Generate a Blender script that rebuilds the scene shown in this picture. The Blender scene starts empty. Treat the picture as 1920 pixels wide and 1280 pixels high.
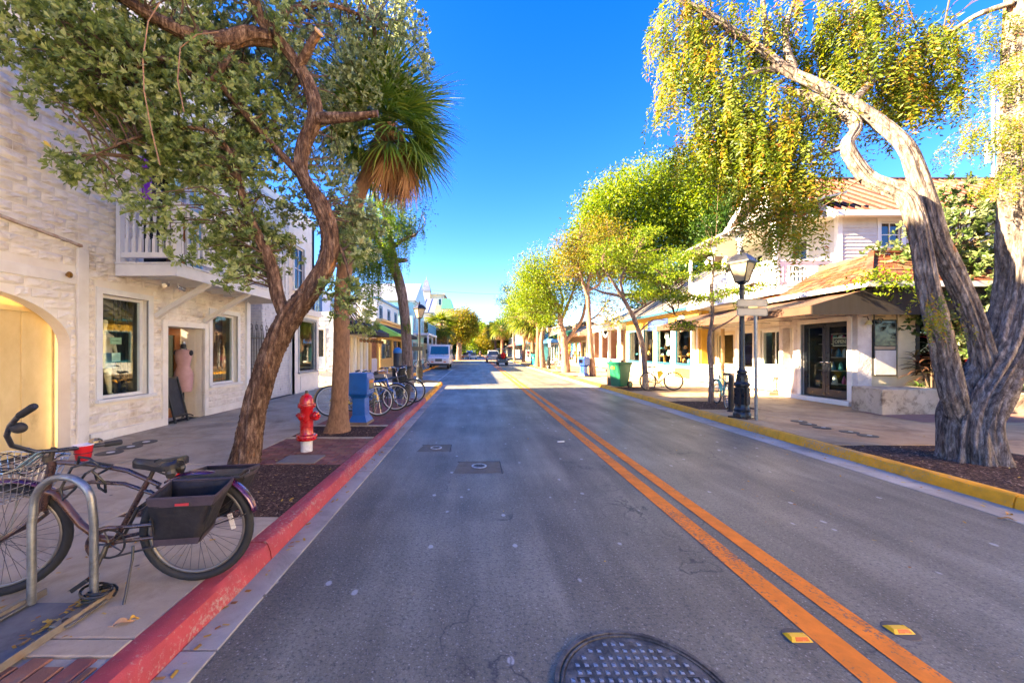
import bpy, math, random
import numpy as np
from mathutils import Vector, Matrix
random.seed(7); RNG = np.random.default_rng(7)
SC = bpy.context.scene
C = SC.collection
R = math.radians
# ---------------------------------------------------------------- camera, sky, sun, exposure
F = 720.0; VX, VY, H = 893.0, 658.0, 1.6
cam_data = bpy.data.cameras.new('camera'); cam = bpy.data.objects.new('camera', cam_data); C.objects.link(cam)
cam_data.sensor_width = 36; cam_data.lens = 36 * F / 1920
cam_data.shift_x = (960 - VX) / 1920; cam_data.shift_y = (VY - 640) / 1920
cam_data.clip_start = .05; cam_data.clip_end = 3000
cam.location = (0, 0, H); cam.rotation_euler = (R(90), 0, 0)
SC.camera = cam
SUN_EL, SUN_AZ = 27.0, 6.0          # elevation; degrees behind the pure left-hand side
world = bpy.data.worlds.new('World'); SC.world = world; world.use_nodes = True
wn = world.node_tree.nodes; wl = world.node_tree.links; wn.clear()
sky = wn.new('ShaderNodeTexSky'); sky.sky_type = 'NISHITA'; sky.sun_disc = False
sky.sun_elevation = R(SUN_EL); sky.sun_rotation = R(270 - SUN_AZ)
sky.altitude = 0; sky.air_density = 1.0; sky.dust_density = 0.35; sky.ozone_density = 3.6
hs = wn.new('ShaderNodeHueSaturation'); hs.inputs['Saturation'].default_value = 1.36; hs.inputs['Hue'].default_value = .523
bg = wn.new('ShaderNodeBackground'); bg.inputs['Strength'].default_value = .05
wo = wn.new('ShaderNodeOutputWorld')
wl.new(sky.outputs[0], hs.inputs['Color']); wl.new(hs.outputs[0], bg.inputs['Color']); wl.new(bg.outputs[0], wo.inputs['Surface'])
sun_data = bpy.data.lights.new('sun', 'SUN'); sun = bpy.data.objects.new('sun', sun_data); C.objects.link(sun)
sun_data.energy = 5.0; sun_data.angle = R(.6); sun_data.color = (1, .79, .5)
_a = R(SUN_AZ); _e = R(SUN_EL)
SUN_DIR = Vector((math.cos(_e) * math.cos(_a), math.cos(_e) * math.sin(_a), -math.sin(_e)))   # way the light travels
sun.rotation_euler = SUN_DIR.to_track_quat('-Z', 'Y').to_euler()
SC.view_settings.view_transform = 'Standard'; SC.view_settings.look = 'None'
SC.view_settings.exposure = 3.64; SC.view_settings.gamma = 1; SC.view_settings.use_curve_mapping = False
SC.render.engine = 'CYCLES'
SC.cycles.max_bounces = 8; SC.cycles.transparent_max_bounces = 12; SC.cycles.use_denoising = True

# ---------------------------------------------------------------- helpers
def W(px, py, d):
    """metres: a point seen at that spot of the photograph, d metres down the street"""
    return Vector(((px - VX) * d / F, d, H - (py - VY) * d / F))
WL = {}
def rootof(o):
    while o.parent: o = o.parent
    return o
def tag(o, label=None, cat=None, group=None, kind=None):
    if label: o['label'] = label
    if cat: o['category'] = cat
    if group: o['group'] = group
    if kind: o['kind'] = kind
    return o
def empty(name, loc, label=None, cat=None, group=None, kind=None, rz=0):
    o = bpy.data.objects.new(name, None); C.objects.link(o); o.location = loc; o.rotation_euler = (0, 0, rz)
    o.empty_display_size = .2; WL[o.name] = Vector(loc); return tag(o, label, cat, group, kind)
def base(parent):
    return WL.get(rootof(parent).name, Vector((0, 0, 0))) if parent else Vector((0, 0, 0))
def newobj(name, me, parent=None, loc=None):
    o = bpy.data.objects.new(name, me); C.objects.link(o)
    if parent: o.parent = parent
    if loc is not None: o.location = loc
    if not parent: WL[o.name] = Vector(loc) if loc is not None else Vector((0, 0, 0))
    return o
def kids(o): return [c for c in C.objects if c.parent == o]
def copy_tree(o, loc=None, rz=None, label=None, parent=None, s=None, group=None):
    c = o.copy(); C.objects.link(c)
    if parent: c.parent = parent
    if loc is not None: c.location = loc; WL[c.name] = Vector(loc)
    if rz is not None: c.rotation_euler = (0, 0, rz)
    if s is not None: c.scale = (s, s, s)
    if label: c['label'] = label
    if group: c['group'] = group
    for ch in o.children: copy_tree(ch, parent=c)
    return c
def piece(name, me, parent, loc, rot=(0, 0, 0), scale=(1, 1, 1), kind=None):
    o = bpy.data.objects.new(name, me); C.objects.link(o); o.parent = parent
    o.location = Vector(loc) - base(parent); o.rotation_euler = rot; o.scale = scale
    if kind: o['kind'] = kind
    return o

class MB:
    def __init__(s): s.v = []; s.f = []
    def add(s, vs, fs):
        n = len(s.v); s.v += [tuple(p) for p in vs]; s.f += [tuple(i + n for i in f) for f in fs]; return s
    def box(s, x0, x1, y0, y1, z0, z1):
        return s.add([(x0,y0,z0),(x1,y0,z0),(x1,y1,z0),(x0,y1,z0),(x0,y0,z1),(x1,y0,z1),(x1,y1,z1),(x0,y1,z1)],
                     [(0,3,2,1),(4,5,6,7),(0,1,5,4),(1,2,6,5),(2,3,7,6),(3,0,4,7)])
    def boxm(s, M, sx, sy, sz):
        vs = [M @ Vector((x*sx/2, y*sy/2, z*sz/2)) for z in (-1,1) for x,y in ((-1,-1),(1,-1),(1,1),(-1,1))]
        return s.add(vs, [(0,3,2,1),(4,5,6,7),(0,1,5,4),(1,2,6,5),(2,3,7,6),(3,0,4,7)])
    def bar(s, a, b, w, h, up=(0,0,1)):
        a = Vector(a); b = Vector(b); d = b - a; L = d.length; d.normalize()
        u = Vector(up); x = d.cross(u)
        if x.length < 1e-4: x = d.cross(Vector((0,1,0)))
        x.normalize(); z = x.cross(d)
        M = Matrix((x, d, z)).transposed().to_4x4(); M.translation = (a + b) / 2
        return s.boxm(M, w, L, h)
    def poly(s, pts): return s.add(pts, [tuple(range(len(pts)))])
    def prism(s, pts, ext):
        n = len(pts); e = Vector(ext); P = [Vector(p) for p in pts]
        return s.add(P + [p + e for p in P], [tuple(range(n-1,-1,-1)), tuple(range(n, 2*n))] + [(i, (i+1)%n, n+(i+1)%n, n+i) for i in range(n)])
    def tube(s, pts, r, n=8, cap=True, closed=False):
        P = [Vector(p) for p in pts]; m = len(P); rr = r if isinstance(r, (list, tuple)) else [r]*m
        vs = []; u = None
        for i in range(m):
            if closed: t = P[(i+1)%m] - P[i-1]
            else: t = P[min(i+1,m-1)] - P[max(i-1,0)]
            if t.length < 1e-9: t = Vector((0,0,1))
            t.normalize()
            if u is None:
                u = t.cross(Vector((0,0,1)))
                if u.length < .05: u = t.cross(Vector((0,1,0)))
            u = u - t * u.dot(t); u.normalize(); w = t.cross(u)
            for k in range(n):
                a = 2*math.pi*k/n; vs.append(P[i] + (u*math.cos(a) + w*math.sin(a)) * rr[i])
        fs = []
        for i in range(m if closed else m-1):
            j = (i+1) % m
            for k in range(n): fs.append((i*n+k, i*n+(k+1)%n, j*n+(k+1)%n, j*n+k))
        if cap and not closed: fs += [tuple(range(n-1,-1,-1)), tuple(range((m-1)*n, m*n))]
        return s.add(vs, fs)
    def lathe(s, prof, c=(0,0,0), n=16, axis='z', ph=0.0, sq=None):
        c = Vector(c); vs = []
        for r, z in prof:
            for k in range(n):
                a = 2*math.pi*k/n + ph
                q = Vector((r*math.cos(a), r*math.sin(a), z))
                if axis == 'x': q = Vector((z, q.x, q.y))
                if axis == 'y': q = Vector((q.x, z, q.y))
                vs.append(c + q)
        m = len(prof); fs = [(i*n+k, i*n+(k+1)%n, (i+1)*n+(k+1)%n, (i+1)*n+k) for i in range(m-1) for k in range(n)]
        fs += [tuple(range(n-1,-1,-1)), tuple(range((m-1)*n, m*n))]
        return s.add(vs, fs)
    def ball(s, c, r, sc=(1,1,1), n=12):
        pr = [(max(1e-3, math.sin(math.pi*i/n)), -math.cos(math.pi*i/n)) for i in range(n+1)]
        vs = []
        for a, z in pr:
            for k in range(n):
                t = 2*math.pi*k/n; vs.append((c[0]+r*sc[0]*a*math.cos(t), c[1]+r*sc[1]*a*math.sin(t), c[2]+r*sc[2]*z))
        return s.add(vs, [(i*n+k, i*n+(k+1)%n, (i+1)*n+(k+1)%n, (i+1)*n+k) for i in range(n) for k in range(n)])
    def mesh(s, name, off=(0,0,0), mat=None, smooth=0):
        me = bpy.data.meshes.new(name); o = Vector(off)
        me.from_pydata([tuple(Vector(p) - o) for p in s.v], [], s.f); 
        if mat: me.materials.append(mat)
        if smooth:
            me.polygons.foreach_set('use_smooth', [True]*len(me.polygons)); me.set_sharp_from_angle(angle=R(smooth))
        me.update(); return me
    def build(s, name, mat, parent=None, smooth=0, bevel=0, kind=None, label=None, seg=2):
        off = base(parent); o = newobj(name, s.mesh(name, off, mat, smooth), parent)
        if bevel:
            b = o.modifiers.new('bevel', 'BEVEL'); b.width = bevel; b.segments = seg; b.limit_method = 'ANGLE'; b.angle_limit = R(40)
        if kind: o['kind'] = kind
        if label: o['label'] = label
        return o
def thing1(name, mb, mat, loc, label, cat, group=None, smooth=0, bevel=0, kind=None):
    """a thing that is one mesh, its origin at its base"""
    o = newobj(name, mb.mesh(name, loc, mat, smooth), None, loc)
    if bevel:
        b = o.modifiers.new('bevel', 'BEVEL'); b.width = bevel; b.segments = 2; b.limit_method = 'ANGLE'; b.angle_limit = R(40)
    return tag(o, label, cat, group, kind)
def npmesh(name, V, Fc, mat, rnd=None, smooth=False):
    """V (n,3), Fc (m,k) all faces of one size"""
    me = bpy.data.meshes.new(name); V = np.ascontiguousarray(V, dtype=np.float32); Fc = np.ascontiguousarray(Fc, dtype=np.int32)
    m, k = Fc.shape
    me.vertices.add(len(V)); me.vertices.foreach_set('co', V.ravel())
    me.loops.add(m*k); me.loops.foreach_set('vertex_index', Fc.ravel())
    me.polygons.add(m); me.polygons.foreach_set('loop_start', np.arange(0, m*k, k, dtype=np.int32))
    if smooth: me.polygons.foreach_set('use_smooth', np.ones(m, dtype=bool))
    me.update(calc_edges=True)
    if rnd is not None:
        a = me.attributes.new('rnd', 'FLOAT', 'POINT'); a.data.foreach_set('value', np.ascontiguousarray(rnd, dtype=np.float32))
    if mat: me.materials.append(mat)
    return me
def _h(i, j, k, s):
    n = (i*73856093) ^ (j*19349663) ^ (k*83492791) ^ (s*2654435)
    n = (n ^ (n >> 13)) * 1274126177 & 0x7fffffff
    return ((n ^ (n >> 16)) & 0xffff) / 65535.0
def vnoise(P, s=0):
    P = np.asarray(P, dtype=np.float64); I = np.floor(P).astype(np.int64); f = P - I; f = f*f*(3-2*f)
    i, j, k = I[...,0], I[...,1], I[...,2]; r = 0
    for a in (0,1):
        for b in (0,1):
            for c in (0,1):
                w = (f[...,0] if a else 1-f[...,0]) * (f[...,1] if b else 1-f[...,1]) * (f[...,2] if c else 1-f[...,2])
                r = r + w * _h(i+a, j+b, k+c, s)
    return r
def nrm(a): return a / np.maximum(np.linalg.norm(a, axis=-1, keepdims=True), 1e-9)

# ---------------------------------------------------------------- materials
class NT:
    def __init__(s, name):
        s.m = bpy.data.materials.new(name); s.m.use_nodes = True; s.t = s.m.node_tree; s.t.nodes.clear()
        s.out = s.n('ShaderNodeOutputMaterial')
    def n(s, t, **k):
        o = s.t.nodes.new(t)
        for a, b in k.items(): setattr(o, a, b)
        return o
    def l(s, a, b): s.t.links.new(a, b)
    def coord(s, world, st=(1,1,1)):
        if world: c = s.n('ShaderNodeNewGeometry').outputs['Position']
        else: c = s.n('ShaderNodeTexCoord').outputs['Object']
        m = s.n('ShaderNodeMapping'); m.inputs['Scale'].default_value = st; s.l(c, m.inputs['Vector']); return m.outputs[0]
    def noise(s, v, scale, detail=6, rough=.6, dist=0):
        x = s.n('ShaderNodeTexNoise'); x.inputs['Scale'].default_value = scale; x.inputs['Detail'].default_value = detail
        x.inputs['Roughness'].default_value = rough; x.inputs['Distortion'].default_value = dist; s.l(v, x.inputs['Vector']); return x.outputs['Fac']
    def vor(s, v, scale, feat='F1', rnd=1):
        x = s.n('ShaderNodeTexVoronoi'); x.feature = feat; x.inputs['Scale'].default_value = scale; x.inputs['Randomness'].default_value = rnd
        s.l(v, x.inputs['Vector']); return x.outputs['Distance']
    def ramp(s, f, stops, interp='LINEAR'):
        x = s.n('ShaderNodeValToRGB'); x.color_ramp.interpolation = interp
        e = x.color_ramp.elements
        while len(e) < len(stops): e.new(.5)
        for i, (p, c) in enumerate(stops):
            e[i].position = p; e[i].color = (*c, 1) if isinstance(c, (tuple, list)) else (c, c, c, 1)
        s.l(f, x.inputs[0]); return x.outputs[0]
    def mix(s, f, a, b, mode='MIX'):
        x = s.n('ShaderNodeMix', data_type='RGBA', blend_type=mode)
        for sock, val in ((x.inputs[0], f), (x.inputs[6], a), (x.inputs[7], b)):
            if isinstance(val, (int, float)): sock.default_value = val if sock.type == 'VALUE' else (val, val, val, 1)
            elif isinstance(val, (tuple, list)): sock.default_value = (*val, 1)
            else: s.l(val, sock)
        return x.outputs[2]
    def math(s, op, a, b=0.0):
        x = s.n('ShaderNodeMath', operation=op)
        for i, v in enumerate((a, b)):
            if isinstance(v, (int, float)): x.inputs[i].default_value = v
            else: s.l(v, x.inputs[i])
        return x.outputs[0]
    def vary(s, col, amt, hue=0):
        oi = s.n('ShaderNodeObjectInfo').outputs['Random']; h = s.n('ShaderNodeHueSaturation')
        v = s.math('ADD', s.math('MULTIPLY', oi, 2*amt), 1-amt); s.l(v, h.inputs['Value'])
        if hue: s.l(s.math('ADD', s.math('MULTIPLY', s.math('FRACT', s.math('MULTIPLY', oi, 7.7)), 2*hue), .5-hue), h.inputs['Hue'])
        s.l(col, h.inputs['Color']); return h.outputs[0]
    def bsdf(s, col, rough=.7, metal=0, spec=.5, bump=None, bstr=.3, bdist=.01, trans=0, normal=None):
        p = s.n('ShaderNodeBsdfPrincipled')
        for k, v in (('Base Color', col), ('Roughness', rough), ('Metallic', metal), ('Specular IOR Level', spec), ('Transmission Weight', trans)):
            if isinstance(v, (tuple, list)): p.inputs[k].default_value = (*v, 1)
            elif isinstance(v, (int, float)): p.inputs[k].default_value = v
            else: s.l(v, p.inputs[k])
        if bump is not None:
            b = s.n('ShaderNodeBump'); b.inputs['Strength'].default_value = bstr; b.inputs['Distance'].default_value = bdist
            s.l(bump, b.inputs['Height']); s.l(b.outputs[0], p.inputs['Normal'])
        s.l(p.outputs[0], s.out.inputs['Surface']); return p
_M = {}
def mat(name, c1, c2=None, scale=4, rough=.7, metal=0, bump=.25, bscale=60, bdist=.004, world=False, st=(1,1,1), vary=0, hue=0, spec=.5, dirt=None, dscale=2.5, dlo=.52, dhi=.72, rvar=.15, coat=0):
    """paint, wood, cloth, plaster: two tones of noise, an optional third of stains, fine relief"""
    if name in _M: return _M[name]
    n = NT(name); v = n.coord(world, st)
    c2 = c2 or tuple(x*.78 for x in c1)
    col = n.ramp(n.noise(v, scale, 8, .62), [(.3, c2), (.68, c1)])
    if dirt: col = n.mix(n.ramp(n.noise(v, dscale, 10, .68, .3), [(dlo, 0), (dhi, 1)]), col, dirt)
    if vary: col = n.vary(col, vary, hue)
    rg = n.ramp(n.noise(v, scale*2.3, 4), [(.25, max(0.03, rough-rvar)), (.75, min(1, rough+rvar))])
    p = n.bsdf(col, rg, metal, spec, n.noise(v, bscale, 6, .65) if bump else None, bump, bdist)
    if coat: p.inputs['Coat Weight'].default_value = coat; p.inputs['Coat Roughness'].default_value = .08
    _M[name] = n.m; return n.m
def leafmat(name, stops, rough=.45, tl=.4, tcol=1.25):
    n = NT(name); a = n.n('ShaderNodeAttribute', attribute_name='rnd').outputs['Fac']
    col = n.ramp(a, stops)
    p = n.bsdf(col, rough, 0, .35)
    t = n.n('ShaderNodeBsdfTranslucent'); h = n.n('ShaderNodeHueSaturation'); h.inputs['Value'].default_value = tcol; h.inputs['Saturation'].default_value = 1.05
    n.l(col, h.inputs['Color']); n.l(h.outputs[0], t.inputs['Color'])
    ms = n.n('ShaderNodeMixShader'); ms.inputs[0].default_value = tl
    n.l(p.outputs[0], ms.inputs[1]); n.l(t.outputs[0], ms.inputs[2]); n.l(ms.outputs[0], n.out.inputs['Surface']); return n.m
def glassmat(name, tint=(.9,.95,.93), f0=.0, rough=.02):
    n = NT(name); tr = n.n('ShaderNodeBsdfTransparent'); tr.inputs[0].default_value = (*tint, 1)
    g = n.n('ShaderNodeBsdfGlossy'); g.inputs['Roughness'].default_value = rough; g.inputs[0].default_value = (.95,.97,1,1)
    fr = n.n('ShaderNodeLayerWeight')
    f = n.math('ADD', n.math('MULTIPLY', n.math('POWER', fr.outputs['Facing'], 4.5), .35), .03+f0)
    ms = n.n('ShaderNodeMixShader'); n.l(f, ms.inputs[0]); n.l(tr.outputs[0], ms.inputs[1]); n.l(g.outputs[0], ms.inputs[2])
    n.l(ms.outputs[0], n.out.inputs['Surface']); return n.m
def barkmat(name, c_dark, c_mid, c_light, sc=1.0, patch=None):
    n = NT(name); v = n.coord(False, (8*sc, 8*sc, 2.0*sc)); v2 = n.coord(False, (1,1,1))
    a = n.noise(v, 2.2, 12, .7, .5); b = n.noise(v, 7, 8, .7)
    col = n.ramp(a, [(.34, c_dark), (.5, c_mid), (.64, c_light)])
    col = n.mix(n.ramp(b, [(.4, 0), (.62, .55)]), col, c_dark)
    if patch: col = n.mix(n.ramp(n.noise(n.coord(False, (3,3,.9)), 1.6, 6), [(.63, 0), (.69, .85)]), col, patch)
    h = n.math('ADD', a, n.math('MULTIPLY', b, .5))
    n.bsdf(col, .9, 0, .2, h, .9, .02); return n.m
def paintmat(name, c, under=(.33,.31,.28), lo=.56, hi=.66, rough=.75):
    """road paint worn through to the concrete or asphalt under it, world coordinates"""
    n = NT(name); v = n.coord(True); v2 = n.coord(True, (1, .22, 1))
    k = n.ramp(n.math('ADD', n.math('MULTIPLY', n.noise(v, 38, 10, .75), .6), n.math('MULTIPLY', n.noise(v2, 3.5, 6), .4)), [(lo, 0), (hi, 1)])
    base_c = n.ramp(n.noise(v, 7, 8), [(.3, tuple(x*.72 for x in c)), (.7, c)])
    col = n.mix(k, base_c, under)
    col = n.mix(n.ramp(n.noise(v, 1.3, 8, .7), [(.52, 0), (.75, .35)]), col, (.05,.04,.04))
    n.bsdf(col, rough, 0, .4, n.noise(v, 160, 5, .7), .5, .004); return n.m

# road surface
def asphalt_mat():
    n = NT('asphalt'); v = n.coord(True); vs = n.coord(True, (1, .12, 1))
    big = n.noise(v, .55, 8, .62); streak = n.noise(vs, 2.2, 6, .6)
    f = n.math('ADD', n.math('MULTIPLY', big, .5), n.math('MULTIPLY', streak, .5))
    col = n.ramp(f, [(.39, (.095,.083,.055)), (.5, (.165,.147,.1)), (.61, (.26,.235,.165))])
    agg = n.vor(v, 75); col = n.mix(n.ramp(agg, [(.1, .6), (.34, 0)]), col, (.3,.28,.25)); ag2 = n.vor(v, 31); col = n.mix(n.ramp(ag2, [(.12, .8), (.18, 0)]), col, (.38,.35,.3))
    pit = n.noise(v, 42, 5, .85); col = n.mix(n.ramp(pit, [(.5, 0), (.62, .8)]), col, (.022,.022,.024))
    # dropped paint, gum and bird lime: pale flecks
    fl = n.n('ShaderNodeTexVoronoi'); fl.inputs['Scale'].default_value = 4.2; n.l(n.coord(True, (1,.7,1)), fl.inputs['Vector'])
    d2 = n.math('ADD', fl.outputs['Distance'], n.math('MULTIPLY', n.noise(v, 20, 4), .09))
    col = n.mix(n.ramp(d2, [(.115, .8), (.145, 0)]), col, (.42,.42,.42))
    # dark stains
    col = n.mix(n.ramp(n.noise(n.coord(True, (1,.5,1)), 2.7, 8, .7), [(.62, 0), (.78, .55)]), col, (.025,.024,.024))
    # cracks that run along the lane
    cr = n.n('ShaderNodeTexVoronoi'); cr.feature = 'DISTANCE_TO_EDGE'; cr.inputs['Scale'].default_value = .42
    vd = n.n('ShaderNodeMapping'); vd.inputs['Scale'].default_value = (1.4, .35, 1)
    wv = n.n('ShaderNodeVectorMath', operation='ADD'); nz = n.n('ShaderNodeTexNoise'); nz.inputs['Scale'].default_value = 2.2; nz.inputs['Detail'].default_value = 8
    n.l(v, nz.inputs['Vector']); n.l(v, wv.inputs[0]); n.l(nz.outputs['Color'], wv.inputs[1]); n.l(wv.outputs[0], vd.inputs['Vector']); n.l(vd.outputs[0], cr.inputs['Vector'])
    ck = n.math('MULTIPLY', n.ramp(cr.outputs['Distance'], [(.0, 1), (.006, 0)]), n.ramp(n.noise(v, .8, 3), [(.5, 0), (.6, 1)]))
    col = n.mix(ck, col, (.015,.015,.015))
    rough = n.ramp(f, [(.3, .62), (.7, .42)])
    h = n.math('ADD', n.math('MULTIPLY', agg, .6), pit)
    n.bsdf(col, rough, 0, .6, h, .55, .004); return n.m
def concrete_mat(name, cs, stain, vary=.08, stain_lo=.5, world=True):
    n = NT(name); v = n.coord(world)
    col = n.ramp(n.noise(v, 1.4, 10, .68, .6), [(.3, cs[0]), (.5, cs[1]), (.7, cs[2])])
    col = n.mix(n.ramp(n.noise(v, .9, 9, .72, 1.2), [(stain_lo, 0), (stain_lo+.2, .75)]), col, stain)
    col = n.mix(n.ramp(n.noise(v, 110, 3, .8), [(.6, 0), (.75, .6)]), col, tuple(x*.35 for x in cs[1]))
    sp = n.vor(v, 3.1); sp2 = n.math('ADD', sp, n.math('MULTIPLY', n.noise(v, 14, 3), .1))
    col = n.mix(n.ramp(sp2, [(.085, .75), (.1, 0)]), col, (.03,.03,.03))
    col = n.vary(col, vary)
    n.bsdf(col, n.ramp(n.noise(v, 5, 5), [(.3, .6), (.7, .85)]), 0, .4, n.noise(v, 90, 8, .7), .4, .004); return n.m
def mulch_mat():
    n = NT('mulch'); v = n.coord(True)
    c = n.n('ShaderNodeTexVoronoi'); c.inputs['Scale'].default_value = 55; n.l(n.coord(True, (1,.6,1)), c.inputs['Vector'])
    col = n.ramp(n.noise(v, 60, 6, .8), [(.35, (.022,.012,.008)), (.52, (.09,.05,.032)), (.7, (.19,.11,.07))])
    n.bsdf(col, .95, 0, .2, n.math('ADD', c.outputs['Distance'], n.noise(v, 30, 5)), 1, .03); return n.m
ASPH = asphalt_mat()
CONC = concrete_mat('sidewalk_concrete', [(.31,.235,.15),(.43,.34,.23),(.51,.41,.29)], (.15,.1,.06))
CONC_G = concrete_mat('gutter_concrete', [(.27,.24,.19),(.37,.33,.27),(.46,.41,.34)], (.14,.115,.09))
CONC_T = concrete_mat('tan_concrete', [(.36,.215,.1),(.47,.3,.145),(.53,.37,.2)], (.18,.1,.045), stain_lo=.48)
MULCH = mulch_mat()
BRICKM = mat('paver_brick', (.26,.095,.06), (.15,.06,.045), scale=9, rough=.85, bump=.6, bscale=90, vary=.28, hue=.015, dirt=(.11,.1,.09), dscale=6)
REDP = paintmat('red_kerb_paint', (.42,.055,.065), (.36,.27,.22), .5, .6)
YELP = paintmat('yellow_kerb_paint', (.95,.4,.01), (.28,.24,.19), .535, .61)
LINEP = paintmat('orange_line_paint', (.95,.25,.012), (.13,.11,.085), .525, .6)
WHITEP = mat('white_paint', (.8,.75,.66), (.68,.62,.52), scale=3, rough=.55, bump=.3, bscale=45, dirt=(.5,.44,.36), dlo=.58, dhi=.78)
WHITE_CLEAN = mat('clean_white_paint', (.74,.73,.7), (.64,.63,.6), rough=.45, bump=.15)
BLACKM = mat('black_paint', (.022,.022,.024), (.014,.014,.015), rough=.38, bump=.2)
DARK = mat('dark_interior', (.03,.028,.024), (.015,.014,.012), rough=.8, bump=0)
RUBBER = mat('rubber', (.022,.021,.021), (.014,.014,.014), rough=.75, bump=.3, bscale=200)
CHROME = mat('chrome', (.72,.72,.73), (.5,.5,.5), scale=12, rough=.22, metal=1, bump=.1)
GALV = mat('galvanised_steel', (.34,.35,.35), (.2,.21,.21), scale=14, rough=.42, metal=.8, bump=.35, bscale=30, dirt=(.13,.1,.07), dscale=7)
GLASS = glassmat('window_glass')
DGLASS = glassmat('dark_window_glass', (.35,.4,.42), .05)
WOODM = mat('brown_wood', (.23,.11,.05), (.12,.055,.03), scale=5, rough=.6, st=(1,1,.2))
STEELD = mat('dull_iron', (.09,.085,.08), (.05,.047,.045), rough=.45, metal=.7, bump=.5, bscale=70, dirt=(.12,.08,.05))
def paint(name, c, rough=.45, **k): return mat(name, c, rough=rough, **k)
# ================================================================ THE SETTING: ground, road, kerbs, pavements
_pc = {}
def slabmesh(sx, sy, sz, bev, m, name='slab', rough=0):
    key = (round(sx,3), round(sy,3), round(sz,3), m.name, name)
    if key in _pc: return _pc[key]
    mb = MB(); x, y = sx/2, sy/2
    mb.add([(-x,-y,-sz),(x,-y,-sz),(x,y,-sz),(-x,y,-sz),(-x,-y,-bev),(x,-y,-bev),(x,y,-bev),(-x,y,-bev),
            (-x+bev,-y+bev,0),(x-bev,-y+bev,0),(x-bev,y-bev,0),(-x+bev,y-bev,0)],
           [(0,1,5,4),(1,2,6,5),(2,3,7,6),(3,0,4,7),(4,5,9,8),(5,6,10,9),(6,7,11,10),(7,4,8,11),(8,9,10,11)])
    _pc[key] = mb.mesh(name, mat=m); return _pc[key]
def sheet(name, pts, z, m, label=None):
    mb = MB(); mb.poly([(x, y, z) for x, y in pts]); o = mb.build(name, m); o['kind'] = 'structure'
    return o
GROUNDM = mat('bare_ground', (.16,.13,.1), (.1,.08,.06), scale=.4, rough=.95, bump=.5, bscale=8, world=True)
sheet('ground', [(-900,-300),(900,-300),(900,1600),(-900,1600)], -.03, GROUNDM)
mb = MB()
road_pts = [(-1.38,-45),(5.05,-45),(5.05,420),(-4.0,420),(-4.0,19.3),(-3.2,19.0),(-2.0,18.7),(-1.38,17.9)]
mb.poly([(x,y,0) for x,y in road_pts]); road = mb.build('road', ASPH, kind='structure')
def gutter(x0, x1, y0, y1, L=3.05):
    root = empty('gutter', (x0, y0, 0), kind='structure'); y = y0
    while y < y1:
        l = min(L, y1-y); piece('gutter_slab', slabmesh(x1-x0, l-.012, .03, .004, CONC_G, 'gutter_slab'), root, ((x0+x1)/2, y+l/2, .006 + random.uniform(-.001,.002))); y += L
    return root
gutter(-1.575, -1.385, -1, 18.2); gutter(5.055, 5.46, -1, 62)
def kerbmesh(L, m, flip, name):
    # profile in x (road side positive), extruded along y
    s = -1 if flip else 1; P = []
    n = max(2, int(L/.12)); prof = [(-.085,-.02),(-.085,.128),(-.03,.135),(.035,.134),(.062,.12),(.082,.06),(.092,0),(.092,-.02)]
    V = []; 
    for i in range(n+1):
        y = -L/2 + L*i/n
        for k, (x, z) in enumerate(prof):
            w = .004*math.sin(7*y+k*2.1) + random.uniform(-.003,.003) if 0 < k < 7 else 0
            V.append((s*(x+w), y, z + w*.6))
    k = len(prof); Fc = [(i*k+j, i*k+j+1, (i+1)*k+j+1, (i+1)*k+j) if s < 0 else (i*k+j, (i+1)*k+j, (i+1)*k+j+1, i*k+j+1) for i in range(n) for j in range(k-1)]
    Fc += [tuple(range(k)) if s > 0 else tuple(range(k-1,-1,-1)), tuple(range(n*k+k-1, n*k-1, -1)) if s > 0 else tuple(range(n*k, n*k+k))]
    mb = MB(); mb.add(V, Fc); return mb.mesh(name, mat=m, smooth=35)
def kerb(xc, y0, y1, m, flip, L=3.05):
    root = empty('kerb', (xc, y0, 0), kind='structure')
    ms = [kerbmesh(L-.014, m, flip, 'kerb_stone') for _ in range(3)]; y = y0; i = 0
    while y < y1 - .2:
        l = min(L, y1-y)
        piece('kerb_stone', ms[i%3] if l == L else kerbmesh(l-.014, m, flip, 'kerb_stone'), root, (xc, y+l/2, 0)); y += L; i += 1
    return root
kerb(-1.665, -.1, 12.1, REDP, False); kerb(-1.665, 12.1, 18.0, YELP, False, 2.95)
kerb(5.545, .85, 62, YELP, True, 3.05)
# kerb return of the bulb-out and the kerb of the parking bay
mb = MB(); arc = []
for i in range(13):
    t = i/12*R(90); arc.append((-1.665-1.1+1.1*math.cos(t), 18.0+1.1*math.sin(t), .055))
arc += [(-3.4, 19.2, .055), (-3.9, 19.6, .055), (-4.08, 20.3, .055)]
mb.tube(arc, [.09]*len(arc), 8); kr = mb.build('kerb', YELP, kind='structure', smooth=60)
kerb(-4.08, 20.3, 70, YELP, False, 4)
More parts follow.
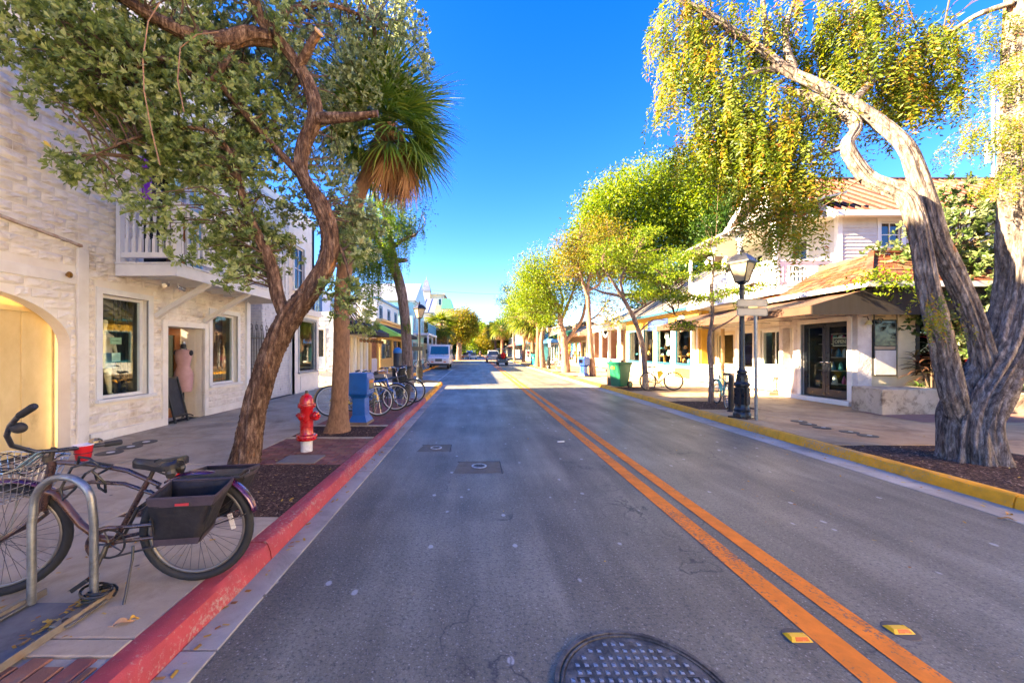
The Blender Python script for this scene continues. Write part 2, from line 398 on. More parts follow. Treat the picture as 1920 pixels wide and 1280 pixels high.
# pavements: a bed, slabs on it
def pave(name, pts):
    mb = MB(); mb.prism([(x,y,-.02) for x,y in pts], (0,0,.128)); o = mb.build(name, mat('joint_dirt', (.06,.052,.045), (.035,.03,.026), world=True, scale=20, rough=.95)); o['kind'] = 'structure'; return o
left_pts = [(-9.5,-45),(-1.75,-45),(-1.75,18.0),(-2.1,18.9),(-2.8,19.1),(-3.5,19.3),(-4.16,20.3),(-4.16,140),(-9.5,140)]
right_pts = [(5.63,-45),(30,-45),(30,9.3),(13,9.3),(13,140),(5.63,140)]
pl = pave('left_pavement', left_pts); pr = pave('right_pavement', right_pts)
BURIED = []
def slabs(root, x0, x1, y0, y1, nx, sy, m, jit=.0015, name='paving_slab', skip=None):
    dx = (x1-x0)/nx; y = y0
    while y < y1 - .05:
        l = min(sy, y1-y)
        for i in range(nx):
            cx = x0 + dx*(i+.5); cy = y+l/2
            if skip and skip(cx, cy): continue
            piece(name, slabmesh(dx-.012, l-.012, .04, .006, m, name), root, (cx, cy, .13 + random.uniform(-jit, jit)))
        y += sy
sheet('behind_pavement', [(-6.2,-44),(-1.8,-44),(-1.8,-1.05),(-6.2,-1.05)], .126, CONC); sheet('behind_pavement', [(5.65,-44),(11,-44),(11,-1.05),(5.65,-1.05)], .126, CONC_T)  # unseen pavement behind the camera, added so sunlight bounces forward
slabs(pl, -6.2, -3.2, -1, 18.2, 2, 1.5, CONC)
slabs(pl, -6.2, -4.17, 20.4, 62, 1, 2.1, CONC); slabs(pl, -6.2, -3.2, 18.2, 20.3, 2, 1.05, CONC)
slabs(pl, -8.6, -6.2, 14.9, 17.7, 2, 1.4, CONC)
slabs(pl, -3.2, -1.75, 1.97, 3.42, 1, 1.46, CONC); slabs(pl, -3.2, -1.75, 1.85, 1.97, 1, .12, CONC)
slabs(pl, -3.2, -1.75, 12.0, 18.0, 1, 1.5, CONC_G)
slabs(pl, -3.2, -1.75, 6.48, 6.6, 1, .12, CONC); slabs(pl, -3.2, -1.75, 7.55, 7.67, 1, .12, CONC)
sheet('mulch_bed', [(-3.2,3.42),(-1.75,3.42),(-1.75,5.0),(-3.2,5.0)], .122, MULCH)
sheet('mulch_bed', [(-3.2,6.6),(-1.75,6.6),(-1.75,7.55),(-3.2,7.55)], .122, MULCH)
# brick paving: near patch, long way down the street; patch by the hydrant, across it
def bricks(root, x0, x1, y0, y1, along, bx=.196, by=.095, stuff=False, gap=.012):
    r = 0; mbs = MB()
    if along == 'y':
        x = x0
        while x < x1 - .03:
            w = min(by, x1-x-gap); y = y0 - (r%2)*bx/2
            while y < y1 - .03:
                a = max(y, y0); b = min(y+bx, y1)
                if b-a > .04:
                    z = .129 + random.uniform(-.002,.002); 
                    if stuff: mbs.box(x, x+w, a, b, .09, z)
                    else: piece('brick', slabmesh(w, b-a, .05, .005, BRICKM, 'brick'), root, (x+w/2, (a+b)/2, z), (R(random.uniform(-.8,.8)), R(random.uniform(-.8,.8)), R(random.uniform(-.7,.7))))
                y += bx + gap
            x += by + gap; r += 1
    else:
        y = y0
        while y < y1 - .03:
            w = min(by, y1-y-gap); x = x0 - (r%2)*bx/2
            while x < x1 - .03:
                a = max(x, x0); b = min(x+bx, x1)
                if b-a > .04:
                    z = .128 + random.uniform(-.004,.003)
                    if stuff: mbs.box(a, b, y, y+w, .09, z)
                    else: piece('brick', slabmesh(b-a, w, .05, .005, BRICKM, 'brick'), root, ((a+b)/2, y+w/2, z), (R(random.uniform(-.8,.8)), R(random.uniform(-.8,.8)), R(random.uniform(-.7,.7))))
                x += bx + gap
            y += by + gap; r += 1
    if stuff: mbs.build('brick', BRICKM, root, kind='stuff')
bricks(pl, -3.2, -1.76, 1.28, 1.845, 'y')
bricks(pl, -3.2, -1.76, 5.02, 6.47, 'x')
sheet('mortar_bed', [(-3.2,1.25),(-1.75,1.25),(-1.75,1.85),(-3.2,1.85)], .117, CONC_G); sheet('mortar_bed', [(-3.2,5.0),(-1.75,5.0),(-1.75,6.48),(-3.2,6.48)], .117, mat('dark_mortar', (.14,.12,.1), (.08,.07,.06), world=True, scale=20))
bricks(pl, -3.2, -1.76, 7.68, 9.2, 'x', stuff=True)
bricks(pl, -3.2, -1.76, 9.2, 12.0, 'x', stuff=True)
# right pavement
def rskip(x, y): return False
slabs(pr, 7.75, 10.6, -1, 9.3, 2, 1.45, CONC_T); slabs(pr, 10.6, 19.4, -1, 9.3, 5, 1.45, CONC_T)
slabs(pr, 7.2, 10.6, 9.3, 60, 2, 1.5, CONC_T)
slabs(pr, 5.64, 7.75, 6.02, 9.3, 1, 1.1, CONC_T)
pits = [(9.7,11.3),(14.2,15.8),(21.8,23.3),(26.3,27.8),(33.5,35)]
y = 9.3
for a, b in pits + [(60, 60)]:
    if a > y: slabs(pr, 5.64, 7.2, y, a, 1, 1.5, CONC_T)
    if a < 60: sheet('mulch_bed', [(5.64,a),(7.2,a),(7.2,b),(5.64,b)], .122, MULCH)
    y = b
sheet('mulch_bed', [(5.64,1.0),(7.75,1.0),(7.75,6.02),(5.64,6.02)], .122, MULCH)
sheet('red_brick_apron', [(9.2,7.9),(12.6,7.9),(12.6,9.28),(9.2,9.28)], .1365, mat('apron_red', (.34,.16,.1), (.22,.11,.08), world=True, rough=.9))
# mulch chips and fallen leaves as real pieces lying on the beds
def chips(name, boxes, n, m, sz, zz, thin=.35):
    V = []; Fc = []; rn = []
    for k in range(n):
        x0,x1,y0,y1 = boxes[RNG.integers(len(boxes))]
        c = np.array([RNG.uniform(x0,x1), RNG.uniform(y0,y1), zz]); a = RNG.uniform(0, 6.28); s = sz*RNG.uniform(.5,1.5); w = s*thin
        d = np.array([math.cos(a), math.sin(a), RNG.uniform(-.3,.3)]); e = np.array([-math.sin(a), math.cos(a), RNG.uniform(-.3,.3)])
        h = np.array([0,0,s*RNG.uniform(.1,.35)]); i = len(V)
        V += [c-d*s-e*w, c+d*s-e*w*.6, c+d*s*.9+e*w, c-d*s*.8+e*w*.7, c+h]; Fc += [(i,i+1,i+4),(i+1,i+2,i+4),(i+2,i+3,i+4),(i+3,i,i+4)]
        rn += [RNG.random()]*5
    me = npmesh(name, np.array(V), np.array(Fc), m, np.array(rn)); o = newobj(name, me); o['kind'] = 'stuff'; return o
CHIPM = leafmat('mulch_chip', [(0,(.025,.012,.009)),(.5,(.1,.055,.035)),(.85,(.2,.11,.07)),(1,(.34,.22,.14))], .9, 0)
chips('mulch_chips', [(-3.18,-1.78,3.45,4.98)], 4200, CHIPM, .014, .124); chips('mulch_chips', [(5.66,7.72,2.8,6.0)], 8000, CHIPM, .018, .124)
chips('mulch_chips', [(-3.18,-1.78,6.62,7.53),(5.66,7.18,9.72,11.28),(5.66,7.18,14.2,15.8)], 3000, CHIPM, .02, .124)
LITTER = leafmat('fallen_leaf', [(0,(.42,.2,.03)),(.4,(.55,.33,.04)),(.7,(.3,.12,.04)),(1,(.6,.45,.12))], .7, .15)
chips('fallen_leaves', [(-1.57,-1.45,1.2,9),(-2.4,-2.2,1.85,2.4),(5.15,5.45,2.4,9)], 260, LITTER, .016, .012, .5)
chips('fallen_leaves', [(-3.1,-1.8,1.3,5.2),(5.7,9,3,9),(-2.34,-2.2,1.9,2.35),(-2.34,-2.2,2.2,2.35)], 300, LITTER, .014, .137, .5)
chips('fallen_leaves', [(-1.3,5,2,12),(2.5,5,2,8)], 60, LITTER, .013, .004, .5)
def leaf_thing(x, y, z, s, a, c, label):
    mb = MB(); n = 7; top = []; bot = []
    for i in range(n+1):
        t = i/n; w = math.sin(math.pi*t**.8)*.26*s; u = (t-.5)*s; h = .012*math.sin(t*5)+.006
        top.append((u, w, z+h+.008)); bot.append((u, -w, z+h+.004))
    mid = [((i/n-.5)*s, 0, z+.003+.01*math.sin(i/n*5)) for i in range(n+1)]
    V = []; ca, sa = math.cos(a), math.sin(a)
    for P in (top, mid, bot):
        V += [(x+p[0]*ca-p[1]*sa, y+p[0]*sa+p[1]*ca, p[2]) for p in P]
    Fc = [(i, i+1, n+1+i+1, n+1+i) for i in range(n)] + [(n+1+i, n+1+i+1, 2*(n+1)+i+1, 2*(n+1)+i) for i in range(n)]
    mb.add(V, Fc); mb.tube([(x-ca*s*.5, y-sa*s*.5, z+.005), (x-ca*s*.75, y-sa*s*.7, z+.012)], .0015, 4)
    thing1('dry_leaf', mb, mat('leaf'+str(c), c, rough=.6, scale=30), (x, y, z), label, 'leaf')
p = GP = lambda px, py, z=.13: (lambda d: ((px-VX)*d/F, d))(F*(H-z)/(py-VY))
leaf_thing(*p(232,1170), .134, .085, .7, (.45,.26,.13), 'curled tan dry leaf on the concrete between bicycle rack and red kerb')
leaf_thing(*p(252,1162), .134, .04, .9, (.6,.33,.03), 'small yellow fallen leaf touching the tip of the tan leaf by the red kerb')
leaf_thing(*p(1893,966,0), .008, .08, .2, (.6,.28,.03), 'orange fallen leaf in the gutter below the yellow kerb, farther of two')
leaf_thing(*p(1885,974,0), .008, .09, 2.2, (.5,.24,.05), 'brown orange fallen leaf in the gutter below the yellow kerb, nearer of two')
leaf_thing(*p(503,1048,0), .008, .05, .5, (.72,.55,.05), 'yellow leaf in the gutter at the foot of the red kerb beside the bicycle wheel')
# painted centre lines, parking line
def stripe(x0, x1, y0, y1, m, z=.004):
    mb = MB(); n = 60; L = []; 
    ys = [y0 + (y1-y0)*(i/n)**2 for i in range(n+1)]
    V = [(x0+random.uniform(-.003,.003), y, z) for y in ys] + [(x1+random.uniform(-.003,.003), y, z) for y in ys]
    mb.add(V, [(i, n+1+i, n+2+i, i+1) for i in range(n)]); o = mb.build('centre_line', m, kind='structure'); return o
stripe(1.865, 2.03, .4, 240, LINEP); stripe(2.15, 2.3, .4, 240, LINEP)
o = stripe(-2.1, -2.0, 20.3, 34, paintmat('faded_white_line', (.6,.57,.5), (.09,.085,.08), .5, .6)); o.name = 'parking_line'
# sunlit band at the far junction, painted as a pale sheet over the road
sheet('sunlit_band', [(-4,62),(5,62),(5,70),(-4,70)], .006, CONC_T)
# asphalt patches with utility covers in them
PATCH = mat('asphalt_patch', (.15,.125,.087), (.11,.09,.062), world=True, scale=5, rough=.7, bump=.6, bscale=120)
def patch(x0,x1,y0,y1, skew=.03):
    mb = MB(); mb.poly([(x0-skew,y0,.003),(x1+skew,y0+.02,.003),(x1-skew*.4,y1+.02,.003),(x0+skew,y1,.003)]); mb.build('asphalt_patch', PATCH, kind='structure')
    mb = MB()
    for a,b in (((x0,y1),(x1,y1+.02)),((x1,y0),(x1,y1))): mb.bar((a[0],a[1],.002),(b[0],b[1],.002),.014,.004)
    mb.build('patch_crack', mat('tar', (.012,.012,.012), rough=.6), kind='structure')
def cover(x, y, z, r, label, kind_m=STEELD, rim=CHROME):
    root = empty('valve_cover', (x,y,z), label, 'cover', 'small round covers set in the street')
    mb = MB(); mb.lathe([(r*.72,0),(r*.72,.006),(r*.3,.008),(.001,.008)], (x,y,z), 20); 
    for k in range(6): a = k*1.047; mb.bar((x+.1*r*math.cos(a),y+.1*r*math.sin(a),z+.01),(x+.6*r*math.cos(a),y+.6*r*math.sin(a),z+.01),.012,.006)
    mb.build('lid', kind_m, root, smooth=30)
    mb = MB(); mb.lathe([(r*.8,0),(r*.8,.009),(r,.007),(r,0)], (x,y,z), 24); mb.f = mb.f[:-2]; mb.build('rim', rim, root, smooth=30)
WORNI = mat('worn_iron_rim', (.55,.55,.54), (.3,.3,.3), rough=.4, metal=.5, scale=20)
patch(-.27,.34,5.02,5.55); cover(.04,5.33,.006,.105,'round valve cover in the nearer square asphalt patch of the left lane', rim=WORNI)
patch(-.92,-.42,6.1,6.55); cover(-.66,6.33,.006,.095,'round valve cover in the farther left asphalt patch beside the gutter', rim=WORNI)
# small covers on the right and left pavements
for i,(px,py) in enumerate([(1498,790),(1515,795.5),(1541,802),(1592,810),(1627,817)]):
    x,y = p(px,py); mb = MB(); mb.lathe([(.14,0),(.14,.008),(.12,.01),(.03,.01),(.001,.012)], (x,y,.132), 20)
    root = empty('meter_cover', (x,y,.132), ['dark round meter cover on the right pavement, farthest of the row','dark round meter cover on the right pavement, second farthest of the row','dark round meter cover in the middle of the row on the right pavement','dark stained meter cover on the right pavement, second nearest of the row','dark stained meter cover on the right pavement nearest the big tree'][i], 'cover', 'meter covers along the right pavement')
    mb.build('lid', mat('dark_iron', (.06,.055,.052), rough=.6, bump=.5), root, smooth=30)
    mb = MB(); mb.lathe([(.035,0),(.035,.004),(.001,.005)], (x+.03,y,.143), 12); mb.build('plug', WORNI, root)
for i,(px,py) in enumerate([(243,838),(272,829),(205,849)]):
    x,y = p(px,py); mb = MB(); mb.lathe([(.16,0),(.16,.006),(.14,.008),(.001,.008)], (x,y,.132), 20)
    root = empty('meter_cover', (x,y,.132), ['dark round meter cover on the left pavement, middle one of three','dark round meter cover on the left pavement, farthest of three','dark round meter cover on the left pavement, nearest of three below the arched door'][i], 'cover', 'meter covers on the left pavement')
    mb.build('lid', mat('dark_iron', (.06,.055,.052), rough=.6, bump=.5), root, smooth=30)
    mb = MB(); mb.lathe([(.05,0),(.05,.004),(.001,.005)], (x+.02,y,.141), 12); mb.build('plug', mat('pale_plug', (.7,.7,.68)), root)
# utility box lid in the bricks by the hydrant
mb = MB(); mb.box(-2.62,-2.12,5.02,5.4,.128,.142); thing1('utility_lid', mb, mat('grey_lid', (.2,.165,.13), rough=.6, bump=.5), (-2.37,5.2,.13), 'flat grey rectangular utility lid in the brick paving before the hydrant', 'cover', bevel=.004)
# big manhole
def manhole(cx, cy, r):
    root = empty('manhole_cover', (cx,cy,0), 'large round iron manhole cover with raised squares in the left lane', 'manhole cover')
    IR = mat('manhole_iron', (.2,.175,.15), (.1,.085,.07), scale=16, rough=.45, metal=.4, bump=.5, bscale=60, dirt=(.05,.045,.04), dscale=9, dlo=.45, dhi=.6)
    mb = MB(); mb.lathe([(r-.052,0),(r-.052,.008),(.001,.008)], (cx,cy,0), 64); mb.build('lid', IR, root)
    mb = MB(); mb.lathe([(r-.028,.0),(r-.024,.014),(r-.004,.014),(r,.003),(r,0)], (cx,cy,0), 72); mb.f = mb.f[:-2]; mb.build('rim', IR, root, smooth=40)
    mb = MB(); mb.lathe([(r-.048,.0),(r-.046,.0125),(r-.036,.0125),(r-.033,0)], (cx,cy,0), 72); mb.f = mb.f[:-2]; mb.build('inner_ring', IR, root, smooth=40)
    sq = slabmesh(.021,.021,.012,.002,mat('stud_iron', (.42,.43,.45), (.24,.24,.25), scale=20, rough=.3, metal=.7, bump=.3),'stud'); s = .046; k = 0
    for i in range(-9,10):
        for j in range(-9,10):
            x, y = i*s, j*s
            if math.hypot(x,y) < r-.075 and math.hypot(x,y) > .075 and random.random() > .03:
                piece('stud', sq, root, (cx+x, cy+y, .0125+random.uniform(-.001,.001))); k += 1
    mb = MB()
    for a in (0, math.pi): mb.box(cx+math.cos(a)*.27-.03, cx+math.cos(a)*.27+.03, cy-.012+.1, cy+.012+.1, .004, .0095)
    mb.build('dark_slot_bar', DARK, root)  # dark bars stand in for the shade inside the lifting slots
manhole(.79, 1.765, .425)
RETY = paint('reflector_yellow', (1.0,.55,.01), .35); RETO = paint('reflector_orange', (.85,.18,.02), .2)
def reflector(x, y, label):
    root = empty('road_reflector', (x,y,0), label, 'road reflector', 'road reflectors beside the double line')
    mb = MB(); mb.lathe([(.082,.001),(.078,.0035),(.001,.004)], (x+.01,y,0), 20); mb.build('glue_pad', mat('glue_grey', (.12,.1,.08), rough=.85, bump=.6), root)
    mb = MB(); a, b = .058, .036; mb.add([(x-a,y-b,.005),(x+a,y-b,.005),(x+a,y+b,.005),(x-a,y+b,.005),(x-a*.8,y-b*.45,.022),(x+a*.8,y-b*.45,.022),(x+a*.8,y+b*.45,.022),(x-a*.8,y+b*.45,.022)],
        [(4,5,6,7),(0,1,5,4),(1,2,6,5),(2,3,7,6),(3,0,4,7)]); mb.build('body', RETY, root)
    mb = MB(); mb.add([(x-a*.6,y-b*.92,.0085),(x+a*.75,y-b*.92,.0085),(x+a*.66,y-b*.5,.0215),(x-a*.5,y-b*.5,.0215)],[(0,1,2,3)]); mb.build('lens', RETO, root)
reflector(1.79, 2.14, 'yellow road reflector just left of the double orange line'); reflector(2.42, 2.2, 'yellow road reflector just right of the double orange line')
# ================================================================ BUILDINGS
class Fac:
    """a vertical face: a runs along it, o out of it, z up"""
    def __init__(s, O, u, n): s.O = Vector(O); s.u = Vector(u); s.n = Vector(n)
    def P(s, a, z, o=0): return s.O + s.u*a + s.n*o + Vector((0,0,z))
    def box(s, mb, a0, a1, z0, z1, o0, o1):
        mb.add([s.P(a0,z0,o0),s.P(a1,z0,o0),s.P(a1,z0,o1),s.P(a0,z0,o1),s.P(a0,z1,o0),s.P(a1,z1,o0),s.P(a1,z1,o1),s.P(a0,z1,o1)],
               [(0,3,2,1),(4,5,6,7),(0,1,5,4),(1,2,6,5),(2,3,7,6),(3,0,4,7)]); return mb
    def wall(s, mb, a0, a1, z0, z1, t, holes=()):
        A = sorted({a0,a1,*[min(max(h[i],a0),a1) for h in holes for i in (0,1)]}); Z = sorted({z0,z1,*[min(max(h[i],z0),z1) for h in holes for i in (2,3)]})
        inh = lambda a, z: any(h[0] < a < h[1] and h[2] < z < h[3] for h in holes)
        for i in range(len(A)-1):
            for j in range(len(Z)-1):
                am, zm = (A[i]+A[i+1])/2, (Z[j]+Z[j+1])/2
                if inh(am, zm): continue
                for o in (0, -t): mb.poly([s.P(A[i],Z[j],o),s.P(A[i+1],Z[j],o),s.P(A[i+1],Z[j+1],o),s.P(A[i],Z[j+1],o)])
        def rev(x0,x1,y0,y1):
            for q in (((x0,y0),(x1,y0)),((x1,y0),(x1,y1)),((x1,y1),(x0,y1)),((x0,y1),(x0,y0))):
                (a,b),(c,d) = q; mb.poly([s.P(a,b,0),s.P(c,d,0),s.P(c,d,-t),s.P(a,b,-t)])
        for h in holes: rev(max(h[0],a0),min(h[1],a1),max(h[2],z0),min(h[3],z1))
        rev(a0,a1,z0,z1); return mb
LEFT = Fac((-6.2,0,0),(0,1,0),(1,0,0)); RIGHT = Fac((10.05,0,0),(0,1,0),(-1,0,0))
def window(par, f, a0, a1, z0, z1, fm=None, gm=None, fw=.07, o=-.03, nx=1, nz=1, sill=True, mw=.025, proud=.05, name='window', casing=.09):
    fm = fm or WHITE_CLEAN; gm = gm or GLASS
    mb = MB()
    for q in ((a0,a0+fw,z0,z1),(a1-fw,a1,z0,z1),(a0+fw,a1-fw,z0,z0+fw),(a0+fw,a1-fw,z1-fw,z1)): f.box(mb,*q,o-.06,o)
    if casing:
        c = casing
        for q in ((a0-c,a0,z0-.01,z1+c),(a1,a1+c,z0-.01,z1+c),(a0,a1,z1,z1+c)): f.box(mb,*q,-.02,.026)
    w = mb.build(name, fm, par)
    mb = MB(); f.box(mb, a0+fw*.6, a1-fw*.6, z0+fw*.6, z1-fw*.6, o-.036, o-.03); mb.build('pane', gm, w)
    if sill: mb = MB(); f.box(mb, a0-casing-.02, a1+casing+.02, z0-.055, z0, -.03, proud+.03); mb.build('sill', fm, w, bevel=.004)
    for i in range(1,nx):
        a = a0+(a1-a0)*i/nx; mb = MB(); f.box(mb,a-mw/2,a+mw/2,z0+fw,z1-fw,o-.05,o-.008); mb.build('muntin', fm, w)
    for i in range(1,nz):
        z = z0+(z1-z0)*i/nz; mb = MB(); f.box(mb,a0+fw,a1-fw,z-mw/2,z+mw/2,o-.048,o-.01); mb.build('muntin', fm, w)
    return w
def room(par, f, a0, a1, z0, z1, o0, o1, m, back=None):
    mb = MB()
    for q in (((a0,z0,o1),(a1,z0,o1),(a1,z1,o1),(a0,z1,o1)),((a0,z0,o0),(a0,z0,o1),(a0,z1,o1),(a0,z1,o0)),((a1,z0,o0),(a1,z0,o1),(a1,z1,o1),(a1,z1,o0)),
              ((a0,z0,o0),(a1,z0,o0),(a1,z0,o1),(a0,z0,o1)),((a0,z1,o0),(a1,z1,o0),(a1,z1,o1),(a0,z1,o1))):
        mb.poly([f.P(*x) for x in q])
    return mb.build('interior', m, par)
def awning(par, f, a0, a1, zt, zf, proj, val, m, name='awning', vm=None, close=True, frame=True, depth0=.02):
    mb = MB(); P = f.P; n = max(2, int((a1-a0)/.9)); 
    for i in range(n):
        b0, b1 = a0+(a1-a0)*i/n, a0+(a1-a0)*(i+1)/n; am = (b0+b1)/2; sag = .02
        for (x0,x1,s0,s1) in ((b0,am,0,sag),(am,b1,sag,0)):
            zm = (zt+zf)/2
            mb.poly([P(x0,zf,proj),P(x1,zf,proj),P(x1,zm-s1*1.5,proj/2),P(x0,zm-s0*1.5,proj/2)])
            mb.poly([P(x0,zm-s0*1.5,proj/2),P(x1,zm-s1*1.5,proj/2),P(x1,zt,depth0),P(x0,zt,depth0)])
    if close:
        for a in (a0,a1): mb.poly([P(a,zf,proj),P(a,zt,depth0),P(a,zf-val,depth0),P(a,zf-val,proj)])
    c = mb.build(name, m, par)
    sd = c.modifiers.new('cloth', 'SOLIDIFY'); sd.thickness = .012
    mb = MB(); f.box(mb,a0,a1,zf-val,zf-.003,proj-.006,proj+.004); mb.build('valance', vm or m, c)
    if frame:
        for i in range(n+1):
            a = a0+.03+(a1-a0-.06)*i/n; mb = MB(); mb.tube([P(a,zf-val+.03,.02),P(a,zf-val+.03,proj-.03),P(a,zt-.06,.05)],.012,6); mb.build('frame_rod', GALV, c)
    return c
def clapboards(par, f, a0, a1, z0, z1, holes, m, h=.125, o=0.0, name='clapboard', join=False):
    z = z0; J = MB()
    while z < z1-.02:
        hh = min(h, z1-z); zm = z+hh/2; iv = [(a0,a1)]
        for q in holes:
            if q[2] < z+hh*.8 and q[3] > z+hh*.2:
                iv = [p for (x,y) in iv for p in ((x,min(y,q[0])),(max(x,q[1]),y)) if p[1]-p[0] > .03]
        for x, y in iv:
            mb = J if join else MB(); P = f.P; e = .004
            mb.add([P(x,z,o+.024),P(y,z,o+.024),P(y,z+hh+.012,o+.006),P(x,z+hh+.012,o+.006),P(x,z,o),P(y,z,o),P(y,z+hh+.012,o),P(x,z+hh+.012,o)],
                   [(0,1,2,3),(4,7,6,5),(0,4,5,1),(1,5,6,2),(3,2,6,7),(0,3,7,4)])
            if not join: mb.build(name, m, par)
        z += h
    if join: J.build(name, m, par, kind='stuff')
def balusters(par, f, a0, a1, z0, z1, o, n, m, turned=True):
    h = z1-z0; mb = MB()
    if turned:
        mb.box(-.026,.026,-.026,.026,0,h*.3); mb.box(-.026,.026,-.026,.026,h*.86,h)
        mb.lathe([(.02,h*.3),(.028,h*.33),(.018,h*.36),(.024,h*.45),(.028,h*.55),(.017,h*.6),(.028,h*.625),(.017,h*.65),(.026,h*.75),(.022,h*.82),(.028,h*.84),(.02,h*.86)], n=10)
    else: mb.box(-.018,.018,-.018,.018,0,h)
    me = mb.mesh('baluster', mat=m, smooth=40)
    for i in range(n): piece('baluster', me, par, f.P(a0+(a1-a0)*(i+.5)/n, z0, o))

# ---- rock-faced blocks
BLOCKM = mat('rockface_block', (.82,.76,.65), (.68,.6,.48), scale=7, rough=.7, bump=.35, bscale=80, vary=.06, dirt=(.42,.3,.16), dscale=1.9, dlo=.54, dhi=.76, world=True)
def blockmesh(w, h, seed):
    key = ('blk', round(w,2), round(h,2), seed)
    if key in _pc: return _pc[key]
    r = random.Random(seed*77+int(w*100)); nx, nz = 5, 4; mb = MB(); V = []
    for j in range(nz+1):
        for i in range(nx+1):
            edge = i in (0,nx) or j in (0,nz)
            inner = .004 if edge else r.uniform(.01,.038)
            u = i/nx; v = j/nz
            if not edge: u += r.uniform(-.07,.07); v += r.uniform(-.07,.07)
            V.append(((u-.5)*(w-.012), (v)*(h-.012), inner))
    k = nx+1; Fc = [(j*k+i, j*k+i+1, (j+1)*k+i+1, (j+1)*k+i) for j in range(nz) for i in range(nx)]
    # edge skirt
    ring = [i for i in range(k)] + [j*k+nx for j in range(1,nz+1)] + [nz*k+i for i in range(nx-1,-1,-1)] + [j*k for j in range(nz-1,0,-1)]
    b = len(V); V += [(V[i][0], V[i][1], -.01) for i in ring]; m = len(ring)
    Fc += [(ring[(t+1)%m], ring[t], b+t, b+(t+1)%m) for t in range(m)]
    mb.add(V, Fc); _pc[key] = mb.mesh('block', mat=BLOCKM); return _pc[key]
def blockwall(par, f, a0, a1, z0, z1, holes, bw=.34, bh=.138, limit=300, order=None, m=None):
    items = []; z = z0; r = 0
    while z < z1-.05:
        iv = [(a0,a1)]
        for q in holes:
            if q[2] < z+bh-.02 and q[3] > z+.02: iv = [p for (x,y) in iv for p in ((x,min(y,q[0])),(max(x,q[1]),y)) if p[1]-p[0] > .05]
        for x, y in iv:
            n = max(1, round((y-x)/bw)); off = 0
            cuts = [x] + [x+(y-x)*(i+(.5 if r%2 and n > 1 else 0))/n for i in range(0 if r%2 and n>1 else 1, n)] + [y]
            cuts = sorted(set(round(c,3) for c in cuts))
            for a, b in zip(cuts, cuts[1:]):
                if b-a > .04: items.append((a, b, z, min(bh, z1-z)))
        z += bh; r += 1
    items.sort(key=order or (lambda q: ((q[0]+q[1])/2)**2 + (q[2]-1.6)**2))
    # matrix: local x->u, y->z, z->n
    rot = Matrix((f.u, Vector((0,0,1)), f.n)).transposed().to_euler(); M3 = rot.to_matrix()
    J = MB()
    for i, (a, b, z, h) in enumerate(items):
        me = blockmesh(round((b-a)/.05)*.05 if (b-a) > .07 else .05, h, i % 6); p = f.P((a+b)/2, z+.006, 0)
        sx = (b-a)/max(.05, (round((b-a)/.05)*.05 if (b-a) > .07 else .05))
        if i < limit: piece('block', me, par, p, rot, (sx,1,1))
        else:
            vs = [p + M3 @ Vector((v.co.x*sx, v.co.y, v.co.z)) for v in me.vertices]; J.add(vs, [tuple(q.vertices) for q in me.polygons])
    if J.v: J.build('block', m or BLOCKM, par, kind='stuff')

# ================================================================ LEFT: white block-faced shop with balcony
A = empty('block_faced_shop', (-6.2,7.5,0), 'white rock-faced shop building with arched yellow door and balcony on the left', 'building')
arch_c, arch_h, spring, rise = 4.6, 1.27, 1.68, .74
holesA = [(6.35,7.25,.80,2.55),(7.67,8.72,0,2.1),(9.0,9.96,.8,2.5),(7.1,8.15,3.12,5.2)]
mb = MB(); LEFT.wall(mb, -2.2, 10.45, 0, 9.3, .2, holesA + [(arch_c-arch_h, arch_c+arch_h, 0, spring+rise)])
# spandrels of the arch
for sgn in (-1,1):
    pts = [(arch_c+sgn*arch_h*math.cos(t), spring+rise*math.sin(t)) for t in [R(90)*i/14 for i in range(15)]]
    mb.prism([LEFT.P(a,z,-.001) for a,z in pts] + [LEFT.P(arch_c+sgn*arch_h, spring+rise, -.001)], (-.2,0,0))
mb.build('wall', mat('painted_wall', (.82,.76,.64), (.7,.62,.5), scale=2, rough=.65, bump=.4, bscale=30, world=True, dirt=(.45,.33,.2), dscale=1.7, dlo=.6, dhi=.82), A)
mb = MB(); mb.box(-12,-6.4,-2.2,-2.0,0,9.3); mb.box(-12,-6.4,10.25,10.45,0,9.3); mb.box(-12,-6.2,-2.2,10.45,9.3,9.45); mb.build('side_wall', WHITEP, A)
H2 = [(q[0]-.11,q[1]+.11,q[2]-.12 if q[2]>.1 else 0,q[3]+.12) for q in holesA]
H3 = H2 + [(5.93,6.12,0,3.2)]     # smooth pilaster
for i in range(14):     # the arch as narrow steps
    t0, t1 = i/14, (i+1)/14; 
    for sgn in (-1,1):
        x0 = arch_c+sgn*arch_h*math.sin(R(90)*t0); x1 = arch_c+sgn*arch_h*math.sin(R(90)*t1)
        H3.append((min(x0,x1)-.0, max(x0,x1), 0, spring+rise*math.cos(R(90)*t0)))
H3.append((3.33,6.12,2.62,2.8))   # smooth band
blockwall(A, LEFT, 2.6, 10.28, .28, 9.2, H3, order=lambda q: ((q[0]+q[1])/2/ (1 if (q[0] > 4.9) else .3))**2 + (q[2]-1.9)**2)
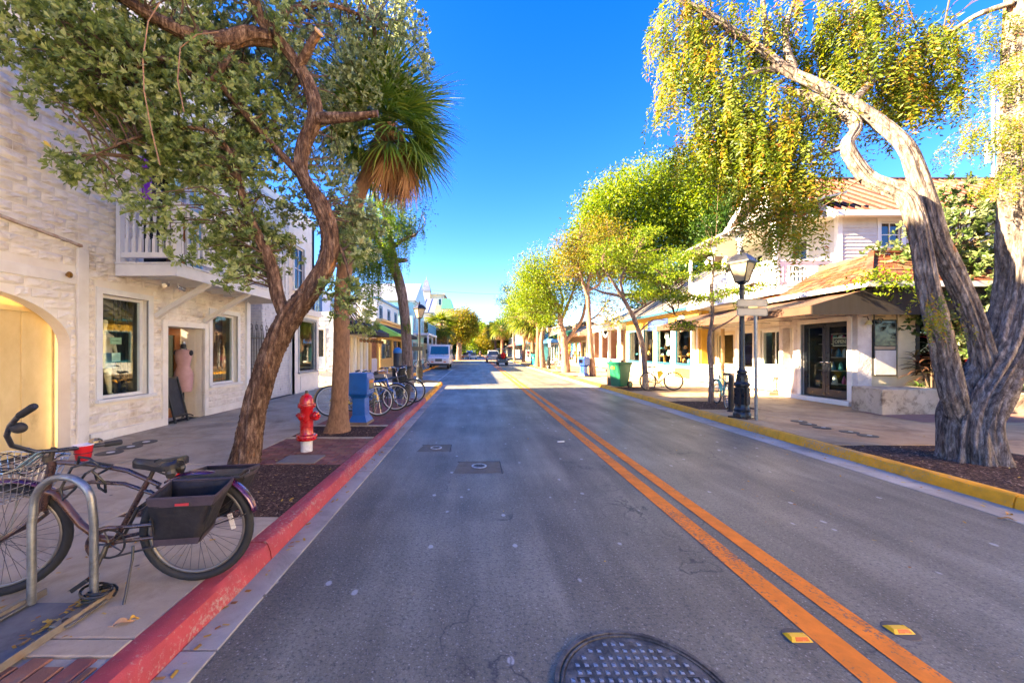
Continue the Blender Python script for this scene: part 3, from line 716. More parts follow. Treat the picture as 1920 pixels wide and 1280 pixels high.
# block-faced jamb of the arch, ledge, plinth, corner boards
mb = MB(); LEFT.box(mb, 6.13, 7.56, .0, .27, 0, .05); LEFT.box(mb, 8.83, 10.28, .0, .27, 0, .05); mb.build('plinth', WHITEP, A, bevel=.006)
mb = MB(); LEFT.box(mb, 5.94, 6.11, .0, 3.2, 0, .045); mb.build('pilaster', WHITEP, A, bevel=.008)
mb = MB(); LEFT.box(mb, 3.3, 6.1, 2.63, 2.79, 0, .03); mb.build('band', WHITEP, A, bevel=.008)
mb = MB(); mb.add([LEFT.P(2.6,3.6,0),LEFT.P(6.0,3.22,0),LEFT.P(6.0,3.22,.06),LEFT.P(2.6,3.6,.06),LEFT.P(2.6,3.64,0),LEFT.P(6.0,3.26,0),LEFT.P(6.0,3.26,.05),LEFT.P(2.6,3.64,.05)],[(0,3,2,1),(4,5,6,7),(0,1,5,4),(1,2,6,5),(2,3,7,6),(3,0,4,7)]); mb.build('ledge', mat('rusty_ledge', (.6,.52,.4), (.36,.2,.09), scale=9, rough=.8, world=True), A)
mb = MB(); LEFT.box(mb, 10.29, 10.45, 0, 3.0, .001, .06); mb.build('corner_board', WHITE_CLEAN, A, bevel=.005)
# arched door
YD = mat('pale_yellow_door', (.78,.6,.28), (.6,.42,.16), scale=2.5, rough=.5, bump=.3, bscale=30, dirt=(.38,.22,.07), dscale=2.2, dlo=.6, dhi=.8, st=(1,1,.5))
D = MB(); LEFT.box(D, 3.3, 5.9, 0, 2.5, -.34, -.3); door = D.build('arched_door', YD, A)
for i in range(6):
    a0 = 3.36+i*.425; mb = MB(); LEFT.box(mb, a0+.006, a0+.419, .05, 2.16, -.299, -.282); mb.build('plank', YD, door, bevel=.003)
    mb = MB(); LEFT.box(mb, a0+.4, a0+.45, .05, 2.16, -.281, -.262); mb.build('batten', YD, door, bevel=.003)
mb = MB(); LEFT.box(mb, 3.36, 5.86, 2.165, 2.24, -.299, -.262); mb.build('top_rail', YD, door)
# jamb blocks in the thickness of the arch
JF = Fac((0, arch_c+arch_h, 0), (-1,0,0), (0,-1,0))
for i in range(9): piece('block', blockmesh(.2,.18,i%6), A, JF.P(6.31, .06+i*.18, -.006), Matrix((JF.u, Vector((0,0,1)), JF.n)).transposed().to_euler(), (1,1,.5))
# windows and shop entry
w1 = window(A, LEFT, 6.35,7.25,.80,2.55, casing=.1, o=-.1, fw=.05); w2 = window(A, LEFT, 9.0,9.96,.8,2.5, casing=.1, o=-.1, fw=.05)
mb = MB(); LEFT.box(mb,7.55,7.67,0,2.22,-.02,.05); LEFT.box(mb,8.72,8.83,0,2.22,-.02,.05); LEFT.box(mb,7.67,8.72,2.1,2.22,-.02,.05); mb.build('door_frame', WHITEP, A, bevel=.004)
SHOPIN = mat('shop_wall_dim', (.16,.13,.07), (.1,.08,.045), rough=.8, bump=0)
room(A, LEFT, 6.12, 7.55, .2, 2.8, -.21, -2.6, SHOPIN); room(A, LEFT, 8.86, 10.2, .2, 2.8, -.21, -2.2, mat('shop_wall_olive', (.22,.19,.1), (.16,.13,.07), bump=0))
# entry recess: patterned far jamb, orange door at its back
mb = MB()
for q in (((7.67,0,-.2),(7.67,0,-.5),(7.67,2.1,-.5),(7.67,2.1,-.2)),((8.72,0,-.2),(8.72,0,-.5),(8.72,2.1,-.5),(8.72,2.1,-.2)),((7.67,2.1,-.2),(8.72,2.1,-.2),(8.72,2.1,-.5),(7.67,2.1,-.5)),((7.67,0.14,-.2),(8.72,0.14,-.2),(8.72,.14,-.5),(7.67,.14,-.5))): mb.poly([LEFT.P(*x) for x in q])
mb.build('entry_recess', WHITEP, A)
JF2 = Fac((0, 8.72, 0), (-1,0,0), (0,-1,0)); rr = Matrix((JF2.u, Vector((0,0,1)), JF2.n)).transposed().to_euler()
for i in range(14):
    for j in range(2): piece('tile', blockmesh(.15,.14,(i+j)%6), A, JF2.P(6.3+.16*j, .15+i*.14, 0), rr, (1,1,.35))
ORD = mat('orange_brown_door', (.4,.13,.03), (.24,.08,.02), rough=.4, st=(1,1,.3)); mb = MB()
for q in ((7.7,7.82,.14,2.1),(8.55,8.7,.14,2.1),(7.82,8.55,1.95,2.1),(7.82,8.55,.14,.35)): LEFT.box(mb,*q,-.56,-.5)
dd = mb.build('shop_door', ORD, A); mb = MB(); LEFT.box(mb,7.82,8.55,.35,1.95,-.54,-.53); mb.build('pane', DGLASS, dd)
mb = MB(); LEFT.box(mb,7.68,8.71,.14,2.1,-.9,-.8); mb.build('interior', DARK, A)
# dark curtain halves, things inside the first window
mb = MB()
for i in range(7): LEFT.box(mb, 6.98+i*.04, 7.02+i*.04, .82, 2.54, -.4-.02*(i%2), -.38-.02*(i%2))
mb.build('curtain', mat('black_cloth', (.02,.02,.022), rough=.95), A)
mb = MB()
for i in range(9): LEFT.box(mb, 9.6+i*.04, 9.64+i*.04, .82, 2.5, -.4-.02*(i%2), -.38-.02*(i%2))
mb.build('curtain', mat('black_cloth', (.02,.02,.022), rough=.95), A)
mb = MB(); LEFT.box(mb, 6.4, 6.98, 2.0, 2.14, -.6, -.58); LEFT.box(mb, 6.93, 6.96, .8, 2.1, -.6, -.58); LEFT.box(mb, 6.4, 6.96, .82, .86, -.6, -.58); LEFT.box(mb,6.42,6.96,1.2,1.23,-1.2,-1.1)
mb.build('inner_frame', mat('ochre_paint', (.42,.36,.1), rough=.6), A)
# balcony
BW = WHITE_CLEAN; bal = empty('balcony', (0,0,0)); bal.parent = A; bal.location = -WL[A.name]; WL_b = bal
def ab(par, mb, name, m, **k):       # part built in world coordinates under A's child
    return mb.build(name, m, par, **k)
OUT = 1.1; a0, a1 = 6.54, 10.42; zf = 3.1
bal.location = (0,0,0)
mb = MB(); LEFT.box(mb, a0, a1, 2.88, 3.08, OUT-.04, OUT); LEFT.box(mb, a0, a0+.04, 2.88, 3.08, .05, OUT-.04); LEFT.box(mb, a1-.04, a1, 2.88, 3.08, .05, OUT-.04); mb.build('fascia', BW, bal, bevel=.005)
for i in range(9):
    mb = MB(); LEFT.box(mb, a0-.02, a1+.02, 3.082, 3.112, .05+i*.12, .05+i*.12+.112); mb.build('deck_board', BW, bal, bevel=.003)
for i in range(9):
    mb = MB(); LEFT.box(mb, a0+.1+i*.46, a0+.14+i*.46, 2.93, 3.08, .0, OUT-.04); mb.build('joist', BW, bal)
for a in (a0+.01, 8.0, 9.4, a1-.11):
    mb = MB(); LEFT.box(mb, a, a+.1, 3.113, 4.2, OUT-.11, OUT-.01); mb.build('post', BW, bal, bevel=.004)
mb = MB(); LEFT.box(mb, a0+.01, a0+.1, 3.113, 4.15, .05, .12); mb.build('post', BW, bal, bevel=.004)
for z0,z1 in ((3.2,3.29),(4.07,4.14)):
    mb = MB(); LEFT.box(mb, a0+.1, a1-.1, z0, z1, OUT-.1, OUT-.03); mb.build('rail', BW, bal, bevel=.004)
    mb = MB(); LEFT.box(mb, a0+.025, a0+.09, z0, z1, .12, OUT-.11); mb.build('rail', BW, bal, bevel=.004)
balusters(bal, LEFT, a0+.12, a1-.12, 3.29, 4.07, OUT-.065, 28, BW)
SIDE = Fac((0,a0+.055,0),(1,0,0),(0,-1,0)); balusters(bal, SIDE, -6.2+.15, -6.2+OUT-.13, 3.29, 4.07, 0, 7, BW)
for y in (7.42, 8.72):
    mb = MB(); mb.bar((-6.18,y,2.27),(-5.16,y,2.9),.09,.09); mb.build('brace', WHITEP, bal, bevel=.004)
# upstairs: door casing, purple shutter, blue shutter
mb = MB(); LEFT.box(mb,7.0,7.1,3.12,5.3,-.02,.05); LEFT.box(mb,8.15,8.25,3.12,5.3,-.02,.05); LEFT.box(mb,7.1,8.15,5.2,5.3,-.02,.05); mb.build('door_casing', WHITE_CLEAN, A)
mb = MB(); LEFT.box(mb,7.1,8.15,3.12,5.2,-.22,-.2); mb.build('upper_door', DARK, A)
mb = MB(); LEFT.box(mb,7.06,7.1,4.2,5.25,.03,.2); LEFT.box(mb,7.14,7.4,4.2,5.2,-.1,-.07); mb.build('shutter', paint('purple_paint', (.28,.03,.48), .4), A, label='purple upstairs door shutter panel')
mb = MB(); LEFT.box(mb,7.85,8.15,3.13,5.2,-.1,-.07); LEFT.box(mb,8.25,8.3,3.13,5.2,.03,.3); mb.build('shutter', paint('pale_blue_paint', (.4,.68,.78), .4), A, label='pale blue upstairs shutter panel')
# hung clothes behind the balusters
for k,(a,c,l) in enumerate([(7.3,(.12,.06,.04),'dark brown patterned garment hanging on the balcony behind the balusters'),(7.55,(.5,.18,.03),'orange garment hanging on the balcony behind the balusters')]):
    mb = MB()
    for i in range(6): LEFT.box(mb, a+i*.035, a+.034+i*.035, 3.2, 4.45-.02*abs(i-2.5), .3+.02*(i%2), .32+.02*(i%2))
    mb.tube([LEFT.P(a+.1,4.44,.32),LEFT.P(a+.1,4.56,.33)],.005,5); thing1('hanging_garment', mb, mat('garment%d'%k, c, tuple(x*.4 for x in c), scale=18, rough=.9), LEFT.P(a+.1,3.2,.32), l, 'garment', 'garments hung on the balcony')
mb = MB(); mb.tube([LEFT.P(7.0,4.57,.33),LEFT.P(8.3,4.57,.33)],.012,6); thing1('hanging_rail', mb, CHROME, LEFT.P(7.0,4.57,.33), 'thin metal clothes rail on the balcony above the garments', 'rail')
# spotlights under the balcony
for i in range(2):
    root = empty('spotlight', LEFT.P(7.05+.22*i, 2.87, .55), ['small white spotlight under the balcony, left one of the pair','small white spotlight under the balcony, right one of the pair'][i], 'spotlight', 'spotlights under the balcony')
    b = LEFT.P(7.05+.22*i, 2.87, .55); e = b + Vector((.03, -.13+.26*i, -.09)); mb = MB(); mb.tube([b+Vector((0,0,.01)), b-Vector((0,0,.04))],.012,8); mb.build('bracket', WHITE_CLEAN, root)
    mb = MB(); mb.tube([b-Vector((0,0,.04)), b-Vector((0,0,.04))+(e-b)*.3, e],[.022,.035,.042],12); mb.build('shade', CHROME, root, smooth=40)
# hole with rust, dark pipe stub in the wall
mb = MB(); mb.lathe([(.035,0),(.05,.02),(.03,.025),(.025,-.02),(.001,-.02)], LEFT.P(5.79,2.75,.05), 12, 'x'); mb.build('vent_hole', mat('rust', (.4,.2,.02), (.1,.05,.02), scale=20), A)

# ================================================================ LEFT: second white building with bay window
B = empty('bay_window_shop', (-6.5,13,0), 'white shop with grey-white stone facing and framed bay window, left of the palm trunk', 'building')
FB2 = Fac((-6.5,0,0),(0,1,0),(1,0,0))
mb = MB(); FB2.wall(mb, 11.65, 13.3, 0, 6.6, .2, [(11.9,12.7,3.6,5.3)]); mb.box(-9.5,-6.7,11.65,11.85,0,6.6); mb.box(-9.5,-6.5,15.2,15.4,0,6.6); mb.box(-9.5,-6.5,11.65,15.4,6.6,6.75)
FB2.wall(mb, 13.3, 15.4, 3.15, 6.6, .2, [(13.7,14.5,3.8,5.4)]); mb.build('wall', WHITEP, B)
SMALLB = mat('small_block', (.62,.64,.66), (.45,.47,.5), scale=9, rough=.7, bump=.3, world=True)
def smallblocks(par, f, a0, a1, z0, z1, holes, bw=.3, bh=.085, o=.0):
    z = z0; r = 0; J = MB()
    while z < z1:
        iv = [(a0,a1)]
        for q in holes:
            if q[2] < z+bh*.9 and q[3] > z: iv = [p for (x,y) in iv for p in ((x,min(y,q[0])),(max(x,q[1]),y)) if p[1]-p[0] > .03]
        for x, y in iv:
            c = x - (r%2)*bw/2
            while c < y:
                a, b = max(c,x), min(c+bw-.01,y)
                if b-a > .02: t = random.uniform(.008,.03); f.box(J, a, b, z, z+bh-.01, o-.003, o+t)
                c += bw
        z += bh; r += 1
    J.build('facing_stone', SMALLB, par, kind='stuff')
smallblocks(B, FB2, 11.66, 13.28, .05, 6.5, [(11.8,12.8,3.5,5.4)])
SB = Fac((0,11.65,0),(1,0,0),(0,-1,0)); smallblocks(B, SB, -9.4, -6.5, .05, 6.5, [])
window(B, FB2, 11.9,12.7,3.6,5.3, nx=2, nz=2, gm=DGLASS); window(B, FB2, 13.7,14.5,3.8,5.4, nx=2, nz=2, gm=DGLASS)
FBb = Fac((-6.28,0,0),(0,1,0),(1,0,0))
mb = MB(); FBb.wall(mb, 13.3, 15.3, 0.05, 3.0, .1, [(13.62,15.0,.85,2.72)]); mb.build('bay', WHITE_CLEAN, B)
mb = MB(); FBb.box(mb,13.25,15.35,2.92,3.15,-.2,.1); mb.build('cornice', WHITE_CLEAN, B, bevel=.01)
mb = MB(); mb.box(-6.5,-6.29,13.3,13.4,.05,3.0); mb.box(-6.5,-6.29,15.2,15.3,.05,3.0); mb.build('bay_side', WHITE_CLEAN, B)
wb = window(B, FBb, 13.62,15.0,.85,2.72, fm=paint('grey_frame', (.3,.33,.35)), o=-.03, fw=.04, nx=1)
mb = MB(); FBb.box(mb,13.7,14.92,.2,.7,.001,.015); mb.build('panel', WHITE_CLEAN, B, bevel=.006)
room(B, FBb, 13.45, 15.15, .3, 2.9, -.25, -2.5, DARK)
mb = MB(); mb.box(-9.8,-9.51,9,15.4,0,8.2); mb.build('back_wall', WHITEP, B)  # unseen wall, put in and raised to block a sun band through the alley
# goods glimpsed in the bay window
GC = [(.5,.48,.42),(.3,.2,.1),(.1,.16,.2),(.4,.1,.08),(.2,.22,.12)]
for i in range(5):
    mb = MB(); s = .0
    for j in range(5): FBb.box(mb, 13.7+i*.26+j*.03, 13.73+i*.26+j*.03, 1.1+.1*(i%2), 2.2-.12*(i%3), -.5-.02*(j%2), -.48-.02*(j%2))
    mb.tube([FBb.P(13.76+i*.26,2.2-.12*(i%3),-.49),FBb.P(13.76+i*.26,2.5,-.49)],.004,4)
    thing1('hanging_dress', mb, mat('dress%d'%i, GC[i], tuple(x*.6 for x in GC[i]), scale=20, rough=.9), FBb.P(13.76+i*.26,1.1,-.5), ['off-white dress hanging in the bay window, nearest of five','brown dress hanging second in the bay window','dark blue dress hanging third in the bay window','dark red dress hanging fourth in the bay window','olive dress hanging in the bay window, farthest of five'][i], 'dress', 'dresses in the bay window')
# iron gate in the gap
G = empty('iron_gate', (-6.25,11,.13), 'black wrought-iron gate with scrolled top between the two white buildings', 'gate')
for i in range(9):
    y = 10.55+i*.125; mb = MB(); mb.tube([(-6.25,y,.2),(-6.25,y,2.05)],.011,6); mb.tube([(-6.25,y,2.05),(-6.25,y,2.2)],[.011,.002],6); mb.build('bar', BLACKM, G)
for z in (.3,1.1,1.95):
    mb = MB(); mb.box(-6.27,-6.23,10.5,11.62,z,z+.035); mb.build('rail', BLACKM, G)
for y in (10.52,11.6):
    mb = MB(); mb.box(-6.28,-6.22,y-.03,y+.03,.13,2.25); mb.build('post', BLACKM, G)
for k in range(4):
    y0 = 10.66+k*.26; pts = [(-6.25, y0+.07*math.cos(t)*(1-t/9), 2.1+.16+.12*math.sin(t)*(1-t/9)) for t in [i*.45 for i in range(14)]]
    mb = MB(); mb.tube([(-6.25,y0+.07,1.98)]+pts,.009,5); mb.tube([(-6.25,y0,2.0),(-6.25,y0,2.45)],[.009,.003],5); mb.build('scroll', BLACKM, G)
mb = MB(); mb.box(-9.4,-6.7,10.46,11.64,-.0,.126); mb.build('alley_floor', CONC_G, B)

# perpendicular wall with tall dark window, and the long white shop row
Cc = empty('white_porch_shop', (-6.6,23,0), 'long low white shop with upright white posts under black awnings on the left', 'building')
PW = Fac((0,17.6,0),(1,0,0),(0,-1,0))
mb = MB(); PW.wall(mb, -9.2, -6.35, 0, 3.4, .2, [(-7.5,-6.98,.75,2.6)]); mb.build('wall', WHITEP, Cc)
smallblocks(Cc, PW, -9.15, -6.4, .1, 3.3, [(-7.6,-6.88,.65,2.7)])
wp = window(Cc, PW, -7.5,-6.98,.75,2.6, fm=WHITE_CLEAN, fw=.03, casing=.07)
mb = MB(); PW.box(mb,-7.46,-7.02,.8,1.35,-.05,-.028); mb.build('lower_panel', paint('pale_blue_panel', (.45,.56,.68)), Cc)
mb = MB(); PW.box(mb,-7.5,-6.98,.75,2.6,-.4,-.38); mb.build('interior', DARK, Cc)
FC = Fac((-6.45,0,0),(0,1,0),(1,0,0))
holesC = [(18.4,20.2,.1,2.35),(20.5,22.3,.1,2.35),(23.2,25.0,.4,2.4)]
mb = MB(); FC.wall(mb, 17.8, 25.2, 0, 3.3, .2, []); mb.box(-9.2,-6.45,17.8,29,3.3,3.4); mb.build('wall', WHITEP, Cc)
CREAM = mat('cream_paint', (.72,.62,.42), (.62,.52,.33), rough=.5)
for i in range(9):
    y = 18.0+i*.55; mb = MB(); FC.box(mb,y,y+.3,.13,2.35,.002,.06); mb.build('pilaster', [WHITE_CLEAN,CREAM][i%2], Cc, bevel=.01)
mb = MB(); FC.box(mb,22.95,23.4,.13,2.5,.0,.08); FC.box(mb,24.8,25.2,.13,2.5,0,.08); mb.build('pilaster', mat('ochre_pilaster', (.6,.4,.13), (.48,.3,.09)), Cc)
mb = MB(); FC.box(mb,23.42,24.78,.13,1.1,.0,.05); mb.build('counter_panel', paint('lilac_white', (.62,.62,.75)), Cc)
mb = MB(); FC.box(mb,23.42,24.78,1.15,2.4,.0,.01); mb.build('display', mat('busy_display', (.35,.12,.05), (.03,.015,.01), scale=9, rough=.7), Cc)
awning(Cc, FC, 18.2, 22.7, 3.25, 2.62, 1.3, .22, mat('black_canvas', (.02,.022,.024), (.012,.013,.015), rough=.85))
# strings of small things under the awning
for k in range(8):
    y = 18.5+k*.6; mb = MB(); mb.tube([FC.P(y,2.45,.9),FC.P(y,2.2,.9)],.004,4); mb.ball(FC.P(y,2.12,.9),.09,n=8)
    thing1('hanging_basket', mb, mat('fern_basket', (.05,.1,.03), (.25,.08,.06), scale=14, rough=.9), FC.P(y,2.12,.9), 'small round basket hanging under the black awning on the left, %s of eight' % ['nearest','second nearest','third nearest','fourth nearest','fourth farthest','third farthest','second farthest','farthest'][k], 'basket', 'baskets hung in a row under the black awning')
mb = MB(); FU = Fac((-9.0,0,0),(0,1,0),(1,0,0)); FU.wall(mb, 17.6, 29, 3.3, 5.2, .2, [(19+i*2.4,19.9+i*2.4,3.7,4.8) for i in range(4)]); mb.build('upper_wall', WHITE_CLEAN, Cc)
for i in range(4): window(Cc, FU, 19+i*2.4,19.9+i*2.4,3.7,4.8, gm=DGLASS, nx=2, nz=2, fm=paint('blue_frame', (.15,.3,.5)))
# generic shop for the farther houses
def shop(name, label, f, a0, a1, h, m, depth=6, aw=None, shopm=None, upper=True, roofm=None, trim=None, awz=2.9, proj=1.3, gable=0, base_h=.5, nb=None):
    S = empty(name, f.P((a0+a1)/2, 0, 0), label, 'building')
    n = nb or max(1, int((a1-a0)/2.4)); w = (a1-a0)/n; holes = [(a0+w*i+.25, a0+w*(i+1)-.25, .1 if i % 3 == 1 else base_h+.13, 2.5) for i in range(n)]
    ups = [(a0+w*i+w/2-.45, a0+w*i+w/2+.45, 3.7, 5.1) for i in range(n)] if upper and h > 5.3 else []
    mb = MB(); f.wall(mb, a0, a1, 0, h, .2, holes+ups); f.box(mb, a0+.001, a0+.2, 0, h, -depth, -.2); f.box(mb, a1-.2, a1-.001, 0, h, -depth, -.2); mb.build('wall', m, S)
    tm = trim or WHITE_CLEAN
    for i, q in enumerate(holes):
        if q[2] < .2:
            mb = MB(); f.box(mb,q[0],q[0]+.1,.13,2.5,-.1,-.03); f.box(mb,q[1]-.1,q[1],.13,2.5,-.1,-.03); f.box(mb,q[0]+.1,q[1]-.1,2.38,2.5,-.1,-.03); f.box(mb,q[0]+.1,q[1]-.1,.13,.35,-.1,-.03)
            f.box(mb,(q[0]+q[1])/2-.05,(q[0]+q[1])/2+.05,.35,2.38,-.1,-.03)
            d = mb.build('door', shopm or tm, S); mb = MB(); f.box(mb,q[0]+.1,q[1]-.1,.35,2.38,-.08,-.07); mb.build('pane', GLASS, d)
        else: window(S, f, *q, fm=tm, nx=2)
    room(S, f, a0+.25, a1-.25, .13, 2.8, -.25, -3, mat('shop_inside_warm', (.32,.2,.1), (.12,.06,.03), scale=2.5, rough=.8, bump=0))
    for q in ups: window(S, f, *q, fm=tm, gm=DGLASS, nx=2, nz=2)
    mb = MB(); f.box(mb, a0-.05, a1+.05, h-.001, h+.16, -.3, .14); f.box(mb,a0-.02,a1+.02,3.12,3.26,0,.07); mb.build('cornice', tm, S)
    if gable:
        mb = MB(); mb.prism([f.P(a0-.3,h+.16,.3),f.P(a1+.3,h+.16,.3),f.P((a0+a1)/2,h+.16+gable,.3)], f.n*-(depth+.3)); mb.build('roof', roofm or GALV, S)
    else:
        mb = MB(); f.box(mb,a0,a1,h-.1,h-.002,-depth,-.201); mb.build('roof', roofm or tm, S)
    if aw: awning(S, f, a0+.1, a1-.1, awz+.5, awz-.1, proj, .22, aw)
    # goods on shelves inside
    for i in range(n):
        for k in range(5):
            cc = random.choice([(.6,.1,.08),(.1,.3,.5),(.7,.5,.1),(.7,.7,.65),(.1,.35,.2),(.5,.2,.4)])
            mb = MB(); x = a0+w*i+.4+k*(w-.8)/5; z = .7+.5*(k%3); f.box(mb, x, x+.25, z, z+.35, -.9, -.7)
            mb.build('display_goods', paint('goods'+str(cc), cc, .6), S)
    return S
BLKCANV = mat('black_canvas', (.02,.022,.024), (.012,.013,.015), rough=.85)
FD = Fac((-6.35,0,0),(0,1,0),(1,0,0))
shop('ochre_corner_shop', 'ochre yellow shop with a big dark window under black and green awnings, left side', FD, 25.4, 33, 3.6, mat('ochre_wall', (.66,.45,.16), (.52,.34,.1)), aw=BLKCANV, upper=False, trim=mat('ochre_trim', (.72,.52,.2)), base_h=.9, nb=2)
awning(None, FD, 24.2, 25.3, 3.4, 2.7, 1.4, .15, mat('lime_canvas', (.35,.7,.1), (.25,.55,.08))); 
aw_l = [o for o in C.objects if o.name.startswith('awning') and o.parent is None][-1]; tag(aw_l, 'lime green awning between the black ones on the left row of shops', 'awning')
shop('white_balcony_house', 'white two-storey shop with blue window frames behind the mossy tree, left side', Fac((-7.6,0,0),(0,1,0),(1,0,0)), 29.2, 37.5, 5.6, WHITE_CLEAN, trim=paint('blue_frame', (.15,.3,.5)), upper=True)
TEAL = mat('pale_teal_wall', (.42,.72,.66), (.34,.6,.56)); 
te = shop('teal_gabled_house', 'pale teal gabled house with upstairs balcony beyond the mossy tree, left side', Fac((-6.3,0,0),(0,1,0),(1,0,0)), 38, 46, 6.4, TEAL, gable=2.4, roofm=mat('grey_metal', (.35,.37,.42), (.25,.27,.3), metal=.4, rough=.4), trim=paint('white_teal', (.75,.82,.8)))
ft = Fac((-6.3,0,0),(0,1,0),(1,0,0))
mb = MB(); ft.box(mb,38.2,45.8,3.2,3.4,0,1.6); mb.build('balcony', WHITE_CLEAN, te)
balusters(te, ft, 38.3, 45.7, 3.4, 4.3, 1.5, 34, paint('teal_rail', (.12,.4,.5)), False)
mb = MB(); ft.box(mb,38.2,45.8,4.3,4.38,1.45,1.55); mb.build('rail', paint('teal_rail', (.12,.4,.5)), te)
for y in (38.3,42,45.6):
    mb = MB(); ft.box(mb,y,y+.16,.13,3.2,1.4,1.56); mb.build('post', WHITE_CLEAN, te)
shop('cream_arcade_shop', 'cream shop with white trim beyond the teal house, left side', Fac((-6.6,0,0),(0,1,0),(1,0,0)), 47, 60, 5.2, mat('cream_wall', (.72,.6,.4), (.62,.5,.32)), upper=True, aw=BLKCANV)
gh = shop('grey_roofed_house', 'tall white house with blue-grey standing-seam metal roof far down the left side', Fac((-7.5,0,0),(0,1,0),(1,0,0)), 66, 80, 8.2, WHITE_CLEAN, depth=14, upper=True)
SEAM = mat('seam_metal', (.3,.34,.42), (.2,.23,.3), metal=.5, rough=.35, scale=2)
FG = Fac((0,66,0),(1,0,0),(0,-1,0))
for i in range(16):
    x = -24+i*1.05; mb = MB(); mb.add([(x,65.5,8.2),(x+1.0,65.5,8.2),(x+1.0,72,11.4),(x,72,11.4),(x,65.5,8.12),(x+1.0,65.5,8.12),(x+1.0,72,11.3),(x,72,11.3)],[(0,1,2,3),(4,7,6,5),(0,4,5,1),(1,5,6,2),(3,2,6,7),(0,3,7,4)])
    mb.bar((x+1.02,65.5,8.24),(x+1.02,72,11.44),.05,.09); mb.build('roof_panel', SEAM, gh)
mb = MB(); FG.wall(mb,-24,-7.5,0,8.2,.2,[]); mb.build('end_wall', WHITE_CLEAN, gh)
# turreted building
TW = empty('turreted_building', (-11,98,0), 'distant beige building with a small steep grey turret and a green roof behind the palm', 'building')
BE = mat('beige_stone', (.5,.45,.36), (.4,.36,.3)); GRN = paint('green_roof_paint', (.06,.25,.16), .5)
mb = MB(); mb.box(-13.5,-8.0,94,104,0,15.3); mb.build('wall', BE, TW)
mb = MB(); mb.box(-13.9,-7.6,93.6,104,15.302,15.6); mb.build('cornice', BE, TW)
mb = MB(); mb.box(-13.2,-11.2,93,95.5,0,16.2); mb.build('turret', BE, TW)
mb = MB(); mb.add([(-13.3,92.9,16.2),(-11.1,92.9,16.2),(-11.1,95.6,16.2),(-13.3,95.6,16.2),(-12.6,94,19),(-11.8,94,19),(-11.8,94.4,19),(-12.6,94.4,19)],[(4,5,6,7),(0,1,5,4),(1,2,6,5),(2,3,7,6),(3,0,4,7)]); mb.build('turret_roof', SEAM, TW)
mb = MB(); mb.tube([(-12.2,94.2,19),(-12.2,94.2,20)],[.1,.02],6); mb.build('finial', SEAM, TW)
mb = MB(); mb.add([(-8.2,90,11.5),(-5.4,90,11.5),(-5.4,98,11.5),(-8.2,98,11.5),(-7.9,91,14),(-6.2,91,14),(-6.2,97,14),(-7.9,97,14)],[(4,5,6,7),(0,1,5,4),(1,2,6,5),(2,3,7,6),(3,0,4,7)]); mb.build('green_roof', GRN, TW)
mb = MB(); mb.box(-8,-5.6,90.4,98,0,11.5); mb.build('wing', mat('cream_wall', (.72,.6,.4), (.62,.5,.32)), TW)
FT = Fac((0,93.6,0),(1,0,0),(0,-1,0))
for x in (-10.6,-9.3): window(TW, Fac((0,93.99,0),(1,0,0),(0,-1,0)), x, x+.8, 12.8, 14.4, gm=DGLASS, sill=False, o=.04, casing=.1)
shop('far_left_shops', 'low row of pale shops in the distance on the left beyond the palm', Fac((-6.8,0,0),(0,1,0),(1,0,0)), 82, 118, 4.4, mat('faded_pink_wall', (.7,.5,.42), (.6,.42,.35)), aw=mat('blue_canvas', (.05,.2,.45)), upper=False, nb=9)

shop('added_bounce_house', 'unseen cream house added behind the viewpoint to bounce sunlight onto the foreground', Fac((11,0,0),(0,1,0),(-1,0,0)), -20, 3.5, 6.5, mat('house_cream', (.78,.68,.5), (.7,.6,.42)), upper=True, nb=6)  # unseen house added to throw sunlight back onto the shaded street
# ================================================================ RIGHT: corner house
PL = mat('rough_white_plaster', (.72,.66,.6), (.52,.45,.4), scale=2.2, rough=.85, bump=.9, bscale=9, bdist=.03, world=True, dirt=(.3,.2,.13), dscale=2.4, dlo=.52, dhi=.8)
K = empty('corner_house', (10.1,13.5,0), 'white two-storey corner house with rusty metal roof, upstairs porch and brown awning on the right', 'building')
f = RIGHT
mb = MB(); f.wall(mb, 10.12, 12.75, 0, 3.4, .25, [(10.38,11.86,.26,2.42),(12.15,12.6,1.0,2.35)]); mb.build('wall', PL, K)
# loose flat stones set in the plaster face
for i in range(22):
    y = random.choice([random.uniform(12.05,12.1), random.uniform(12.0,12.7)]); z = random.uniform(.2,3.0)
    if 12.1 < y < 12.66 and .9 < z < 2.5: continue
    n = random.randint(5,7); r = random.uniform(.07,.13); pts = [f.P(y+r*random.uniform(.8,1.2)*math.cos(6.283*k/n), z+r*random.uniform(.6,1)*math.sin(6.283*k/n), 0) for k in range(n)]
    mb = MB(); mb.prism(pts, f.n*random.uniform(.012,.03)); mb.build('stone', PL, K, bevel=.008)
mb = MB(); f.box(mb,12.1,12.65,.95,1.0,-.4,-.01); f.box(mb,12.15,12.6,1.0,2.35,-.42,-.4); mb.build('niche', PL, K)
mb = MB(); f.box(mb,10.26,10.38,.13,2.54,-.04,.035); f.box(mb,11.86,11.98,.13,2.54,-.04,.035); f.box(mb,10.38,11.86,2.42,2.54,-.04,.035); mb.build('door_frame', WHITEP, K, bevel=.006)
mb = MB(); f.box(mb,10.2,12.1,.12,.26,-.2,.16); mb.build('door_step', WHITEP, K, bevel=.015)
NAVY = mat('charcoal_blue_paint', (.013,.017,.023), (.009,.012,.016), rough=.35, bump=.1)
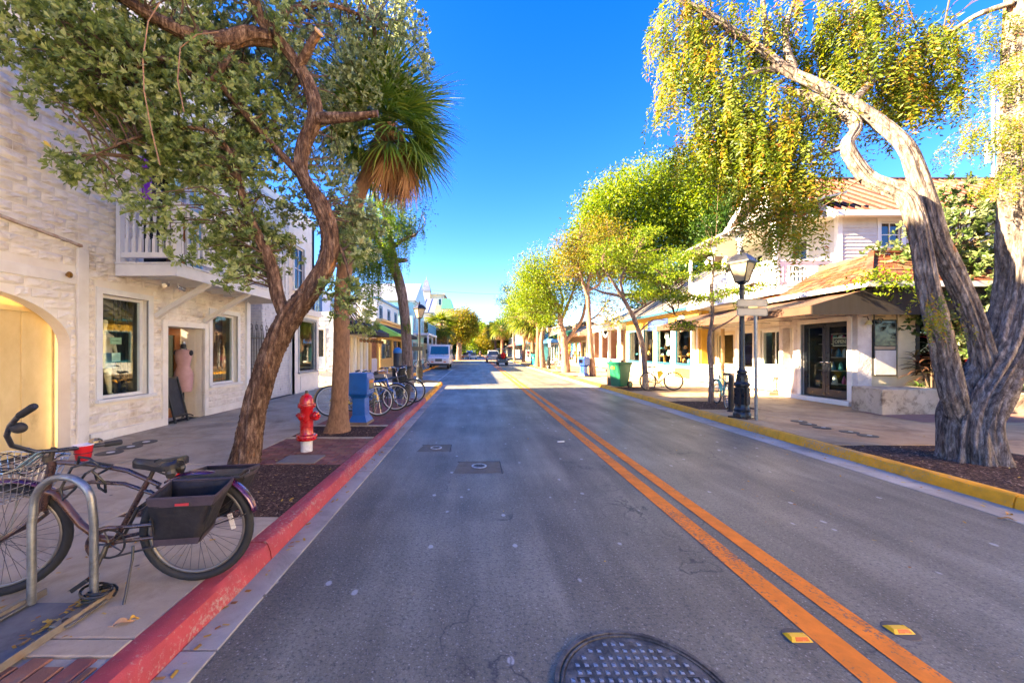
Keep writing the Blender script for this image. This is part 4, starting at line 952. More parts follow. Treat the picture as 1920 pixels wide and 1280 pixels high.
for i,(b0,b1) in enumerate([(10.385,11.115),(11.125,11.855)]):
    mb = MB()
    for q in ((b0,b0+.11,.27,2.41),(b1-.11,b1,.27,2.41),(b0+.11,b1-.11,2.29,2.41),(b0+.11,b1-.11,.27,.5)): f.box(mb,*q,-.12,-.07)
    d = mb.build('double_door', NAVY, K, bevel=.004); mb = MB(); f.box(mb,b0+.11,b1-.11,.5,2.29,-.1,-.09); mb.build('pane', GLASS, d)
    mb = MB(); y = 11.06 if i == 0 else 11.18; mb.ball(f.P(y,1.28,-.04),.022,n=8); mb.tube([f.P(y,1.28,-.07),f.P(y,1.28,-.03)],.012,6); mb.tube([f.P(y,1.28,-.03),f.P(y+(.09 if i else -.09),1.27,-.03)],.009,6); mb.build('handle', CHROME, d, smooth=60)
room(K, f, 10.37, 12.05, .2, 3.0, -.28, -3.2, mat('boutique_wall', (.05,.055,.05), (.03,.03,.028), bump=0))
SHELF = paint('pale_shelf', (.55,.5,.42))
for k,z in enumerate((.6,1.0,1.4,1.8,2.1)):
    mb = MB(); f.box(mb,11.3,11.95,z,z+.025,-1.0,-.6); mb.build('shelf', SHELF, K)
for k in range(26):
    z = random.choice((.6,1.0,1.4,1.8)); y = random.uniform(11.3,11.85); c = random.choice([(.5,.05,.2),(.05,.2,.4),(.6,.5,.3),(.6,.6,.6),(.05,.05,.05),(.1,.4,.4)])
    mb = MB(); mb.lathe([(.05,0),(.06,.05),(.045,random.uniform(.1,.25)),(.001,.26)], f.P(y,z+.025,-.8), 8); mb.build('display_goods', paint('goods'+str(c), c, .4), K)
# framed sign inside the right leaf
sg = empty('framed_window_sign', f.P(10.75,1.9,-.16), 'small framed sign hanging inside the glass of the right dark door', 'sign')
mb = MB()
for q in ((10.55,10.99,1.74,1.76),(10.55,10.99,1.96,1.98),(10.55,10.565,1.76,1.96),(10.975,10.99,1.76,1.96)): f.box(mb,*q,-.17,-.15)
mb.build('frame', paint('sign_cream', (.75,.72,.55)), sg)
mb = MB(); f.box(mb,10.565,10.975,1.76,1.96,-.168,-.16); mb.build('board', paint('sign_dark', (.05,.06,.05)), sg)
def text(par, s, f, a, z, o, size, m, flip=False, ext=.002, name='lettering'):
    cu = bpy.data.curves.new(name, 'FONT'); cu.body = s; cu.size = size; cu.extrude = ext; cu.align_x = 'CENTER'; cu.align_y = 'CENTER'; cu.materials.append(m)
    o_ = bpy.data.objects.new(name, cu); C.objects.link(o_); o_.parent = par
    u = f.u * (-1 if f.u.cross(Vector((0,0,1))).dot(f.n) < 0 else 1)
    o_.rotation_euler = Matrix((u, Vector((0,0,1)), u.cross(Vector((0,0,1))))).transposed().to_euler()
    me = bpy.data.meshes.new_from_object(o_); ro = o_.rotation_euler.copy(); bpy.data.objects.remove(o_)
    o_ = newobj(name, me, par, f.P(a,z,o) - base(par)); o_.rotation_euler = ro; return o_
text(sg, 'OPEN', f, 10.77, 1.86, -.155, .13, paint('sign_letters', (.7,.68,.5)))
# side wall towards the garden, notice case, curly bracket and lamp
SW = Fac((0,10.12,0),(1,0,0),(0,-1,0))
mb = MB(); SW.wall(mb, 10.302, 10.42, 0, 3.4, .2, []); mb.build('side_pier', PL, K)
SWB = Fac((0,10.16,0),(1,0,0),(0,-1,0)); YSID = mat('cream_siding', (.76,.64,.4), (.66,.54,.32), scale=3, rough=.6, world=True)
mb = MB(); SWB.wall(mb, 10.43, 19, 0, 3.4, .2, [(11.7,12.6,1.1,3.0)]); mb.build('garden_wall_face', YSID, K)
clapboards(K, SWB, 10.45, 19, .14, 3.35, [(11.6,12.7,1.0,3.1)], YSID, h=.2, name='siding_board')
window(K, SWB, 11.7,12.6,1.1,3.0, gm=DGLASS, fm=paint('black_frame', (.03,.03,.03)), nx=1)
mb = MB(); SWB.box(mb,11.1,11.22,.9,3.1,.026,.05); SWB.box(mb,12.9,13.5,.13,3.2,.026,.05); mb.build('trim_board', YSID, K)
nc = empty('notice_case', SW.P(11.3,1.3,.05), 'tall black and pale notice case on the cream wall behind the planter', 'notice board')
NF = Fac((0,10.13,0),(1,0,0),(0,-1,0))
mb = MB(); NF.box(mb,10.44,11.04,.95,2.42,0,.05); mb.build('case', BLACKM, nc)
mb = MB(); NF.box(mb,10.46,11.0,1.74,2.38,.05,.06); mb.build('screen', mat('glossy_black', (.01,.01,.012), rough=.12, bump=0), nc)
mb = MB(); NF.box(mb,10.46,11.0,.98,1.62,.05,.07); mb.build('panel', mat('pale_panel', (.72,.66,.58), (.6,.52,.42), scale=5, rough=.4), nc)
mb = MB(); NF.box(mb,10.46,11.0,1.65,1.72,.05,.055); mb.build('label_strip', paint('tan_strip', (.5,.35,.2)), nc)
sc_ = empty('scroll_bracket', SW.P(10.45,2.5,.1), 'small black curled iron bracket under the brown awning beside the dark doors', 'bracket')
pts = [SW.P(10.42+.1+.085*math.cos(t)*(1-t/11), 2.38+.085*math.sin(t)*(1-t/11), .12) for t in [i*.5 for i in range(18)]]
mb = MB(); mb.tube(pts,.012,6); mb.tube([SW.P(10.36,2.55,.12),SW.P(10.36,2.25,.12)],.012,6); mb.tube([SW.P(10.36,2.5,.12),SW.P(10.65,2.5,.12)],.012,6); mb.build('scroll', BLACKM, sc_)
gl = empty('gooseneck_lamp', SW.P(10.2,2.45,.1), 'little pale yellow cone lamp on the plaster pier right of the dark doors', 'lamp')
mb = MB(); mb.tube([SW.P(10.2,2.5,.01),SW.P(10.18,2.5,.12),SW.P(10.2,2.4,.14)],.012,6); mb.build('arm', BLACKM, gl)
mb = MB(); mb.lathe([(.025,.08),(.045,.05),(.085,-.03),(.08,-.03),(.02,.04)], SW.P(10.2,2.32,.14), 14); mb.build('shade', paint('lamp_yellow', (.8,.68,.3)), gl, smooth=40)
# porch zone: shop front set back, lattice, posts
PF = Fac((10.6,0,0),(0,1,0),(-1,0,0))
mb = MB(); PF.wall(mb, 12.75, 17.1, 0, 3.6, .2, [(13.0,14.3,1.05,2.35),(14.7,15.5,.2,2.4),(15.8,16.9,1.0,2.35)]); mb.build('wall', WHITEP, K)
window(K, PF, 13.0,14.3,1.05,2.35, nx=2); window(K, PF, 15.8,16.9,1.0,2.35, fm=CREAM)
mb = MB()
for q in ((14.7,14.8,.2,2.4),(15.4,15.5,.2,2.4),(14.8,15.4,2.3,2.4),(14.8,15.4,.2,.45)): PF.box(mb,*q,-.1,-.04)
d = mb.build('porch_door', WHITEP, K); mb = MB(); PF.box(mb,14.8,15.4,.45,2.3,-.08,-.07); mb.build('pane', GLASS, d)
room(K, PF, 12.9, 17.0, .2, 2.9, -.25, -2.5, mat('brown_room', (.2,.11,.06), (.1,.05,.03), bump=0))
mb = MB()
for i in range(9): PF.box(mb, 13.1+i*.13, 13.2+i*.13, 1.4+.02*i, 1.43+.02*i, -.5, -.45)
mb.build('blind', WOODM, K)
mb = MB(); mb.box(9.75,10.58,12.78,17.1,.13,.24); mb.build('porch_step', mat('worn_brown', (.3,.18,.12), (.2,.11,.08), world=True), K, bevel=.01)
mb = MB(); mb.box(9.6,9.8,12.95,17.1,.13,.2); mb.build('threshold', WHITEP, K)
def lattice(par, f, a0, a1, z0, z1, o, m, name='lattice_panel', cell=.11):
    """sawn-out balustrade board: rows of real holes between shaped pickets"""
    mb = MB(); nx = max(2, int((a1-a0)/cell)); w = (a1-a0)/nx
    f.box(mb,a0,a1,z1-.05,z1,o-.02,o+.03); f.box(mb,a0,a1,z0,z0+.05,o-.02,o+.03)
    zs = [z0+.05+(z1-z0-.1)*t for t in (0,.12,.2,.32,.4,.5,.58,.7,.78,.9,1)]
    ws = [.98,.98,.55,.5,.9,.45,.9,.5,.55,.98,.98]
    for i in range(nx):
        c = a0+w*(i+.5)
        for j in range(len(zs)-1):
            hw0, hw1 = w*.5*ws[j], w*.5*ws[j+1]
            V = [f.P(c-hw0,zs[j],o),f.P(c+hw0,zs[j],o),f.P(c+hw1,zs[j+1],o),f.P(c-hw1,zs[j+1],o)]
            mb.add(V+[v+f.n*.016 for v in V],[(0,3,2,1),(4,5,6,7),(0,1,5,4),(1,2,6,5),(2,3,7,6),(3,0,4,7)])
    return mb.build(name, m, par)
PO = Fac((9.95,0,0),(0,1,0),(-1,0,0))
lattice(K, PO, 12.85, 14.6, .42, 1.02, 0, WHITEP); lattice(K, PO, 15.55, 17.1, .42, 1.02, 0, WHITEP)
mb = MB(); PO.box(mb,12.85,14.6,.28,.4,0,.03); PO.box(mb,15.55,17.1,.28,.4,0,.03); mb.build('base_board', WHITEP, K)
for y in (14.65,15.5,17.15): mb = MB(); PO.box(mb,y-.05,y+.05,.2,2.5,-.05,.05); mb.build('post', [WHITEP,mat('ochre_post', (.5,.33,.14))][int(y*10)%2], K, bevel=.006)
# awning with its side sheet
BRC = mat('brown_canvas', (.09,.04,.02), (.06,.027,.014), scale=2, rough=.8, bump=.3, bscale=150, bdist=.002, world=True)
aw = awning(K, f, 9.5, 17.6, 3.22, 2.72, 1.78, .2, BRC)
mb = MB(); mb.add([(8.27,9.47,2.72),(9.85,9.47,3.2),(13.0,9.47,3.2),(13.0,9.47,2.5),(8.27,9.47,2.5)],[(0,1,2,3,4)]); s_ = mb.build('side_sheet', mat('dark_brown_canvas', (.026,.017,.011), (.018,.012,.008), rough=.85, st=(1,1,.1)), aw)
sd = s_.modifiers.new('cloth','SOLIDIFY'); sd.thickness = .014; sd.offset = -1
# shingled hip roof over the corner
SH = mat('rust_shingle', (.24,.12,.065), (.13,.025,.008), scale=3.2, rough=.65, metal=.2, bump=.4, vary=.32, hue=.015, dirt=(.17,.035,.008), dscale=1.8, dlo=.45, dhi=.6, world=True)
def shingleroof(par, ea, eb, ra, rb, m, rows, sw=.2, name='shingle'):
    """ea-eb the eave, ra-rb the ridge"""
    ea, eb, ra, rb = map(Vector, (ea, eb, ra, rb)); nrml = (eb-ea).cross(ra-ea).normalized()
    if nrml.z < 0: nrml = -nrml
    for r in range(rows):
        t0, t1 = r/rows, (r+1.15)/rows; L = ea.lerp(ra,t0); Rr = eb.lerp(rb,t0); L1 = ea.lerp(ra,min(1,t1)); R1 = eb.lerp(rb,min(1,t1)); n = max(1, int((Rr-L).length/sw))
        for i in range(n):
            a0, a1 = max(0,(i-(.5 if r%2 else 0))/n)+.003, min(1,(i+1-(.5 if r%2 else 0))/n)-.003
            if a1 <= a0: continue
            p = [L.lerp(Rr,a0), L.lerp(Rr,a1), L1.lerp(R1,a1), L1.lerp(R1,a0)]; h0 = nrml*random.uniform(.02,.03); h1 = nrml*.004; mb = MB()
            mb.add([p[0],p[1],p[2],p[3],p[0]+h0,p[1]+h0,p[2]+h1,p[3]+h1],[(0,3,2,1),(4,5,6,7),(0,1,5,4),(1,2,6,5),(2,3,7,6),(3,0,4,7)]); mb.build(name, m, par)
shingleroof(K, (9.5,9.3,3.28),(9.5,13.2,3.28),(10.9,10.6,4.28),(11.2,12.2,4.28), SH, 9, .3)
shingleroof(K, (9.5,9.3,3.28),(14.5,9.3,3.28),(10.9,10.6,4.28),(14.5,10.6,4.28), SH, 8, .34)
mb = MB(); mb.box(9.45,9.53,9.25,13.3,3.16,3.29); mb.box(9.53,14.5,9.25,9.33,3.16,3.29); mb.build('eave_board', WHITEP, K)
mb = MB(); mb.poly([(9.5,9.3,3.27),(9.5,13.2,3.27),(11.2,12.2,4.26),(10.9,10.6,4.26)]); mb.poly([(9.5,9.3,3.27),(14.5,9.3,3.27),(14.5,10.6,4.26),(10.9,10.6,4.26)]); mb.box(10.85,14.5,10.6,12.2,3.3,4.27); mb.build('roof_deck', WOODM, K)
mb = MB(); mb.bar((9.5,9.3,3.31),(10.9,10.6,4.32),.12,.05); mb.bar((10.9,10.6,4.33),(14.5,10.6,4.33),.12,.05); mb.build('ridge_cap', SH, K)
# upper storey
HS = Fac((0,12.2,0),(1,0,0),(0,-1,0)); HFr = Fac((11.5,0,0),(0,1,0),(-1,0,0))
CLAP = mat('white_clapboard', (.62,.58,.54), (.5,.46,.42), scale=4, rough=.6, bump=.3, world=True, dirt=(.5,.42,.36), dscale=3, dlo=.6, dhi=.8)
mb = MB(); HS.wall(mb, 11.5, 21, 3.3, 5.95, .2, [(12.85,13.5,4.9,5.7)]); HFr.wall(mb, 12.2, 18, 3.3, 5.95, .2, [(13.35,14.05,3.9,5.5),(15.4,16.2,3.7,5.5)]); mb.box(11.5,21,17.8,18,3.3,5.95); mb.build('upper_wall', CLAP, K)
clapboards(K, HS, 11.62, 21, 3.32, 5.92, [(12.72,13.63,4.78,5.85)], CLAP, h=.115)
clapboards(K, HFr, 12.32, 18, 3.6, 5.92, [(13.24,14.16,3.6,5.62),(15.3,16.3,3.6,5.62)], CLAP, h=.115)
mb = MB(); mb.box(11.47,11.61,12.17,12.31,3.3,5.94); mb.build('corner_board', WHITE_CLEAN, K)
window(K, HS, 12.85,13.5,4.9,5.7, gm=DGLASS, nx=2, nz=2, fw=.04, casing=.12); window(K, HFr, 13.35,14.05,3.9,5.5, gm=DGLASS, nx=2, nz=2, fw=.04); window(K, HFr, 15.4,16.2,3.7,5.5, gm=DGLASS, nx=2, nz=2, fw=.04)
# porch floor, posts with sawn brackets, rail boards
PFl = Fac((9.55,0,0),(0,1,0),(-1,0,0)); PEnd = Fac((0,12.25,0),(1,0,0),(0,-1,0))
mb = MB(); mb.box(9.5,11.5,12.2,17.2,3.45,3.58); mb.build('porch_floor', WHITE_CLEAN, K, bevel=.01)
mb = MB(); mb.box(9.44,9.5,12.14,17.2,3.4,3.62); mb.box(9.5,11.5,12.14,12.2,3.4,3.62); mb.build('fascia', WHITE_CLEAN, K, bevel=.006)
for a,b in ((12.3,13.85),(13.95,15.45),(15.55,17.1)): lattice(K, PFl, a, b, 3.66, 4.5, 0, WHITE_CLEAN, cell=.12)
lattice(K, PEnd, 9.65, 11.38, 3.66, 4.45, 0, WHITE_CLEAN, cell=.12)
mb = MB(); PEnd.box(mb,9.6,11.42,4.45,4.52,-.04,.04); PFl.box(mb,12.3,17.15,4.5,4.57,-.04,.04); mb.build('rail', WHITE_CLEAN, K, bevel=.006)
mb = MB(); PEnd.box(mb,11.36,11.46,3.6,4.72,-.05,.05); mb.build('end_post', WHITE_CLEAN, K, bevel=.006)
for y in (12.25,13.9,15.5,17.1):
    mb = MB(); mb.box(9.5,9.6,y-.05,y+.05,3.6,5.93); mb.build('post', WHITE_CLEAN, K, bevel=.008)
    for s in (-1,1):
        if (y < 12.3 and s < 0) or (y > 17 and s > 0): continue
        pts = [(9.54,y+s*.05,5.9),(9.54,y+s*.42,5.9),(9.54,y+s*.36,5.78),(9.54,y+s*.26,5.8),(9.54,y+s*.2,5.66),(9.54,y+s*.13,5.62),(9.54,y+s*.12,5.45),(9.54,y+s*.05,5.38)]
        mb = MB(); mb.prism(pts,(.025,0,0)); br = mb.build('bracket', WHITE_CLEAN, K)
        for q in ((.14,5.8),(.24,5.85),(.12,5.66)):
            m2 = MB(); m2.lathe([(.022,-.003),(.022,.031),(.001,.031)], (9.54,y+s*q[0],q[1]), 8, 'x'); m2.build('dark_hole_disc', DARK, br)  # dark disc on the bracket stands in for the shade of a hole
# porch roof sheet sloping to the street, its boards and joists
mb = MB(); mb.add([(9.15,12.0,5.92),(9.15,17.5,5.92),(11.6,17.5,6.55),(11.6,12.0,6.55),(9.15,12.0,6.0),(9.15,17.5,6.0),(11.6,17.5,6.62),(11.6,12.0,6.62)],[(0,3,2,1),(4,5,6,7),(0,1,5,4),(1,2,6,5),(2,3,7,6),(3,0,4,7)]); mb.build('porch_roof', mat('pale_metal_roof', (.32,.3,.27), (.24,.22,.19), metal=.3, rough=.45), K)
mb = MB(); mb.box(9.5,11.5,12.2,17.2,5.84,5.9); mb.build('porch_ceiling', mat('porch_cream', (.75,.7,.52)), K)
for i in range(12): mb = MB(); y = 12.25+i*.44; mb.bar((9.2,y,5.88),(11.5,y,5.93),.05,.07); mb.build('rafter', WHITE_CLEAN, K)
# main gable roof: panels with standing seams, rust on alternate sheets
z_e, z_r, yr = 5.95, 8.3, 15.1
TIN1 = mat('rusty_tin', (.12,.02,.006), (.07,.012,.004), scale=2.5, rough=.6, metal=.2, bump=.3, vary=.2, hue=.01, dirt=(.2,.1,.06), dscale=3, dlo=.6, dhi=.7, world=True)
TIN2 = mat('pale_tin', (.17,.12,.085), (.11,.06,.04), scale=2.5, rough=.5, metal=.2, bump=.3, vary=.12, dirt=(.15,.035,.012), dscale=3.4, dlo=.55, dhi=.68, world=True)
def tinpanel(x0, x1, ya, za, yb, zb, m, seam=True, t=.025):
    mb = MB(); mb.add([(x0,ya,za),(x1,ya,za),(x1,yb,zb),(x0,yb,zb),(x0,ya,za+t),(x1,ya,za+t),(x1,yb,zb+t),(x0,yb,zb+t)],[(0,3,2,1),(4,5,6,7),(0,1,5,4),(1,2,6,5),(2,3,7,6),(3,0,4,7)])
    if seam: mb.bar((x1,ya,za+t+.03),(x1,yb,zb+t+.03),.03,.06)
    mb.build('roof_panel', m, K)
x = 11.05; i = 0
while x < 21:
    w = [.2,.24][i%2]; tinpanel(x, x+w-.004, 11.8, z_e-.08, yr, z_r, [TIN1,TIN2][i%2]); tinpanel(x, x+w-.004, 18.4, z_e-.08, yr, z_r, TIN2, False); x += w; i += 1
mb = MB(); mb.bar((11.0,yr,z_r+.06),(21,yr,z_r+.06),.2,.05); mb.build('ridge_cap', TIN2, K)
mb = MB(); mb.box(11.05,21,11.72,11.8,z_e-.2,z_e-.04); mb.box(11.05,21,11.8,12.2,z_e-.12,z_e-.1); mb.build('eave_gutter', WHITE_CLEAN, K)
mb = MB(); mb.prism([(11.5,12.2,5.95),(11.5,18,5.95),(11.5,yr,8.18)],(.15,0,0)); gb = mb.build('gable_wall', CLAP, K)
HG = Fac((11.5,0,0),(0,1,0),(-1,0,0))
for i in range(18):
    z = 6.0+i*.118; s = (8.15-z)/(8.15-5.95)*2.9; 
    if s > .1: mb = MB(); HG.box(mb, yr-s, yr+s, z, z+.1, .0, .022); mb.build('board', CLAP, gb)
for s in (-1,1): mb = MB(); mb.bar((11.03,yr+s*3.35,5.78),(11.03,yr,8.28),.05,.2); mb.build('bargeboard', WHITE_CLEAN, K)
# planter wall
PLT = mat('stained_planter', (.62,.49,.33), (.46,.34,.2), scale=2.4, rough=.85, bump=.9, bscale=7, bdist=.03, world=True, dirt=(.14,.08,.04), dscale=3.4, dlo=.5, dhi=.66)
Pn = empty('planter_wall', (10,9.1,.13), 'low stained cream concrete planter wall beside the dark double doors', 'planter')
mb = MB(); mb.prism([(9.32,8.82,.1),(10.9,8.95,.1),(10.9,9.62,.1),(9.52,9.75,.1)],(0,0,.62)); mb.build('end_block', PLT, Pn, bevel=.02)
mb = MB(); mb.prism([(10.9,9.0,.1),(14.2,9.05,.1),(14.2,9.3,.1),(10.9,9.25,.1)],(0,0,.5)); mb.build('low_wall', PLT, Pn, bevel=.02)
mb = MB(); mb.prism([(14.25,9.3,.1),(19.5,9.4,.1),(19.5,9.75,.1),(14.25,9.65,.1)],(0,0,.62)); mb.build('far_wall', PLT, Pn, bevel=.02)
mb = MB(); mb.box(10.7,19,9.27,10.15,.1,.5); mb.build('planter_soil', MULCH, Pn)
mb = MB(); mb.box(10.9,14.1,9.26,9.4,.5,.615); mb.build('red_edging', mat('apron_red', (.34,.16,.1), (.22,.11,.08), world=True, rough=.9), Pn)
# ================================================================ RIGHT: yellow shop with big windows
Y2 = empty('yellow_corner_shop', (10,21,0), 'yellow and white shop with tall display windows and pale metal roof on the right', 'building')
YW = mat('bright_yellow_wall', (.55,.33,.04), (.48,.27,.03), rough=.55); BLT = paint('blue_trim', (.02,.17,.26))
F2 = Fac((10.0,0,0),(0,1,0),(-1,0,0))
wins = [(17.9,19.35),(19.65,21.3),(21.6,23.0),(23.5,25.2)]
mb = MB(); F2.wall(mb, 17.3, 25.5, 0, 3.6, .2, [(a,b,.95,2.85) for a,b in wins]); F2.box(mb,17.3,17.5,0,3.6,-6,-.2); F2.box(mb,25.3,25.5,0,3.6,-6,-.2); mb.build('wall', WHITE_CLEAN, Y2)
for a,b in wins: window(Y2, F2, a,b,.95,2.85, fm=BLT, fw=.05, casing=0)
for y in (17.6,19.5,21.45,23.25,25.35): mb = MB(); F2.box(mb,y-.13,y+.13,.13,2.9,.002,.07); mb.build('pilaster', mat('pale_yellow_trim', (.78,.68,.4)), Y2, bevel=.008)
mb = MB(); F2.box(mb,17.95,19.3,.3,.78,.005,.03); mb.build('panel', YW, Y2)
mb = MB(); F2.box(mb,17.3,25.5,2.9,3.5,.001,.03); mb.build('frieze', YW, Y2)
mb = MB(); F2.box(mb,19.9,22.2,2.75,3.3,.03,.09); nb_ = mb.build('shop_sign', paint('navy_sign', (.04,.07,.2)), Y2)
mb = MB(); F2.box(mb,19.9,22.2,2.98,3.0,.09,.1); mb.build('sign_line', paint('sky_line', (.2,.5,.7)), nb_)
mb = MB(); mb.lathe([(.42,0),(.42,.06),(.001,.06)], F2.P(18.6,2.95,.0), 20, 'x'); mb.v = [(2*10.0-0 - (x if 0 else x), y, z) if 0 else (x-.1, y, z) for x,y,z in mb.v]; mb.build('round_vent', mat('vent_brown', (.3,.2,.16)), Y2)
room(Y2, F2, 17.5, 25.3, .2, 3.1, -.25, -4, mat('yellow_room', (.55,.33,.08), (.35,.19,.04), scale=1.5, bump=0))
for i in range(11):
    x = 17.0+i*.82
    mb = MB(); P = F2.P
    mb.add([P(x,3.6,.45),P(x+.8,3.6,.45),P(x+.8,6.4,-4),P(x,6.4,-4),P(x,3.64,.45),P(x+.8,3.64,.45),P(x+.8,6.44,-4),P(x,6.44,-4)],[(0,3,2,1),(4,5,6,7),(0,1,5,4),(1,2,6,5),(2,3,7,6),(3,0,4,7)])
    mb.bar(P(x+.81,3.68,.45),P(x+.81,6.48,-4),.03,.06); mb.build('roof_panel', mat('pale_metal_roof', (.32,.3,.27), (.24,.22,.19), metal=.3, rough=.45), Y2)
mb = MB(); F2.box(mb,17.0,26,3.5,3.6,.4,.47); mb.build('eave_board', BLT, Y2)
mb = MB(); F2.box(mb,17.0,17.3,.13,3.4,-.3,.02); mb.build('end_pier', YW, Y2); mb = MB(); F2.box(mb,17.31,17.9,.13,.3,.02,.9); mb.build('entry_step', WHITEP, Y2)
# tables, chairs and goods behind the glass
TW2 = mat('honey_wood', (.5,.25,.06), (.38,.17,.04), rough=.5)
for i,(y,o) in enumerate([(18.3,-.9),(20.2,-.8),(22.2,-.9)]):
    t = empty('display_table', F2.P(y,.2,o), ['honey wood table with goods in the nearest yellow shop window','honey wood table in the second yellow shop window','honey wood table in the third yellow shop window'][i], 'table', 'display tables in the yellow shop')
    mb = MB(); F2.box(mb,y-.5,y+.5,1.3,1.35,o-.3,o+.3); mb.build('table_top', TW2, t)
    for a in (-.45,.4):
        for b in (-.27,.22): mb = MB(); F2.box(mb,y+a,y+a+.05,.2,1.3,o+b,o+b+.05); mb.build('leg', TW2, t)
for i in range(34):
    y = random.uniform(18,25); o = random.choice((-.45,-.7,-1.4)); c = random.choice([(.6,.3,.05),(.1,.45,.5),(.7,.6,.4),(.5,.08,.05),(.75,.75,.7),(.7,.45,.1)]); h = random.uniform(.1,.35)
    mb = MB(); mb.lathe([(.06,0),(.1,h*.3),(.07,h*.8),(.03,h),(.001,h)], F2.P(y,random.choice((.97,1.35,1.7)),o), 8); mb.build('display_goods', paint('goods'+str(c), c, .5), Y2)
for i,(y,c) in enumerate([(18.5,(.05,.4,.5)),(21.0,(.7,.7,.72)),(20.6,(.1,.5,.45))]):
    mb = MB(); F2.box(mb,y-.16,y+.16,1.9,2.6,-.5,-.46); F2.box(mb,y-.3,y-.16,2.3,2.6,-.5,-.46); F2.box(mb,y+.16,y+.3,2.3,2.6,-.5,-.46)
    thing1('hanging_shirt', mb, paint('shirt%d'%i, c, .9), F2.P(y,1.9,-.5), ['teal shirt hanging in the nearest yellow shop window','white shirt hanging in the second yellow shop window','green shirt hanging in the second yellow shop window'][i], 'shirt')
# ================================================================ RIGHT: white pavilion with gates
V3 = empty('white_pavilion', (9.5,29,0), 'open white porch with slatted gates and posts between the yellow shop and the green awning', 'building')
F3 = Fac((9.6,0,0),(0,1,0),(-1,0,0))
for y in (25.8,27.7,29.6,31.5,33.2): mb = MB(); F3.box(mb,y-.09,y+.09,.13,3.1,-.09,.09); mb.build('post', WHITE_CLEAN, V3, bevel=.01)
mb = MB(); F3.box(mb,25.6,33.4,3.1,3.4,-.12,.12); mb.build('beam', WHITE_CLEAN, V3)
mb = MB(); F3.box(mb,25.6,33.4,.13,.3,-3,.3); mb.build('porch_floor', mat('worn_brown', (.3,.18,.12), (.2,.11,.08), world=True), V3)
mb = MB(); F3.box(mb,25.6,33.4,3.4,3.6,-3.2,.3); mb.add([F3.P(25.5,3.6,.4),F3.P(33.5,3.6,.4),F3.P(33.5,5.0,-3),F3.P(25.5,5.0,-3)],[(0,1,2,3)]); mb.build('roof', mat('pale_teal_roof', (.5,.6,.58), (.4,.5,.5)), V3)
mb = MB(); F3.wall(mb,25.6,33.4,0,3.4,.2,[]); mb.v = [(x+3.2,y,z) for x,y,z in mb.v]; mb.build('back_wall', mat('tan_back', (.55,.42,.26)), V3)
for s in range(3):
    y0 = 25.95+s*1.9; 
    for z in (.4,1.0): mb = MB(); F3.box(mb,y0,y0+1.6,z,z+.05,-.02,.02); mb.build('rail', WHITE_CLEAN, V3)
    balusters(V3, F3, y0, y0+1.6, .45, 1.0, 0, 13, WHITE_CLEAN, False)
mb = MB(); mb.lathe([(.75,0),(.75,.05),(.55,.05),(.55,0)], (9.62,28.6,3.35), 24, 'x'); mb.build('arch_ring', WHITE_CLEAN, V3)
for i,(y,c) in enumerate([(27,(.6,.3,.1)),(28.2,(.1,.3,.4)),(29,(.5,.1,.4)),(30.5,(.6,.5,.3)),(31.2,(.15,.4,.2))]):
    mb = MB(); F3.box(mb,y-.25,y+.25,.9,2.3,-2,-1.9); mb.build('hung_goods', paint('pav%d'%i, c, .8), V3)
PEACH = mat('peach_canvas', (.72,.45,.3), (.6,.36,.24), rough=.8)
awning(V3, F3, 31.3, 34.2, 3.7, 3.1, 1.2, .25, PEACH)
GRC = mat('green_canvas', (.02,.2,.11), (.015,.14,.08), rough=.8)
s4 = shop('green_awning_shop', 'warm brown shop hung with goods under a dark green awning on the right', F2, 34.3, 44, 4.2, mat('brick_pink_wall', (.5,.28,.18), (.4,.2,.13)), aw=GRC, upper=False, awz=3.3, proj=1.8, trim=CREAM, nb=4)
for i in range(14):
    c = random.choice([(.6,.1,.2),(.1,.25,.6),(.7,.5,.1),(.7,.7,.7),(.6,.2,.45),(.1,.5,.5)]); y = 35+i*.6
    mb = MB(); F2.box(mb,y,y+.4,1.6-.3*(i%3),2.4,.5,.54); mb.build('hung_goods', paint('hg'+str(c), c, .8), s4)
TEC = mat('turquoise_canvas', (.04,.35,.5), (.03,.28,.42), rough=.7)
def farshop(name, label, x, *a, **k): return shop(name, label, Fac((x,0,0),(0,1,0),(-1,0,0)), *a, **k)
farshop('blue_awning_shop', 'dark timber shop with a small blue awning on the right beyond the green awning', 9.6, 44.4, 51, 4.4, mat('dark_timber', (.16,.12,.1), (.1,.08,.06)), aw=paint('blue_canvas2', (.03,.15,.5), .7), upper=False, proj=1.0)
t5 = farshop('turquoise_shop', 'turquoise and white shop with wide turquoise awning far down the right side', 8.2, 51.5, 66, 4.6, mat('turquoise_wall', (.1,.42,.5), (.08,.34,.42)), aw=TEC, upper=False, proj=1.5, nb=5)
farshop('pale_grey_shop', 'pale grey house with white trim in the distance on the right', 8.4, 68, 84, 5.8, mat('grey_wall', (.5,.48,.45), (.42,.4,.37)), aw=paint('red_canvas', (.45,.06,.05), .7), gable=1.8)
farshop('far_right_shops', 'low row of yellowish shops in the distance on the right behind the palms', 8.6, 86, 125, 4.6, mat('far_yellow_wall', (.62,.5,.28), (.52,.42,.22)), aw=BLKCANV, upper=False, nb=10)
